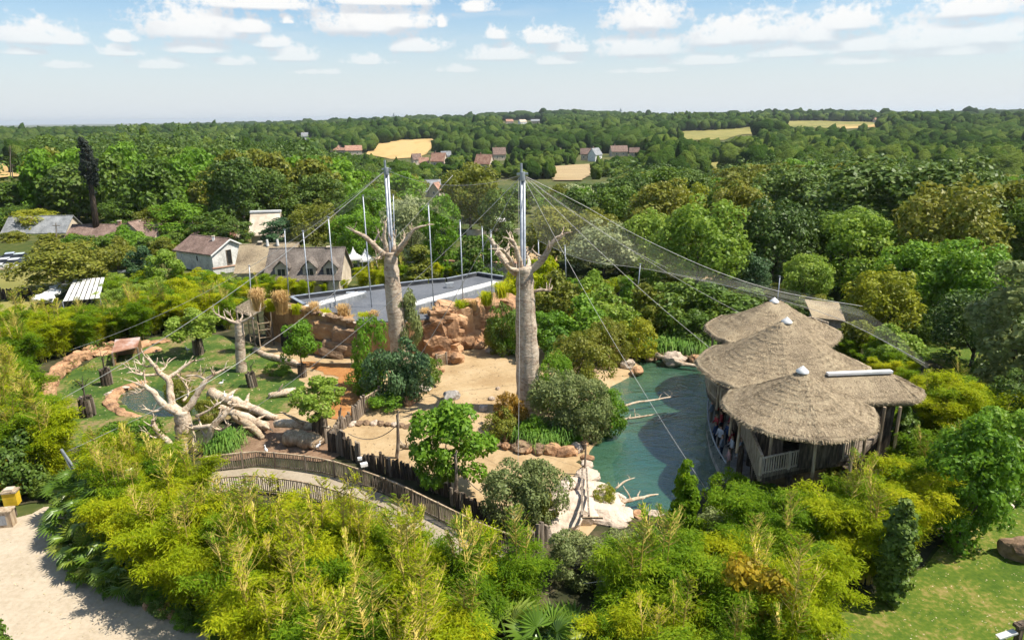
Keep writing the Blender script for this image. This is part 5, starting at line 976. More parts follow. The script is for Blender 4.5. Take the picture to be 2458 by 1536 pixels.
# far village
def cottage(x, y, wpx, rz, hw, hr, wm, rm_, label, depth=.7, win=2, sc_=1.0):
    p = GT(x, y); d = (p-CAMP).dot(FW); L_ = .85*wpx*d/FPX/max(.5, abs(math.cos(rz))); o = thing('village_house', label, 'house', tuple(p), 0, 'houses of the far village'); z = terr(p.x, p.y); u = (math.cos(rz), math.sin(rz)); W_ = L_*depth
    A_ = Vector((p.x, p.y, 0))-Vector((u[0], u[1], 0))*L_/2; P, r_ = gable(o, (A_.x, A_.y), u, L_, W_, hw, hr, wm, rm_, z, .4, .3)
    for k in range(win): opening(o, P, L_*(k+.7)/(win+.4), 0, hw*.35, 1.0, 1.3, 's')
    if L_ > 8: chimney(r_[0], P(L_*.25, W_*.5, hw+hr), 1.2)
    return o
for (x, y, w, rz, hw, hr, wm, rm_, lab) in [(735,338,22,.3,4.5,4,'white','slate','tall white manor with slate roof above the left wood'),(812,372,46,-.2,4,4,'stucco','redtile','long pink roofed farm beside the golden field, left wing'),(850,373,44,.25,4,4,'stucco','redtile','pink roofed farm beside the golden field, right wing'),(752,352,24,.1,4,4,'stucco','slate','small grey roofed house left of the pink farm'),
 (1003,396,22,.5,4,3.5,'stucco','tile','narrow tiled house below the golden field'),(1050,402,38,-.3,4,5,'stucco','redtile','red roofed house left of the white house below the field'),(1072,387,26,.2,4,3,'white','slate','white house behind the red roofs'),(1018,402,26,.1,3,3,'stucco','redtile','low red roof beside the narrow house'),(1157,410,42,-.45,4,5,'stucco','redtile','salmon hipped roof left of the right mast'),
 (1200,386,34,.2,4.5,4.5,'stucco','tile','square tiled house under the green hill'),(1406,386,28,-.1,4.5,3.5,'stucco','tile','brown house above the tan allotment'),(1437,388,22,.9,4.5,4,'white','slate','white gabled house above the tan allotment'),(1488,376,46,.1,3.5,4,'stucco','tile','long dark roofed farm right of the white gable'),(1522,376,26,-.2,3,3,'stucco','tile','barn right of the long dark farm'),
 (1568,366,26,.1,3,3,'stucco','redtile','small reddish roof at the edge of the meadow'),(1224,299,20,.2,5,4,'stucco','redtile','leftmost house on the hilltop'),(1257,300,18,.5,5,4,'white','stucco','pale house on the hilltop'),(1285,298,24,0,5,3,'stucco','slate','rightmost long house on the hilltop'),(2106,295,14,.3,4,4,'stucco','redtile','tiny farmhouse at the tan field on the horizon'),(1340,376,18,.3,3,3,'stucco','tile','small house among trees above the allotment'),(1470,303,0.1,0,1,1,'stucco','tile','') ]:
    if lab: cottage(x, y, w, rz, hw, hr, wm, rm_, lab)
# nearer house with orange gable seen between the masts
A = GT(1040, 474); oh = thing('orange_gabled_house', 'grey roofed house with orange tiled gable between the two masts', 'house', tuple(A)); P, r_ = gable(oh, (A.x-3, A.y), (.95, .3), 6.5, 6.5, 2.2, 3.6, 'stucco', 'slate', terr(A.x, A.y)); P, r_ = gable(oh, (A.x+2.4, A.y-1.2), (.3, .95), 5, 4.2, 2.4, 2.6, 'stucco', 'redtile', terr(A.x, A.y)); opening(oh, P, 0, 2.1, .9, .8, 1.1, 'g0')
A = GT(1182, 556); sh = thing('pale_shelter', 'low pale shelter on the yard behind the aviary', 'shelter', tuple(A)); P, _ = gable(sh, (A.x, A.y), (1, .1), 3.2, 2.6, 1.9, .6, 'offwhite', 'white', terr(A.x, A.y)); opening(sh, P, 1.6, 0, 0, .9, 1.7, 's', 'door', 'greywood', 'black')
a, b = GT(1120, 566), GT(1262, 562); yw = thing('long_low_wall', 'long pale wall along the yard behind the aviary', 'wall', tuple(a)); MB().bar((a.x, a.y, a.z+.4), (b.x, b.y, b.z+.4), .4, 1.4).build('wall', M['stucco'], yw)
a, b = G(905, 655), G(1240, 668); yw = thing('grey_stone_wall', 'grey stone wall behind the flat roofed building', 'wall', tuple(a)); MB().bar((a.x, a.y, 1.0), (b.x, b.y, 1.0), .5, 2.2).build('wall', M['greyrock'], yw); MB().bar((a.x, a.y, 2.2), (b.x, b.y, 2.2), .8, .2).build('coping', M['redtile'], yw)
# tree shaped mast
b = G(237, 590); tp = AT(204, 336, b.y); cw = AT(204, 400, b.y); mm = thing('tree_shaped_mast', 'tall brown antenna mast disguised as a dark cypress', 'mast', tuple(b)); lean = (tp.x-b.x)
MB().tube([(b.x, b.y, -.2), (b.x+lean*.6, b.y, tp.z*.6), (b.x+lean*.95, b.y, tp.z*.95)], [.62, .42, .3], 12).build('trunk', M['darkwood'], mm, True)
V_, F_ = crown_np(909, 1.25, tp.z*.235, tp.z*.765, 170, .45, 7000, .30, .1, .45, flat=1.1, zmin=-1.0); V_[:, 0] += lean*.8; M['needle'] = leafmat('dark_needle', (.012,.018,.014), (.022,.03,.022), (.04,.05,.035), trans=.1); put('crown', mesh_np('mast_crown', V_, F_), M['needle'], mm)
# utility poles, masts on the horizon
for i, (x, yt, yb, nm, lab) in enumerate([(24,350,432,'utility_pole','nearer wooden utility pole in the left fields'),(29,395,440,'utility_pole','shorter wooden utility pole in the left fields'),(462,530,580,'utility_pole','pale pole behind the white barn'),(134,535,585,'utility_pole','thin pole beside the slate house'),(945,272,292,'radio_mast','thin radio mast on the horizon, left one'),(1490,261,280,'radio_mast','thin radio mast on the horizon, right one')]):
    if nm == 'radio_mast': p = AT(x, yb, 2400); r = 3.0
    else: p = GT(x, yb); r = .18 if i < 2 else .12
    tp = AT(x, yt, p.y); o = thing(nm, lab, 'pole', tuple(p)); MB().tube([p-Vector((0,0,1 if r < 1 else 30)), Vector((tp.x, p.y, tp.z))], [r, r*.6], 6).build('shaft', M['greywood' if r < 1 else 'steel'], o)
    if r < 1: MB().bar((tp.x-.7, p.y, tp.z-.5), (tp.x+.7, p.y, tp.z-.5), .12).build('cross_arm', M['greywood'], o)
    else: MB().box((tp.x, p.y, (p.z+tp.z)/2+6), (9, 9, 2)).build('platform', M['steel'], o)
# greenhouse with white side
gr = thing('greenhouse', 'low translucent greenhouse roof with a bright white ruffled side', 'greenhouse', tuple(G(170, 735)))
q = [G(x, y, 1.6) for x, y in [(150,724),(178,682),(254,676),(240,716)]]; n = 7
for k in range(n):
    e = .015; a0 = q[0].lerp(q[3], k/n+e); a1 = q[0].lerp(q[3], (k+1)/n-e); b0 = q[1].lerp(q[2], k/n+e); b1 = q[1].lerp(q[2], (k+1)/n-e); up_ = Vector((0,0,.55))
    MB().add([a0, a1, b1+up_, b0+up_, a0+Vector((0,0,.06)), a1+Vector((0,0,.06)), b1+up_*1.1, b0+up_*1.1], [(0,3,2,1),(4,5,6,7),(0,1,5,4),(1,2,6,5),(2,3,7,6),(3,0,4,7)]).build('roof_panel', M['offwhite'], gr)
for k in range(12):
    p0 = G(100+k*5.6, 722-k*3.7, .8); rock_part(gr, (p0.x, p0.y, .9), (1.9, 2.4, 1.1), 'white', k, 'ruffled_sheet')
for p in q: MB().tube([(p.x, p.y, 0), (p.x, p.y, 1.6)], .06, 6).build('post', M['steel'], gr)
p = G(285, 668); tk = thing('steel_tank', 'silver horizontal tank with a round black rimmed end', 'tank', tuple(p)); MB().tube([(p.x, p.y, .62), (p.x+3.0, p.y+1.2, .62)], .55, 18).build('barrel', M['metalcap'], tk, True); MB().tube([(p.x-.06, p.y-.02, .62), (p.x, p.y, .62)], .58, 18).build('rim', M['black'], tk); MB().tube([(p.x-.08, p.y-.03, .62), (p.x-.02, p.y-.01, .62)], .3, 14).build('hatch', M['white'], tk)
for s in (.6, 2.3): MB().box((p.x+s, p.y+s*.4, .1), (.3, 1.0, .3), .38).build('cradle', M['greywood'], tk)
# parked cars
def car(p, rz, paint, label):
    o = thing('parked_car', label, 'car', p, rz, 'cars parked at the left edge'); mb = MB()
    secs = [(-2.05,.42,.62,.74),(-1.9,.30,.78,.84),(-1.0,.27,.86,.88),(-.2,.27,.90,.88),(.8,.27,.88,.88),(1.75,.28,.80,.84),(2.08,.40,.62,.72)]; vs = []
    for x, zb, zt, hw in secs: vs += [(x, -hw, zb), (x, hw, zb), (x, hw*.97, zt), (x, -hw*.97, zt)]
    fs = [(i*4+k, i*4+(k+1) % 4, i*4+4+(k+1) % 4, i*4+4+k) for i in range(6) for k in range(4)]+[(3,2,1,0),(24,25,26,27)]
    put('body', MB().add(vs, fs).mesh('car_body', smooth=False), paint, o); vs = []
    for x, zt, hw in ((-1.05,.87,.80),(-.35,1.40,.64),(.95,1.43,.64),(1.75,.85,.78)): vs += [(x, -hw, zt), (x, hw, zt)]
    vs2 = vs+[(-1.05,-.80,.84),(-1.05,.80,.84),(1.75,-.78,.80),(1.75,.78,.80)]
    put('windows', MB().add(vs2, [(0,1,3,2),(4,5,7,6),(0,2,4,6,10,8),(1,9,11,7,5,3),(8,9,1,0),(6,7,11,10)]).mesh('car_windows'), M['glassdark'], o)
    put('roof', MB().add([(-.38,-.66,1.40),(-.38,.66,1.40),(.98,.66,1.43),(.98,-.66,1.43),(-.3,-.6,1.47),(-.3,.6,1.47),(.9,.6,1.49),(.9,-.6,1.49)], [(4,5,6,7),(0,1,5,4),(1,2,6,5),(2,3,7,6),(3,0,4,7)]).mesh('car_roof'), paint, o)
    for x in (-1.3, 1.3):
        for s in (-1, 1):
            wh = put('wheel', MB().tube([(x, s*.70, .32), (x, s*.90, .32)], .32, 14).mesh('wheel'), M['black'], o); put('rim', MB().tube([(x, s*.88, .32), (x, s*.91, .32)], .2, 12).mesh('rim'), M['metalcap'], wh)
    for s in (-1, 1): put('headlight', MB().box((-2.0, s*.58, .66), (.12, .32, .13)).mesh('headlight'), M['white'], o); put('tail_light', MB().box((2.03, s*.6, .66), (.1, .25, .14)).mesh('tail_light'), M['redtile'], o)
    return o
def paint(n, c):
    m_ = surf(n, [(.3, c), (.7, tuple(min(1, k*1.08) for k in c))], 2, .25, 0, spec=.6); return m_
for i, (x, y, rz, c, lab) in enumerate([(22,628,.5,(.45,.5,.62),'blue grey parked car at the left edge'),(45,629,.3,(.5,.57,.55),'pale green parked car beside the blue grey one'),(8,642,.2,(.7,.7,.7),'white parked car, front left of the group'),(32,643,.25,(.75,.75,.74),'white parked car, front right of the group'),(-20,634,.3,(.1,.1,.12),'black parked car cut by the left edge')]):
    p = G(x, y); car((p.x, p.y, 0), rz, paint('car_paint_%d' % i, c), lab)
a, b = G(-40, 650), G(75, 642); pk = thing('car_park_kerb', 'pale kerb in front of the parked cars', 'kerb', tuple(a)); MB().bar((a.x, a.y, .1), (b.x, b.y, .1), .6, .22).build('kerb', M['stucco'], pk)
# ---------------------------------------------------------------- woods
CLEAR = [(405,566,582,656,118),(572,574,838,668,104),(158,551,392,592,131),(8,526,152,574,140),(596,520,668,592,131),(0,606,66,650,118),(-50,645,112,735,112),(824,586,902,620,104),(178,330,248,600,136),
 (880,334,1052,382,900),(785,346,876,373,640),(985,374,1080,396,560),(1130,384,1180,406,480),(1180,364,1216,386,520),(1022,440,1092,474,260),(1325,394,1422,440,420),(1390,360,1460,386,560),(1455,360,1520,376,560),
 (0,366,80,432,420),(1690,372,1762,390,620),(1572,304,1826,340,1500),(1848,290,2150,312,1700),(715,322,745,338,900),(1205,286,1300,298,1500),(20,350,34,432,300),(1240,578,1420,640,86),(1125,540,1300,560,200),(1660,640,1860,700,100),(1985,735,2040,775,70)]
CAP = [(-200,350),(0,345),(180,332),(350,324),(600,338),(760,352),(860,392),(960,412),(1060,402),(1200,430),(1300,442),(1420,424),(1550,398),(1700,412),(1790,388),(2000,382),(2200,388),(2400,420),(2700,420)]
def lerp_tab(tab, x):
    if x <= tab[0][0]: return tab[0][1]
    for (a, p), (b, q) in zip(tab, tab[1:]):
        if x <= b: return p+(q-p)*(x-a)/(b-a)
    return tab[-1][1]
def fit_tree(x, y, ht, wt, capped=True, minh=4.5):
    """shorten or drop a tree that would stand in front of what the photograph shows clear"""
    z = terr(x, y); bx, by = PX((x, y, z)); tx, ty = PX((x, y, z+ht)); w = wt*FPX/max(10, y)/2
    if bx < -350 or bx > 2800: return 0
    lim = lerp_tab(CAP, bx)+((x*7.3+y*3.1) % 1.0)*34-4 if capped else -999
    if not capped:
        for pl_ in FIELDS:
            if inpoly(bx, by, pl_) or inpoly(bx, ty+1, pl_) or inpoly(bx, (by+ty)/2, pl_): return 0
    for (x0, y0, x1, y1, Yd) in CLEAR:
        if not capped and (x0, y0) in ((880,334),(1325,394),(0,366),(1690,372),(1572,304),(1848,290)): continue
        if y < Yd+2 and bx+w*.8 > x0 and bx-w*.8 < x1 and ty < y1 and by > y0: lim = max(lim, y1)
    if ty < lim:
        top = AT(bx, lim+2, y).z; ht = top-z
    return ht if ht >= minh else 0
BASE_LIM = [(-400,640),(0,612),(62,612),(110,640),(260,640),(400,566),(580,566),(840,574),(900,600),(980,610),(1060,640),(1200,650),(1290,640),(1420,655),(1560,690),(1700,690),(1800,705),(1900,735),(2000,760),(2150,800),(2250,830),(2400,900),(2800,1000)]
MANUAL = [  # key, x, ytop, ybase, width px, leaf, label
 ('big',1672,470,712,218,'lf_lime','large round pale green tree beside the net'),('big',1545,505,668,120,'lf_lime','pale green tree left of the large round tree'),('big',2045,505,720,190,'lf_lime','bright lime green tree in front of the dark wood'),
 ('big',1928,606,745,120,'lf_lime','small lime tree below the dark wood'),('big',2105,640,800,165,'lf_yellow','yellow green tree behind the thatched pavilion'),('big',2200,575,770,190,'lf_fresh','fresh green tree right of the yellow tree'),
 ('big',2310,568,790,190,'lf_fresh','bright green tree near the right edge'),('tall',2430,600,960,215,'lf_grey','tall grey green tree at the right edge'),('big',2330,690,880,190,'lf_dark','dark tree under the bright trees at right'),
 ('big',1850,470,690,180,'lf_dark','dark oak between two lime green trees'),('big',2060,383,640,300,'lf_dark','broad dark oak crowning the right wood'),('big',2245,395,660,290,'lf_dark','second broad dark oak of the right wood'),('big',1895,410,590,210,'lf_dark','dark oak at the left end of the right wood'),('big',2420,440,670,210,'lf_olive','olive oak at the right edge of the wood'),
 ('big',1765,440,640,150,'lf_olive','yellowish oak beside the dark wood'),('big',1610,395,560,170,'lf_oak','round oak above the large pale tree'),('big',1490,440,600,150,'lf_oak','oak above the net at centre right'),('big',1640,430,600,110,'lf_yellow','yellowing tree above the large pale tree'),
 ('big',985,474,650,120,'lf_willow','silvery round willow behind the left mast'),('big',1450,530,665,175,'lf_willow','silvery willow seen through the net'),('big',1330,500,640,150,'lf_olive','olive willow right of the right mast'),('tall',1062,455,660,90,'lf_fresh','tall fresh green tree right of the left mast'),
 ('conifer',1010,580,712,110,'lf_olive','small yellow green spruce behind the flat roof'),('tall',1148,556,712,120,'lf_oak','dark tree between two steel poles'),('big',1130,385,560,150,'lf_olive','large olive tree between the two masts'),('tall',1200,440,640,90,'lf_dark','dark tree behind the right mast'),
 ('big',158,578,702,200,'lf_olive','broad yellow green tree beside the parked cars'),('small',345,588,672,74,'lf_blue','small dark round tree left of the white barn'),('small',398,598,685,84,'lf_lime','bright lime tree in front of the white barn'),('small',288,575,665,74,'lf_olive','small olive tree right of the tree shaped mast'),
 ('big',440,484,580,130,'lf_fresh','fresh green tree behind the white barn'),('tall',520,500,600,90,'lf_oak','dark tree behind the barn gable'),('tall',572,520,608,80,'lf_dark','dark tree left of the cream building'),('tall',690,520,612,110,'lf_blue','dark bluish tree right of the cream building'),('big',760,480,612,130,'lf_olive','olive tree behind the grey tiled house'),
 ('big',860,500,640,120,'lf_fresh','green tree behind the white tents'),('big',100,498,572,120,'lf_yellow','pale yellow tree above the slate house'),('big',30,490,568,120,'lf_oak','dark tree at the left edge above the cars'),('big',300,480,572,110,'lf_oak','dark green tree above the brown cottage'),('big',380,500,580,100,'lf_olive','olive tree above the brown tiled house'),
 ('big',1385,455,600,130,'lf_dark','dark tree above the silvery willow'),('big',1800,612,720,90,'lf_blue','dark purple leaved shrub like tree in shade'),('big',2430,890,1080,150,'lf_dark','dark tree over the right lawn')]
mpts = []
for i, (k, x, yt, yb, w, lf, lab) in enumerate(MANUAL):
    o = plant_px(k, x, yt, yb, w, lf, 'spruce_tree' if k == 'conifer' else 'broadleaf_tree', lab, seed=500+i); mpts.append((o.location.x, o.location.y, w*o.location.y/FPX/2))
rng = random.Random(77); zone_leaf = {'left': ['lf_fresh','lf_oak','lf_oak','lf_dark','lf_olive','lf_fresh'], 'mid': ['lf_olive','lf_oak','lf_dark','lf_fresh','lf_willow'], 'right': ['lf_oak','lf_dark','lf_dark','lf_olive','lf_fresh','lf_oak']}
WORDS = {'lf_fresh':'fresh green','lf_oak':'mid green','lf_dark':'dark green','lf_olive':'olive green','lf_willow':'silvery green'}
ZW = {'left':'in the wood on the left hillside','mid':'among the houses behind the aviary','right':'in the wood on the right'}
MARK = [(-200,'beyond the left edge'),(30,'above the slate house'),(140,'left of the tree shaped mast'),(260,'right of the tree shaped mast'),(380,'above the brown cottage'),(500,'above the white barn'),(630,'above the cream building'),(740,'above the dormer house'),(840,'above the white tents'),(940,'behind the left mast'),(1060,'between the two masts'),(1170,'left of the right mast'),(1300,'right of the right mast'),(1430,'above the silvery willow'),(1560,'left of the large round tree'),(1670,'above the large round tree'),(1780,'right of the large round tree'),(1900,'left of the lime green tree'),(2040,'above the lime green tree'),(2180,'above the yellow tree'),(2320,'above the bright trees at right'),(2450,'at the right edge'),(2700,'beyond the right edge')]
DW = lambda r: 'near' if r < 140 else ('middle distance' if r < 190 else 'distant')
far = []
NT = 0; y = 84.0
while y < 345:
    x = -300.0
    while x < 300:
        px_, py_ = x+rng.uniform(-3, 3), y+rng.uniform(-3, 3); x += 10.4
        r = math.hypot(px_, py_); bx, by = PX((px_, py_, terr(px_, py_)))
        if bx < -300 or bx > 2750 or by > lerp_tab(BASE_LIM, bx): continue
        zone = 'left' if bx < 860 else ('mid' if bx < 1480 else 'right'); ht = rng.uniform(10, 16) if zone != 'mid' else rng.uniform(6, 12); wt = rng.uniform(9, 13) if zone != 'mid' else rng.uniform(6, 10)
        if zone == 'mid' and rng.random() < .35: continue
        if any((px_-a)**2+(py_-b)**2 < (c*.75+2)**2 for a, b, c in mpts): continue
        ht = fit_tree(px_, py_, ht, wt)
        if not ht: continue
        if ht < 9: wt = min(wt, ht*1.1)
        if r < 232:
            lf = rng.choice(zone_leaf[zone]); plant('big' if r < 150 else 'mid', (px_, py_, terr(px_, py_)), ht, wt, lf, 'broadleaf_tree', '%s %s broadleaf tree of the wood %s' % (DW(r), WORDS[lf], min(MARK, key=lambda w_: abs(w_[0]-bx))[1]), group='wood trees '+min(MARK, key=lambda w_: abs(w_[0]-bx))[1], seed=NT); NT += 1
        else: far.append((px_, py_, ht, wt, zone))
    y += 9.6
# far woods: a closed canopy nobody could count
g = np.random.default_rng(5)
def tmpl(nleaf, nl, leaf, seed):
    V_, F_ = crown_np(seed, .46, .46, .54, nl, .2, nleaf, leaf, .3, .5, flat=.8); return V_, F_
def lump(seed, sub, amp):
    bm = bmesh.new(); bmesh.ops.create_icosphere(bm, subdivisions=sub, radius=.5); o = Vector((seed*3.7, seed*1.9, seed*5.3)); V_ = []
    for v in bm.verts:
        d = v.co.normalized(); r = .5*(1+amp*mnoise.noise(d*1.6+o)+amp*.8*mnoise.noise(d*3.4+o)); V_.append((d.x*r, d.y*r, .5+d.z*r*(1.0 if d.z > 0 else .9)))
    bm.verts.ensure_lookup_table(); F_ = [[v.index for v in f.verts] for f in bm.faces]; bm.free(); return np.array(V_), np.array([f+[f[2]] for f in F_])[:, :3]
TM = {0: [tmpl(300, 26, .085, 600+i) for i in range(5)], 1: [lump(610+i, 3, .42) for i in range(6)], 2: [lump(620+i, 2, .42) for i in range(6)], 3: [lump(630+i, 2, .42) for i in range(6)]}
FARSET = {'far_wood_near': [], 'far_wood_slope': [], 'far_wood_hill': [], 'far_wood_ridge': []}
for (a, b, ht, wt, zn) in far: FARSET['far_wood_near'].append((a, b, ht, wt, 0))
for (r0, r1, sp, lod, nm, hh, ww) in ((335, 560, 8.0, 1, 'far_wood_slope', (8, 14), (8, 12)), (560, 1500, 10.5, 2, 'far_wood_hill', (8, 15), (9, 14)), (1500, 2900, 21, 3, 'far_wood_ridge', (11, 18), (20, 28))):
    r = r0
    while r < r1:
        a = R(-40)
        while a < R(40):
            rr = r+rng.uniform(-.45, .45)*sp; aa = a+rng.uniform(-.4, .4)*sp/r; x, yy = rr*math.sin(aa), rr*math.cos(aa); a += sp/r
            bx, by = PX((x, yy, terr(x, yy))); ht = rng.uniform(*hh); wt = rng.uniform(*ww)
            if 840 < bx < 1560 and r < 560: 
                ht *= .6; wt *= .7
                if rng.random() < .45: continue
            ht = fit_tree(x, yy, ht, wt, capped=False, minh=4)
            if ht: FARSET[nm].append((x, yy, ht, wt, lod))
        r += sp*.9
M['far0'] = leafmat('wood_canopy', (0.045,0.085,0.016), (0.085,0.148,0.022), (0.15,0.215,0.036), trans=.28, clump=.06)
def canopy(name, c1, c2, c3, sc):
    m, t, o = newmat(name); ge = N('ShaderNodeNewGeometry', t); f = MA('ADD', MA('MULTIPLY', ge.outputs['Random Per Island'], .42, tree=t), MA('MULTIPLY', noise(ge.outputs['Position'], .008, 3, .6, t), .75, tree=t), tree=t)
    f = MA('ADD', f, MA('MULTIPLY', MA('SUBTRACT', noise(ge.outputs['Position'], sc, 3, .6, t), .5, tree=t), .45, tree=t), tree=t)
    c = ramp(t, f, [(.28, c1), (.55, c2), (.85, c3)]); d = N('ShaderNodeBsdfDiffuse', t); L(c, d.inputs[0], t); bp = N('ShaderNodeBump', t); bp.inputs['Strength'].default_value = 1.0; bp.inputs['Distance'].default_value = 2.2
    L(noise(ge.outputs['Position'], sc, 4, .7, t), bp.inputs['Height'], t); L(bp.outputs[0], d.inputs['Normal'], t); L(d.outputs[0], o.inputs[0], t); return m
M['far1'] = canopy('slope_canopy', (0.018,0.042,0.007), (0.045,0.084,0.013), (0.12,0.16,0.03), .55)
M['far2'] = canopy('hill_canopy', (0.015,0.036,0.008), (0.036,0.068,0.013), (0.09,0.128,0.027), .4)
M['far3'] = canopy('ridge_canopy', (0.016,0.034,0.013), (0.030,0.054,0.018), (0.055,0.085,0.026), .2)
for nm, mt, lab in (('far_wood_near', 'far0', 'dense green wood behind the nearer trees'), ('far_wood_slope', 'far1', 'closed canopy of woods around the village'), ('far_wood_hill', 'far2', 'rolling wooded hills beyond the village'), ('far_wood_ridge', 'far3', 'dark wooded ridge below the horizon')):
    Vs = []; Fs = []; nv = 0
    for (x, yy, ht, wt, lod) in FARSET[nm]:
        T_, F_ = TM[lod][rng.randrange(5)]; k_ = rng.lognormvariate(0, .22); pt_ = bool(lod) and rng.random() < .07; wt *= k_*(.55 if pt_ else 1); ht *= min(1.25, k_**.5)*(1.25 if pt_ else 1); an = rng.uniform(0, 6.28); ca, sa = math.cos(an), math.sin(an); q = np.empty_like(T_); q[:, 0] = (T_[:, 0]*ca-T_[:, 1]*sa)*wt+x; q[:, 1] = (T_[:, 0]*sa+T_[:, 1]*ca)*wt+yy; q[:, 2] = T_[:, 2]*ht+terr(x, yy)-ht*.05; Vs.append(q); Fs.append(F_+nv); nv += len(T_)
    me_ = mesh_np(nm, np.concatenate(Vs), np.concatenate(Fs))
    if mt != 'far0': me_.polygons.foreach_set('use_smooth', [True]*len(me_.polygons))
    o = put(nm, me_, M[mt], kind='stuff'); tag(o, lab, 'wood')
print('mid trees', NT, 'far', {k: len(v) for k, v in FARSET.items()})
# ---------------------------------------------------------------- bamboo hedges
nb = 0
FW_ = [(300,'beside the fan palms by the path'),(520,'below the left end of the walkway'),(760,'below the bend of the walkway'),(980,'below the white lamp'),(1200,'left of the bottom fan palms')]
nb += belt([(232,1235),(330,1285),(480,1335),(700,1345),(830,1372),(1000,1425),(1160,1465),(1290,1490),(1280,1525),(1150,1530),(1100,1800),(800,1800),(640,1640),(560,1560),(440,1470),(330,1420)], 1.5, ['bamboo','bamboo','bamboo','bamboo_g'], FW_, 'bamboo of the foreground hedge', (.82, 1.08), .66, 1,
  clear=[(495,1100,780,1172),(780,1110,900,1195),(900,1150,1010,1218),(1010,1200,1110,1232),(1110,1230,1300,1262)])
nb += belt([(1430,1545),(1470,1500),(1560,1430),(1700,1380),(1860,1345),(1960,1290),(2060,1240),(2160,1170),(2290,1120),(2320,1190),(2250,1290),(2150,1370),(2050,1430),(1980,1520),(1900,1750),(1440,1780)], 1.6, ['bamboo_g','bamboo_g','bamboo'], [(1480,'right of the bottom fan palms'),(1650,'in front of the pond'),(1850,'in front of the pavilion corner'),(2020,'in front of the pavilion railing'),(2200,'between pavilion and right lawn')], 'bamboo of the right foreground hedge', (.75, 1.05), .35, 2,
  clear=[(1400,1190,1480,1300),(1480,1100,1620,1235),(1640,1100,1730,1190),(1730,1080,1930,1150)])
nb += belt([(-250,1080),(-60,960),(60,900),(120,870),(200,850),(300,826),(420,800),(560,792),(560,770),(420,765),(250,775),(100,800),(-100,850),(-330,960)], 1.9, ['bamboo','bamboo','bamboo_g'], [(0,'at the left edge of the photo'),(180,'below the greenhouse'),(330,'behind the rusty shelter'),(500,'behind the lime green planter tree')], 'bamboo of the left hedge', (.75, 1.05), .4, 3, clear=[(95,670,262,730),(262,640,570,690)])
nb += belt([(-200,1190),(-100,1010),(20,960),(90,985),(60,1040),(150,1085),(190,1120),(150,1165),(60,1190)], 1.6, ['bamboo','bamboo_g'], [(-50,'at the left edge above the yellow box'),(120,'behind the steel anchor frame')], 'bamboo at the left edge', (.9, 1.1), .5, 4, clear=[(195,900,330,1000)])
nb += belt([(555,735),(640,728),(760,712),(930,690),(1060,678),(1060,668),(930,678),(700,698),(590,715)], 1.9, ['bamboo','bamboo','bamboo_g'], [(620,'below the grey tiled house, left end'),(760,'below the dormer windows'),(900,'behind the left baobab'),(1040,'behind the flat roof beside the spruce')], 'bamboo behind the flat roof', (.5, .72), .15, 5, clear=[(710,620,830,668),(830,590,900,622)])
nb += belt([(2010,835),(2100,860),(2180,905),(2260,985),(2330,1000),(2330,1080),(2240,1080),(2190,1010),(2120,930),(2020,880)], 1.8, ['bamboo_g','bamboo'], [(2050,'on the bank behind the thatched wing'),(2250,'on the bank right of the thatched wing')], 'bamboo right of the pavilion', (.5, .75), .2, 6)
nb += belt([(2230,1040),(2330,1030),(2400,1060),(2390,1120),(2300,1130)], 1.7, ['bamboo','bamboo_g'], [(2300,'behind the glossy laurel at right')], 'tall bamboo at right', (.95, 1.2), .25, 7)
nb += belt([(225,1130),(330,1150),(470,1178),(480,1235),(330,1255),(235,1205)], 1.6, ['bamboo','bamboo_g'], [(260,'between fan palms and left lawn'),(430,'in front of the dead tree')], 'bamboo in front of the dead tree', (.6, .85), .5, 8)
print('bamboo', nb)
# ---------------------------------------------------------------- curved walkway with railings
far_e = [(440,1150),(500,1138),(585,1128),(640,1126),(778,1143),(880,1175),(960,1207),(1060,1257),(1150,1302),(1215,1328)]; near_e = [(430,1200),(500,1192),(598,1183),(667,1189),(740,1201),(840,1230),(930,1264),(1020,1312),(1100,1355),(1170,1385)]
sheet('walkway', gp(far_e+near_e[::-1]), 0.11, M['walk'], .8, .0, 40)
_b2 = MB().tube([(0,0,.02),(.01,0,.5),(0,0,.98)], [.030,.032,.026], 5).mesh('picket'); _b2.materials.append(M['greywood'])
def picket_fence(label, path, h, post=2.2, step=.135):
    pts = smooth_path([(*q, 0.1) for q in path], 3); o = thing('picket_railing', label, 'fence', tuple(pts[0])); off = o.location
    for p, d in along(pts, post): MB().tube([(p.x, p.y, .0), (p.x, p.y, .1+h*1.06)], .065, 6).build('post', M['greywood'], o)
    for a, b in zip(pts, pts[1:]):
        MB().bar(a+Vector((0,0,h)), b+Vector((0,0,h)), .09, .07).build('top_rail', M['tanwood'], o); MB().bar(a+Vector((0,0,.14)), b+Vector((0,0,.14)), .07, .06).build('bottom_rail', M['greywood'], o)
    rr = random.Random(3)
    for p, d in along(pts, step): put('picket', _b2, None, o, p-off, (rr.uniform(-.03,.03), rr.uniform(-.03,.03), rr.uniform(0, 6)), (1, 1, h*rr.uniform(.95, 1.03)))
picket_fence('picket railing on the enclosure side of the curved walkway', gp([(498,1137),(585,1127),(640,1125),(778,1142),(880,1174),(960,1206),(1060,1256),(1150,1301),(1255,1343)]), 1.12)
picket_fence('picket railing on the hedge side of the curved walkway', gp([(500,1193),(598,1184),(667,1190),(740,1202),(840,1231),(930,1265)]), 1.12)
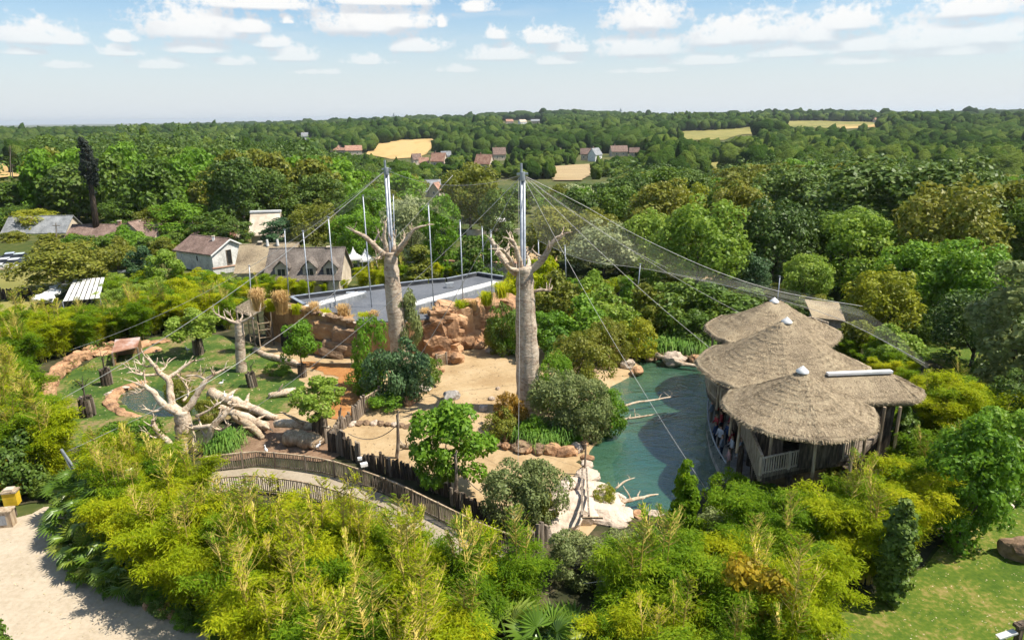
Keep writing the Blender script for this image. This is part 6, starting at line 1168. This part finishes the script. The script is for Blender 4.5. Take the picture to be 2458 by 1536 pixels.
# ---------------------------------------------------------------- palisades of logs
def palisade(label, path_px, hfun, dia=.2, seed=0, mat='darkwood', cat='fence'):
    pts = smooth_path([(*q, 0) for q in gp(path_px)], 3); o = thing('log_palisade', label, cat, tuple(pts[0])); rr = random.Random(seed); L_ = list(along(pts, dia*.98))
    for k, (p, d) in enumerate(L_):
        h = hfun(k/len(L_))*rr.uniform(.82, 1.12); w_ = dia*rr.uniform(.8, 1.12); put('log', log_me(rr.randrange(5), mat if rr.random() < .7 else 'greywood'), None, o, Vector((p.x+rr.uniform(-.05,.05), p.y+rr.uniform(-.05,.05), -.1))-o.location, (rr.uniform(-.05,.05), rr.uniform(-.05,.05), rr.uniform(0, 6)), (w_, w_, h))
    return o
palisade('tall weathered log palisade below the lime stump tree', [(792,1085),(815,1090),(836,1100)], lambda t: 2.0-.3*t, .24, 1)
palisade('dark log palisade left of the leafy tree', [(838,1100),(852,1106),(868,1114)], lambda t: 1.5, .2, 2)
palisade('low log palisade behind the white lamp', [(870,1116),(886,1124),(902,1132)], lambda t: .8+.5*t, .2, 3)
palisade('long dark log palisade before the leafy tree', [(904,1133),(930,1140),(962,1148),(1002,1154)], lambda t: 1.5-.35*t, .2, 4)
palisade('dark log bank under the leafy tree', [(1005,1160),(1040,1178),(1085,1198)], lambda t: .9, .22, 5)
palisade('log palisade between the walkway and the grey green shrub', [(1088,1212),(1120,1228),(1158,1246),(1205,1262)], lambda t: 1.25-.3*t, .2, 6)
palisade('short log palisade beside the gate', [(848,1016),(860,1006),(872,996)], lambda t: 1.5, .22, 7, 'greywood')
palisade('log corner stack above the tall palisade', [(796,1060),(812,1040),(830,1028),(842,1020)], lambda t: 1.1, .26, 8, 'greywood')
palisade('row of split posts along the far left meadow', [(-60,722),(0,718),(40,716),(82,712)], lambda t: 1.55, .26, 9)
palisade('log wall with a dark opening at the end of the walkway', [(1240,1335),(1262,1330),(1290,1322),(1310,1312)], lambda t: 1.7, .3, 10, 'greywood')
def bar_gate(label, a, b, h, n, mat='tanwood', name='log_gate'):
    A, B = G(*a), G(*b); o = thing(name, label, 'gate', tuple(A))
    for k in range(n+1): p = A.lerp(B, k/n); MB().tube([(p.x, p.y, 0), (p.x, p.y, h)], .055, 6).build('bar', M[mat], o)
    for z in (.12, h*.97): MB().tube([(A.x, A.y, z), (B.x, B.y, z)], .06, 6).build('rail', M[mat], o)
    for p in (A, B): MB().tube([(p.x, p.y, 0), (p.x, p.y, h*1.15)], .1, 8).build('post', M['greywood'], o)
bar_gate('slatted log gate between boulder and palisade', (876,992), (912,970), 1.35, 9)
bar_gate('slatted log fence at the foot of the cliff', (1048,880), (1072,876), 1.1, 8); bar_gate('tall slatted log screen against the cliff', (1044,858), (1060,852), 1.7, 5)
# climbing frame and thatched shelter at the wall end
p = G(632, 828); cf = thing('timber_frame', 'light timber climbing frame beside the arched doorway', 'frame', tuple(p))
X = [G(x, y) for x, y in [(602,825),(625,832),(655,830),(640,812)]]
for q in X: MB().tube([(q.x, q.y, 0), (q.x, q.y, 2.6)], .06, 6).build('pole', M['tanwood'], cf)
for z in (.9, 1.7, 2.4):
    for a, b in ((0,1),(1,2),(2,3)): MB().tube([(X[a].x, X[a].y, z), (X[b].x, X[b].y, z+.1)], .05, 6).build('rung', M['tanwood'], cf)
MB().tube([(X[0].x, X[0].y, .2), (X[2].x, X[2].y, 2.2)], .05, 6).build('brace', M['tanwood'], cf)
q = [G(x, y, z) for x, y, z in [(566,742,3.0),(604,764,3.0),(646,732,4.3),(612,716,4.3)]]; st = thing('thatched_shelter', 'small thatched lean to roof at the left end of the mud wall', 'shelter', (q[0].x, q[0].y, 0))
MB().add([*q, *[p_+Vector((0,0,.22)) for p_ in q]], [(0,3,2,1),(4,5,6,7),(0,1,5,4),(1,2,6,5),(2,3,7,6),(3,0,4,7)]).build('roof', M['straw'], st)
for p_ in q: MB().tube([(p_.x, p_.y+.1, 0), (p_.x, p_.y+.1, p_.z)], .09, 6).build('post', M['greywood'], st)
# dark lean to shelter with rusty roof behind the lawn
q = [G(x, y, 1.35) for x, y in [(268,848),(330,834),(338,818),(278,824)]]; hs = thing('rusty_roofed_shelter', 'dark animal shelter with rusty sheet roof behind the lawn', 'shelter', tuple(G(300, 868)))
MB().add([q[0], q[1], q[2]+Vector((0,0,.3)), q[3]+Vector((0,0,.3)), q[0]+Vector((0,0,.1)), q[1]+Vector((0,0,.1)), q[2]+Vector((0,0,.4)), q[3]+Vector((0,0,.4))], [(0,3,2,1),(4,5,6,7),(0,1,5,4),(1,2,6,5),(2,3,7,6),(3,0,4,7)]).build('roof', M['rust'], hs)
MB().bar((q[2].x, q[2].y, .7), (q[3].x, q[3].y, .7), .2, 1.5).build('back_wall', M['mud'], hs); MB().bar((q[0].x, q[0].y+.1, .65), (q[3].x, q[3].y-.2, .65), .2, 1.3).build('side_wall', M['mud'], hs)
for p_ in q[:2]: MB().tube([(p_.x, p_.y, 0), (p_.x, p_.y, 1.35)], .09, 6).build('post', M['greywood'], hs)
# ---------------------------------------------------------------- log planters with trees
def planter(x, y, dia, h, label, tilt=0.0):
    p = G(x, y); o = thing('log_planter', label, 'planter', tuple(p)); n = 11; o.rotation_euler = (0, tilt, 0)
    for k in range(n):
        a = 2*math.pi*k/n; rr = random.Random(k*7+x); put('log', log_me(k, 'darkwood' if rr.random() < .7 else 'greywood'), None, o, (math.cos(a)*dia*.42, math.sin(a)*dia*.42, -.05), (0, 0, a), (dia*.27, dia*.27, h*rr.uniform(.92, 1.08)))
    put('soil', MB().tube([(0,0,h*.7),(0,0,h*.86)], dia*.42, 12).mesh('planter_soil'), M['dirt'], o); return p
for (x, y, dia, h, lab, key, yt, w, lf, tl, tw) in [(478,852,.9,1.55,'dark log planter under the lime green round tree at the lawn back','bigleaf',738,112,'lf_lime','lime green round tree in a log planter at the back of the lawn',0),(258,925,.85,1.6,'dark log planter left of the small pond','bare',810,70,'lf_oak','sparse dead branched tree in a log planter left of the pond',0),
  (213,1000,1.0,1.6,'dark log planter nearest the left hedge','bare',870,80,'lf_olive','bare twiggy tree in the planter nearest the left hedge',0),(608,930,.75,1.35,'tilted pale log planter on the right of the lawn','bare',848,46,'lf_fresh','small sapling in the tilted planter',-.12),(727,905,.7,1.2,'small log planter near the arched doorway','small',765,82,'lf_fresh','fresh green tree before the mud wall',0),(772,1062,1.0,2.0,'tall dark log planter beside the palisade','bigleaf',908,132,'lf_lime','bright lime green tree above the tall log planter',0)]:
    p = planter(x, y, dia, h, lab, tw); d = (p-CAMP).dot(FW); top = AT(x-4, yt, p.y); plant(key, (p.x, p.y, h*.8), top.z-h*.8, w*d/FPX, lf, 'planted_tree', tl)
# ---------------------------------------------------------------- trees and shrubs inside the aviary
for i, (key, x, yt, yb, w, lf, lab, cat) in enumerate([
 ('bigleaf',1080,966,1175,190,'lf_fresh','leafy bright green tree at the centre of the sand','tree'),('bigleaf',1040,1040,1185,110,'lf_fresh','lower left limb tree beside the leafy bright tree','tree'),
 ('fine',1235,1120,1268,170,'lf_grey','large grey green feathery shrub, left half, by the log palisade','shrub'),('fine',1300,1110,1262,150,'lf_grey','large grey green feathery shrub, right half, by the pale rocks','shrub'),('fine',1298,1178,1268,80,'lf_olive','small olive round shrub beside the pale rocks','shrub'),('fine',1448,1165,1222,58,'lf_yellow','golden round shrub at the pond edge','shrub'),
 ('fine',1350,890,1035,160,'lf_grey','large grey green bush right of the right baobab','shrub'),('fine',1405,910,1050,140,'lf_grey','grey green bush leaning over the pond','shrub'),('fine',1385,800,935,150,'lf_olive','olive bush behind the grey green bush','shrub'),('fine',1330,850,985,90,'lf_fresh','fresh bush touching the right baobab','shrub'),('shrub',1460,935,1040,90,'lf_fresh','green reed like bush over the water','shrub'),
 ('shrub',1225,940,1030,90,'lf_copper','copper brown bush left of the right baobab','shrub'),('shrub',1205,985,1050,90,'lf_olive','olive bush below the copper bush','shrub'),('shrub',1280,1000,1060,80,'lf_fresh','low green bush at the baobab foot','shrub'),('fine',1455,770,880,110,'lf_olive','olive bush above the beach','shrub'),
 ('shrub',895,770,935,90,'lf_fresh','fresh green bush left of the left baobab','shrub'),('shrub',880,860,940,90,'lf_fresh','low bright green bush beside the orange path','shrub'),('shrub',935,825,965,120,'lf_blue','dark bush before the left baobab','shrub'),('shrub',985,820,960,110,'lf_blue','dark glossy bush right of the left baobab','shrub'),('shrub',1020,850,930,80,'lf_oak','laurel like bush above the pale boulders','shrub'),('shrub',925,935,975,110,'lf_fresh','low fern carpet below the dark bushes','shrub'),('small',985,690,880,60,'lf_grey','grey green slender tree right of the left baobab','tree'),
 ('shrub',1212,720,850,80,'lf_oak','green bush at the right end of the cliff','shrub'),('shrub',1245,760,850,70,'lf_fresh','bush left of the right baobab trunk','shrub'),('shrub',1190,770,848,60,'lf_olive','small bush above the round boulders','shrub'),('small',1320,740,860,110,'lf_fresh','green tree right of the right baobab','tree'),('shrub',1345,790,880,90,'grass_tuft','bushy reed right of the right baobab','shrub'),('small',1400,720,850,130,'lf_fresh','bright green tree behind the olive bush','tree'),('small',1480,725,830,110,'lf_lime','lime green tree above the pond head','tree'),('small',1340,660,800,120,'lf_olive','olive tree behind the driftwood heap','tree'),
 ('small',1430,650,800,120,'lf_lime','pale tree under the net hem','tree'),('conifer',1504,655,760,60,'lf_fresh','small pointed conifer under the net','tree'),('small',1560,690,820,110,'lf_olive','olive bush tree right of the pointed conifer','tree'),('small',1620,670,820,160,'lf_oak','dark bush tree behind the reed clumps','tree'),('small',1710,680,800,180,'lf_oak','dark green bush tree left of the back thatched roof','tree'),('small',1790,690,770,110,'lf_oak','dark bush tree behind the back thatched roof','tree'),('small',1460,690,800,90,'lf_olive','olive bush under the net','tree'),('small',1300,610,740,90,'bamboo','yellow green bamboo like bush behind the right baobab','shrub'),('small',1250,640,760,90,'bamboo','yellow green bush above the cliff end','shrub'),
 ('small',1660,745,840,110,'lf_oak','bush left of the thatched eave','shrub'),('shrub',1530,770,860,100,'lf_yellow','yellow striped bush at the far pond bank','shrub'),
 ('shrub',330,1005,1075,120,'lf_fresh','broad green bush beside the dead tree','shrub'),('shrub',275,1020,1090,110,'lf_fresh','green bush between hedge and small pond','shrub'),('fine',505,955,1020,60,'lf_olive','olive bush among the fallen trunks','shrub'),('fine',440,900,985,70,'lf_olive','yellowish bush behind the dead tree','shrub'),('shrub',665,870,900,60,'lf_fresh','low weeds beside the log border','shrub'),
 ('column',2132,1205,1450,82,'lf_dark','dark columnar cypress at the edge of the right lawn','tree'),('laurel',2300,985,1310,175,'lf_fresh','dense glossy laurel tree at the edge of the right lawn','tree'),('laurel',2390,950,1190,140,'lf_fresh','bright laurel behind the glossy one','tree'),('column',2156,980,1110,55,'lf_oak','dark rounded cypress beside the thatched wing','tree'),
 ('small',1770,1320,1570,190,'bamboo_y','orange tinged bush in the foreground hedge','shrub'),('small',1840,1390,1600,150,'bamboo_y','second orange tinged bush near the lawn corner','shrub'),('fine',1975,1080,1175,130,'lf_olive','feathery olive bush before the pavilion railing','shrub'),('fine',1740,1140,1240,120,'bamboo_g','feathery bush at the pavilion corner','shrub'),('fine',1480,1290,1400,170,'lf_grey','grey green bush below the pale rocks','shrub'),('fine',1380,1290,1390,150,'lf_grey','second grey green bush below the pale rocks','shrub'),('column',1635,1110,1330,60,'bamboo_g','feathery upright plant before the pond','shrub'),
 ('conifer',5,1450,1640,110,'lf_oak','dark conifer at the bottom left corner','tree'),('small',60,1040,1180,150,'lf_dark','dark shade bush behind the yellow box','shrub'),('small',-20,1070,1200,160,'lf_dark','dark shade bush at the left edge','shrub'),('shrub',20,1100,1195,90,'lf_copper','rust red bush at the left edge','shrub'),('column',2150,800,880,40,'lf_grey','upright grey shrub under the right net','shrub'),('small',2060,770,860,120,'lf_olive','olive bush on the bank behind the pavilion','shrub'),('small',2140,790,900,120,'lf_lime','pale bush on the bank under the right net','shrub')]):
    plant_px(key, x, yt, yb, w, lf, {'tree':'garden_tree','shrub':'shrub'}[cat], lab, cat, seed=700+i)
# ground cover strips
rr = random.Random(12)
def cover(poly, n, key, lf, h, w, label, group, seed):
    P_ = gp(poly); r_ = random.Random(seed); xs = [p[0] for p in P_]; ys = [p[1] for p in P_]; c = 0; g_ = 0
    while c < n and g_ < 5000:
        g_ += 1; x, y = r_.uniform(min(xs), max(xs)), r_.uniform(min(ys), max(ys))
        if inpoly(x, y, P_): plant(key, (x, y, 0), r_.uniform(*h), r_.uniform(*w), r_.choice(lf), 'low_shrub', label, 'shrub', group, seed+c); c += 1
cover([(150,1310),(185,1378),(330,1446),(440,1496),(540,1545),(590,1530),(470,1465),(330,1410),(210,1340),(180,1290)], 34, 'shrub', ['lf_oak','lf_dark','lf_fresh'], (.5, .9), (1.1, 1.7), 'low dark ground cover between the hedge and the sandy path', 'ground cover beside the path', 800)
cover([(60,1195),(140,1205),(150,1160),(40,1130),(-80,1160),(-60,1210)], 16, 'shrub', ['lf_dark','lf_oak'], (.6, 1.3), (1.2, 2.0), 'dark undergrowth behind the yellow box', 'undergrowth at the left edge', 900)
cover([(1420,790),(1500,760),(1600,740),(1750,740),(1800,760),(1690,800),(1680,840),(1560,830),(1440,840)], 26, 'shrub', ['lf_oak','lf_olive','lf_fresh'], (1.2, 2.4), (2.2, 3.4), 'green bush in the planting behind the pond', 'bushes behind the pond', 1000)
cover([(1290,700),(1420,690),(1600,700),(1800,715),(1760,750),(1560,740),(1400,790),(1300,800)], 30, 'shrub', ['lf_olive','lf_fresh','lf_lime','bamboo'], (1.6, 3.0), (2.4, 3.8), 'mixed bush in the planting under the net', 'bushes under the net', 1100)
cover([(1180,1010),(1250,1005),(1330,1040),(1390,1060),(1370,1080),(1300,1075),(1220,1055)], 12, 'shrub', ['lf_fresh','grass_tuft'], (.6, 1.1), (1.1, 1.7), 'low green plant on the island round the right baobab', 'low plants on the island', 1200)
cover([(1990,900),(2100,930),(2180,1000),(2230,1100),(2180,1160),(2080,1150),(1960,1190),(1850,1220),(1760,1250),(1740,1220),(1850,1180),(2010,1140),(2120,1080),(2130,1010),(2080,960)], 22, 'shrub', ['lf_olive','bamboo_g','lf_fresh'], (1.0, 2.0), (1.8, 2.8), 'mixed bush at the foot of the pavilion', 'bushes round the pavilion', 1300)
cover([(1420,1380),(1560,1330),(1700,1290),(1850,1260),(1900,1330),(1700,1400),(1500,1480)], 12, 'shrub', ['bamboo_g','lf_fresh','lf_grey'], (1.2, 2.2), (2.0, 3.0), 'bush between the pond bank and the front hedge', 'bushes at the front pond bank', 1400)
cover([(120,800),(300,760),(520,740),(600,752),(560,790),(400,790),(230,820),(130,860)], 22, 'shrub', ['lf_oak','bamboo_g','lf_dark'], (1.5, 2.6), (2.2, 3.4), 'dark undergrowth in the left hedge', 'undergrowth of the left hedge', 1500)
cover([(230,690),(400,690),(560,690),(620,700),(560,730),(380,735),(240,740)], 22, 'shrub', ['bamboo','bamboo_g','lf_lime'], (1.8, 3.0), (2.6, 4.0), 'pale bush in the strip before the houses', 'bushes before the houses', 1600)
cover([(860,640),(1100,640),(1240,655),(1240,672),(1080,668),(900,680)], 20, 'shrub', ['lf_fresh','bamboo','lf_olive'], (1.6, 2.8), (2.4, 3.6), 'bush behind the flat roofed building', 'bushes behind the flat roof', 1700)
cover([(1260,590),(1500,650),(1700,700),(1880,735),(1990,790),(2080,790),(1900,700),(1700,660),(1400,610)], 30, 'shrub', ['lf_oak','lf_dark','lf_olive'], (1.5, 3.5), (3.0, 5.0), 'dark bush along the far net edge', 'bushes along the far net edge', 1800)
cover([(1900,760),(2100,800),(2300,860),(2450,900),(2450,850),(2200,770),(1950,720)], 16, 'shrub', ['lf_dark','lf_oak'], (1.2, 2.8), (2.5, 4.0), 'dark bush in the shade at the right', 'bushes in the shade at right', 1900)
cover([(165,604),(300,602),(400,606),(395,640),(300,662),(250,640),(170,632)], 13, 'small', ['lf_olive','lf_oak','lf_fresh'], (3.0, 5.0), (3.5, 5.5), 'garden tree before the brown tiled cottage', 'garden trees before the cottage', 2000)
cover([(-40,592),(60,592),(150,596),(150,606),(60,604),(-40,604)], 9, 'small', ['lf_oak','lf_dark','lf_olive'], (2.2, 3.4), (3.5, 5.0), 'garden tree before the slate house', 'garden trees before the slate house', 2100)
cover([(400,590),(470,575),(600,580),(590,600),(520,600),(430,612)], 8, 'small', ['lf_oak','lf_olive'], (3.0, 4.5), (3.5, 5.0), 'garden tree around the red roofed shed', 'garden trees round the red roofed shed', 2200)
cover([(250,668),(420,672),(560,672),(560,690),(400,690),(250,690)], 12, 'shrub', ['bamboo','lf_lime','lf_fresh'], (1.2, 2.2), (2.4, 3.6), 'low bush on the grass before the white barn', 'bushes before the white barn', 2300)
# tall grasses
for i, (x, y, s, k, lf, lab) in enumerate([(622,742,1.25,'dry','dry_tuft','straw coloured grass plume, first on the wall top from the left'),(678,750,1.3,'dry','dry_tuft','straw coloured grass plume, second on the wall top'),(757,762,.95,'dry','dry_tuft','straw coloured grass plume, third on the wall top'),(825,776,1.15,'dry','dry_tuft','straw coloured grass plume beside the cliff skull'),(898,778,.85,'dry','dry_tuft','straw coloured grass plume left of the left baobab'),(1022,772,.85,'dry','dry_tuft','straw coloured grass plume right of the left baobab'),(1050,765,.8,'dry','dry_tuft','straw coloured grass plume beside the seventh pole'),(1107,748,.75,'tall','bamboo','green grass clump on the cliff top'),(1168,730,.8,'tall','bamboo','green grass clump at the cliff top right'),(1205,712,.9,'tall','bamboo','green grass clump at the end of the flat roof')]):
    b = AT(x, y, 63.9 if i < 5 else 64.8); tuft(k, (b.x, b.y, b.z-.1), s, lf, lab, 'grass plumes on the wall top', seed=i)
for i, (x, y, s, k, lf) in enumerate([(712,752,.6,'tall','bamboo'),(782,768,.7,'tall','bamboo'),(846,778,.6,'dry','dry_tuft'),(875,780,.8,'tall','bamboo'),(990,778,.8,'tall','grass_tuft'),(1075,760,.6,'tall','bamboo'),(1138,742,.6,'dry','dry_tuft'),(650,745,.7,'tall','bamboo'),(735,756,.5,'dry','dry_tuft')]):
    b = AT(x, y, 64.0 if x < 900 else 64.8); tuft(k, (b.x, b.y, b.z-.1), s, lf, 'small %s grass clump in a gap of the wall top' % ('dry' if k == 'dry' else 'green'), 'small grass clumps on the wall top', seed=80+i)
for i, (x, y, s) in enumerate([(1250,1060,1.0),(1285,1068,1.1),(1320,1072,1.0),(1345,1060,1.2),(1368,1050,1.2),(1385,1035,1.0),(1265,1035,.8),(1400,1010,1.1),(1440,1000,1.1),(1455,970,1.0),(1230,1040,.8),(1305,1040,.9)]): tuft('green', tuple(G(x, y)), s, 'grass_tuft', 'arching green grass on the island beside the pond', 'arching grasses on the island', seed=20+i)
for i, (x, y, s) in enumerate([(1580,815,1.9),(1620,808,2.0),(1660,815,1.7),(1600,850,1.6),(1640,852,1.6),(1680,850,1.4),(1560,840,1.4),(1540,850,1.1),(1460,838,1.0)]): tuft('green', tuple(G(x, y)), s, 'grass_tuft', 'big weeping grass clump at the far pond bank', 'weeping grasses at the far bank', seed=40+i)
for i, (x, y, s) in enumerate([(540,1080,1.2),(560,1075,1.0),(525,1090,1.0)]): tuft('green', tuple(G(x, y)), s, 'grass_tuft', 'dark green spiky clump at the foot of the dead tree', 'spiky clumps at the dead tree', seed=60+i)
# loose grass on the lawns: fallen leaves and tufts nobody could count
def litter(name, poly, n, mat, label, seed, size=(.05, .12), h=.02):
    P_ = gp(poly); g_ = np.random.default_rng(seed); xs = [p[0] for p in P_]; ys = [p[1] for p in P_]; Q = []
    while len(Q) < n:
        x, y = g_.uniform(min(xs), max(xs)), g_.uniform(min(ys), max(ys))
        if inpoly(x, y, P_): Q.append((x, y, terr(x, y)+h+.02))
    Q = np.array(Q); Nn = unit(g_.normal(size=(n, 3))*.35+np.array([0, 0, 1.0])); s = g_.uniform(size[0], size[1], n); V_, F_ = cards(Q, Nn, g_.normal(size=(n, 3)), s*1.6, s); o = put(name, mesh_np(name, V_, F_), mat, kind='stuff'); tag(o, label, 'leaf litter')
M['litter'] = leafmat('fallen_leaf', (.3,.24,.12), (.5,.42,.25), (.6,.5,.34), trans=.1)
litter('leaf_litter', [(2340,1160),(2480,1120),(2800,1200),(2600,1900),(2000,1900),(1990,1470),(2060,1440),(2160,1405),(2260,1320)], 1300, M['litter'], 'pale fallen leaves scattered over the right lawn', 3, (.025, .07))
litter('lawn_litter', [(110,1010),(190,890),(280,842),(400,815),(520,812),(620,845),(700,890),(720,960),(560,1000),(380,1080),(200,1070)], 500, M['litter'], 'pale leaves scattered on the left lawn', 4, h=.12)
litter('sand_litter', [(830,1060),(870,960),(1060,900),(1190,850),(1220,930),(1170,1000),(1160,1080),(1080,1150),(960,1110)], 500, M['trunk'], 'small dark twigs scattered on the sand', 5, (.03, .09), .05)
litter('path_litter', [(150,1230),(150,1300),(190,1370),(330,1440),(440,1490),(560,1560),(300,1800),(0,1600),(-100,1300)], 260, M['litter'], 'dry leaves blown along the hedge side of the sandy path', 6, (.03, .08), .04)
# ---------------------------------------------------------------- palms
for i, (x, y, h, s) in enumerate([(178,1290,.7,1.1),(196,1335,.6,1.0),(228,1365,.7,1.1),(262,1385,.6,1.0),(300,1412,.6,1.0),(215,1275,1.6,1.2),(255,1310,1.8,1.2),(300,1350,1.4,1.1),(340,1395,1.0,1.1),(192,1245,1.3,1.2),(282,1285,2.3,1.3),(240,1250,2.2,1.2)]): fan_palm(tuple(G(x, y)), h, 15, ('low fan palm along the path edge, %s from the left' % ['first','second','third','fourth','fifth'][i]) if i < 5 else 'taller fan palm behind the path edge palms, %s of its row' % ['second','fourth','sixth','seventh','first','fifth','third'][i-5], 'fan palms at the hedge end', i, s*1.25)
for i, (x, y, h, s, lab) in enumerate([(1215,1600,1.0,1.7,'big fan palm at the bottom edge, left one'),(1300,1640,1.3,1.8,'big fan palm at the bottom edge, middle one'),(1400,1610,.9,1.7,'big fan palm at the bottom edge, right one'),(1330,1560,.5,1.4,'smaller fan palm behind the big bottom palms')]): fan_palm(tuple(G(x, y)), h, 16, lab, None, 30+i, s)
# ---------------------------------------------------------------- small things
p = G(40, 1236); o = thing('yellow_box', 'yellow box with pale lid on a post at the path edge', 'box', tuple(p)); MB().tube([(p.x, p.y, 0), (p.x, p.y, .75)], .05, 6).build('post', M['greywood'], o); MB().box((p.x-.05, p.y, 1.15), (.72, .5, .8), .2).build('box', M['yellow'], o); MB().box((p.x-.05, p.y, 1.61), (.82, .6, .10), .2).build('lid', M['tanwood'], o); MB().box((p.x-.05, p.y, 1.72), (.45, .4, .12), .2).build('handle', M['stucco'], o)
p = G(14, 1262); o = thing('display_case', 'wooden display case with pale panel at the left edge of the path', 'sign', tuple(p)); MB().box((p.x, p.y, .5), (1.0, .5, 1.0), .15).build('case', M['tanwood'], o); MB().box((p.x-.03, p.y-.262, .5), (.6, .03, .6), .15).build('panel', M['slate'], o); MB().box((p.x, p.y, 1.04), (1.12, .6, .08), .15).build('lid', M['tanwood'], o)
fr_ = thing('anchor_frame', 'grey steel anchor frame holding the long cable above the path', 'frame', (fr.x, fr.y, 0)); F0 = [AT(x, y, fr.y) for x, y in [(147,1078),(201,1163),(143,1151),(197,1140),(155,1151),(162,1213),(190,1172),(160,1183),(197,1172)]]
for a, b, r_ in ((0,1,.07),(0,6,.07),(2,3,.05),(4,5,.07),(2,6,.05),(7,8,.04)): MB().tube([F0[a], F0[b]+Vector((0,.15,0))], r_, 8).build('tube', M['steel'], fr_)
MB().tube([(F0[1].x, F0[1].y, 0), (F0[1].x, F0[1].y, F0[1].z)], .06, 8).build('tube', M['steel'], fr_); MB().tube([(F0[5].x, F0[5].y, 0), (F0[5].x, F0[5].y, max(.2, F0[5].z))], .06, 8).build('tube', M['steel'], fr_)
p = G(878, 1170); o = thing('white_lamp', 'white lamp box on a thin post beside the palisade', 'lamp', tuple(p)); MB().tube([(p.x, p.y, 0), (p.x, p.y, 1.5)], .04, 6).build('post', M['greywood'], o); MB().box((p.x, p.y, 1.6), (.42, .26, .2), .5).build('housing', M['white'], o); MB().box((p.x-.35, p.y+.5, 1.75), (.26, .18, .16), .3).build('housing', M['white'], o)
for i, (x, yt, yb, lab) in enumerate([(953,995,1100,'dark rope pole on the sand left of the leafy tree'),(1092,1090,1210,'pale leaning pole in front of the leafy tree'),(815,985,1060,'rope pole above the tall palisade')]):
    p = G(x, yb); tp = AT(x, yt, p.y); o = thing('rope_pole', lab, 'pole', tuple(p)); MB().tube(*spline([p, p.lerp(tp, .5)+Vector((.08,0,0)), tp], [.13,.11,.08], 4, .03, i), 7, wob=.12).build('shaft', M['greywood'], o); MB().tube([tp-Vector((0,0,.3)), tp+Vector((.12,0,.25))], [.08,.05], 6).build('fork', M['greywood'], o)
def rope(label, a, b, s, r=.03):
    q, r_ = spline(sag(a, b, s), [r]*8, 3); o = put('rope', MB().tube(q, r_, 5).mesh('rope', tuple(q[0])), M['greywood'], None, tuple(q[0])); tag(o, label, 'rope')
rope('sagging rope from the palisade to the dark rope pole', AT(835,1040,G(835,1085).y), AT(953,1020,G(953,1100).y), .7); rope('rope from the leaning pole to the shrub', AT(1093,1115,G(1092,1210).y), G(1155,1180,.6), .2); rope('rope from the leafy tree to the leaning pole', G(1010,1130,1.2), AT(1092,1118,G(1092,1210).y), .4)
# stone ledge across the sand
led = thing('stone_ledge', 'low mossy stone ledge crossing the sand', 'ledge', tuple(G(900, 1022)))
for i, (q, d) in enumerate(along([G(845,1022), G(880,1018), G(940,1022), G(1000,1030)], .55)): rock_part(led, (q.x, q.y, .12), (.75, .55, .5), 'rock2' if i % 3 else 'palerock', 500+i, 'stone')
for i, (q, d) in enumerate(along([G(1190,1070), G(1240,1082), G(1310,1090), G(1385,1088), G(1405,1060)], .8)): rock(q, (1.0, .7, .8), 'rock' if i % 2 else 'rock2', 'edging stone round the planted island', 'edging stones of the island', 520+i, 'edging_stone')
for i, (q, d) in enumerate(along([G(1420,858), G(1500,852), G(1560,856), G(1640,866), G(1690,872)], .9)): rock(q, (1.2, .8, .9), 'rock' if i % 2 else 'rock2', 'bank stone along the far side of the pond', 'bank stones at the far side', 560+i, 'bank_stone')
for i, (q, d) in enumerate(along([G(1408,1100), G(1412,1140), G(1440,1200), G(1500,1235), G(1580,1235)], .9)): rock(q, (1.0, .8, .5), 'palerock' if i % 3 else 'rock', 'bank stone along the near side of the pond', 'bank stones at the near side', 600+i, 'bank_stone', .3)
# white storks on the fallen trunk and the lawn
def bird_mesh():
    mb = MB(); pts, rr_ = spline([(-.32,0,.42),(-.1,0,.46),(.12,0,.5),(.22,0,.62),(.22,0,.78),(.30,0,.84)], [.03,.15,.13,.055,.045,.055], 3); mb.tube(pts, rr_, 8); mb.tube([(.32,0,.84),(.52,0,.78)], [.03,.008], 5); mb.tube([(0,.05,.36),(.02,.05,0)], .012, 4); mb.tube([(0,-.05,.36),(.02,-.05,0)], .012, 4); m_ = mb.mesh('bird', smooth=True); m_.materials.append(M['white']); return m_
bm_ = bird_mesh()
for i, (x, y, z, rz, lab) in enumerate([(532,928,.1,.4,'white bird standing on the lawn above the fallen trunk'),(541,958,1.05,2.,'white bird perched on the fallen trunk, left one'),(556,962,1.0,1.,'white bird perched on the fallen trunk, right one'),(470,850,.1,.2,'white bird at the foot of the back planter'),(452,846,.1,3.,'white bird left of the back planter'),(765,1080,.1,1.,'white bird on the brown soil'),(640,1090,.1,2.2,'white bird near the walkway')]):
    o = put('bird', bm_, None, None, tuple(G(x, y, z)), (0, 0, rz), .72); tag(o, lab, 'bird')
# wooden post and pale board at the lower right corner
p = G(2440, 1545); o = thing('trail_post', 'dark wooden post with a pale tilted board in the lower right corner', 'sign', tuple(p)); MB().box((p.x, p.y, .55), (.22, .22, 1.1), .3).build('post', M['darkwood'], o); MB().box((p.x, p.y, 1.0), (.6, .3, .14), .3).build('crosspiece', M['darkwood'], o); MB().bar((p.x-.25, p.y-.1, .75), (p.x-1.0, p.y-.15, .5), .28, .07).build('board', M['offwhite'], o)
# ---------------------------------------------------------------- summer haze over the far country
hb = MB().box((0, 0, 20), (41000, 41000, 130)).mesh('haze'); m, t, o = newmat('haze'); pv2 = N('ShaderNodeVolumePrincipled', t); pv2.inputs['Color'].default_value = (.80, .88, .97, 1); pv2.inputs['Density'].default_value = 0.00007; pv2.inputs['Anisotropy'].default_value = 0.2; L(pv2.outputs[0], o.inputs['Volume'], t)
m.cycles.homogeneous_volume = True
ho = put('haze', hb, m, kind='stuff'); tag(ho, 'thin summer haze over the whole landscape', 'haze')
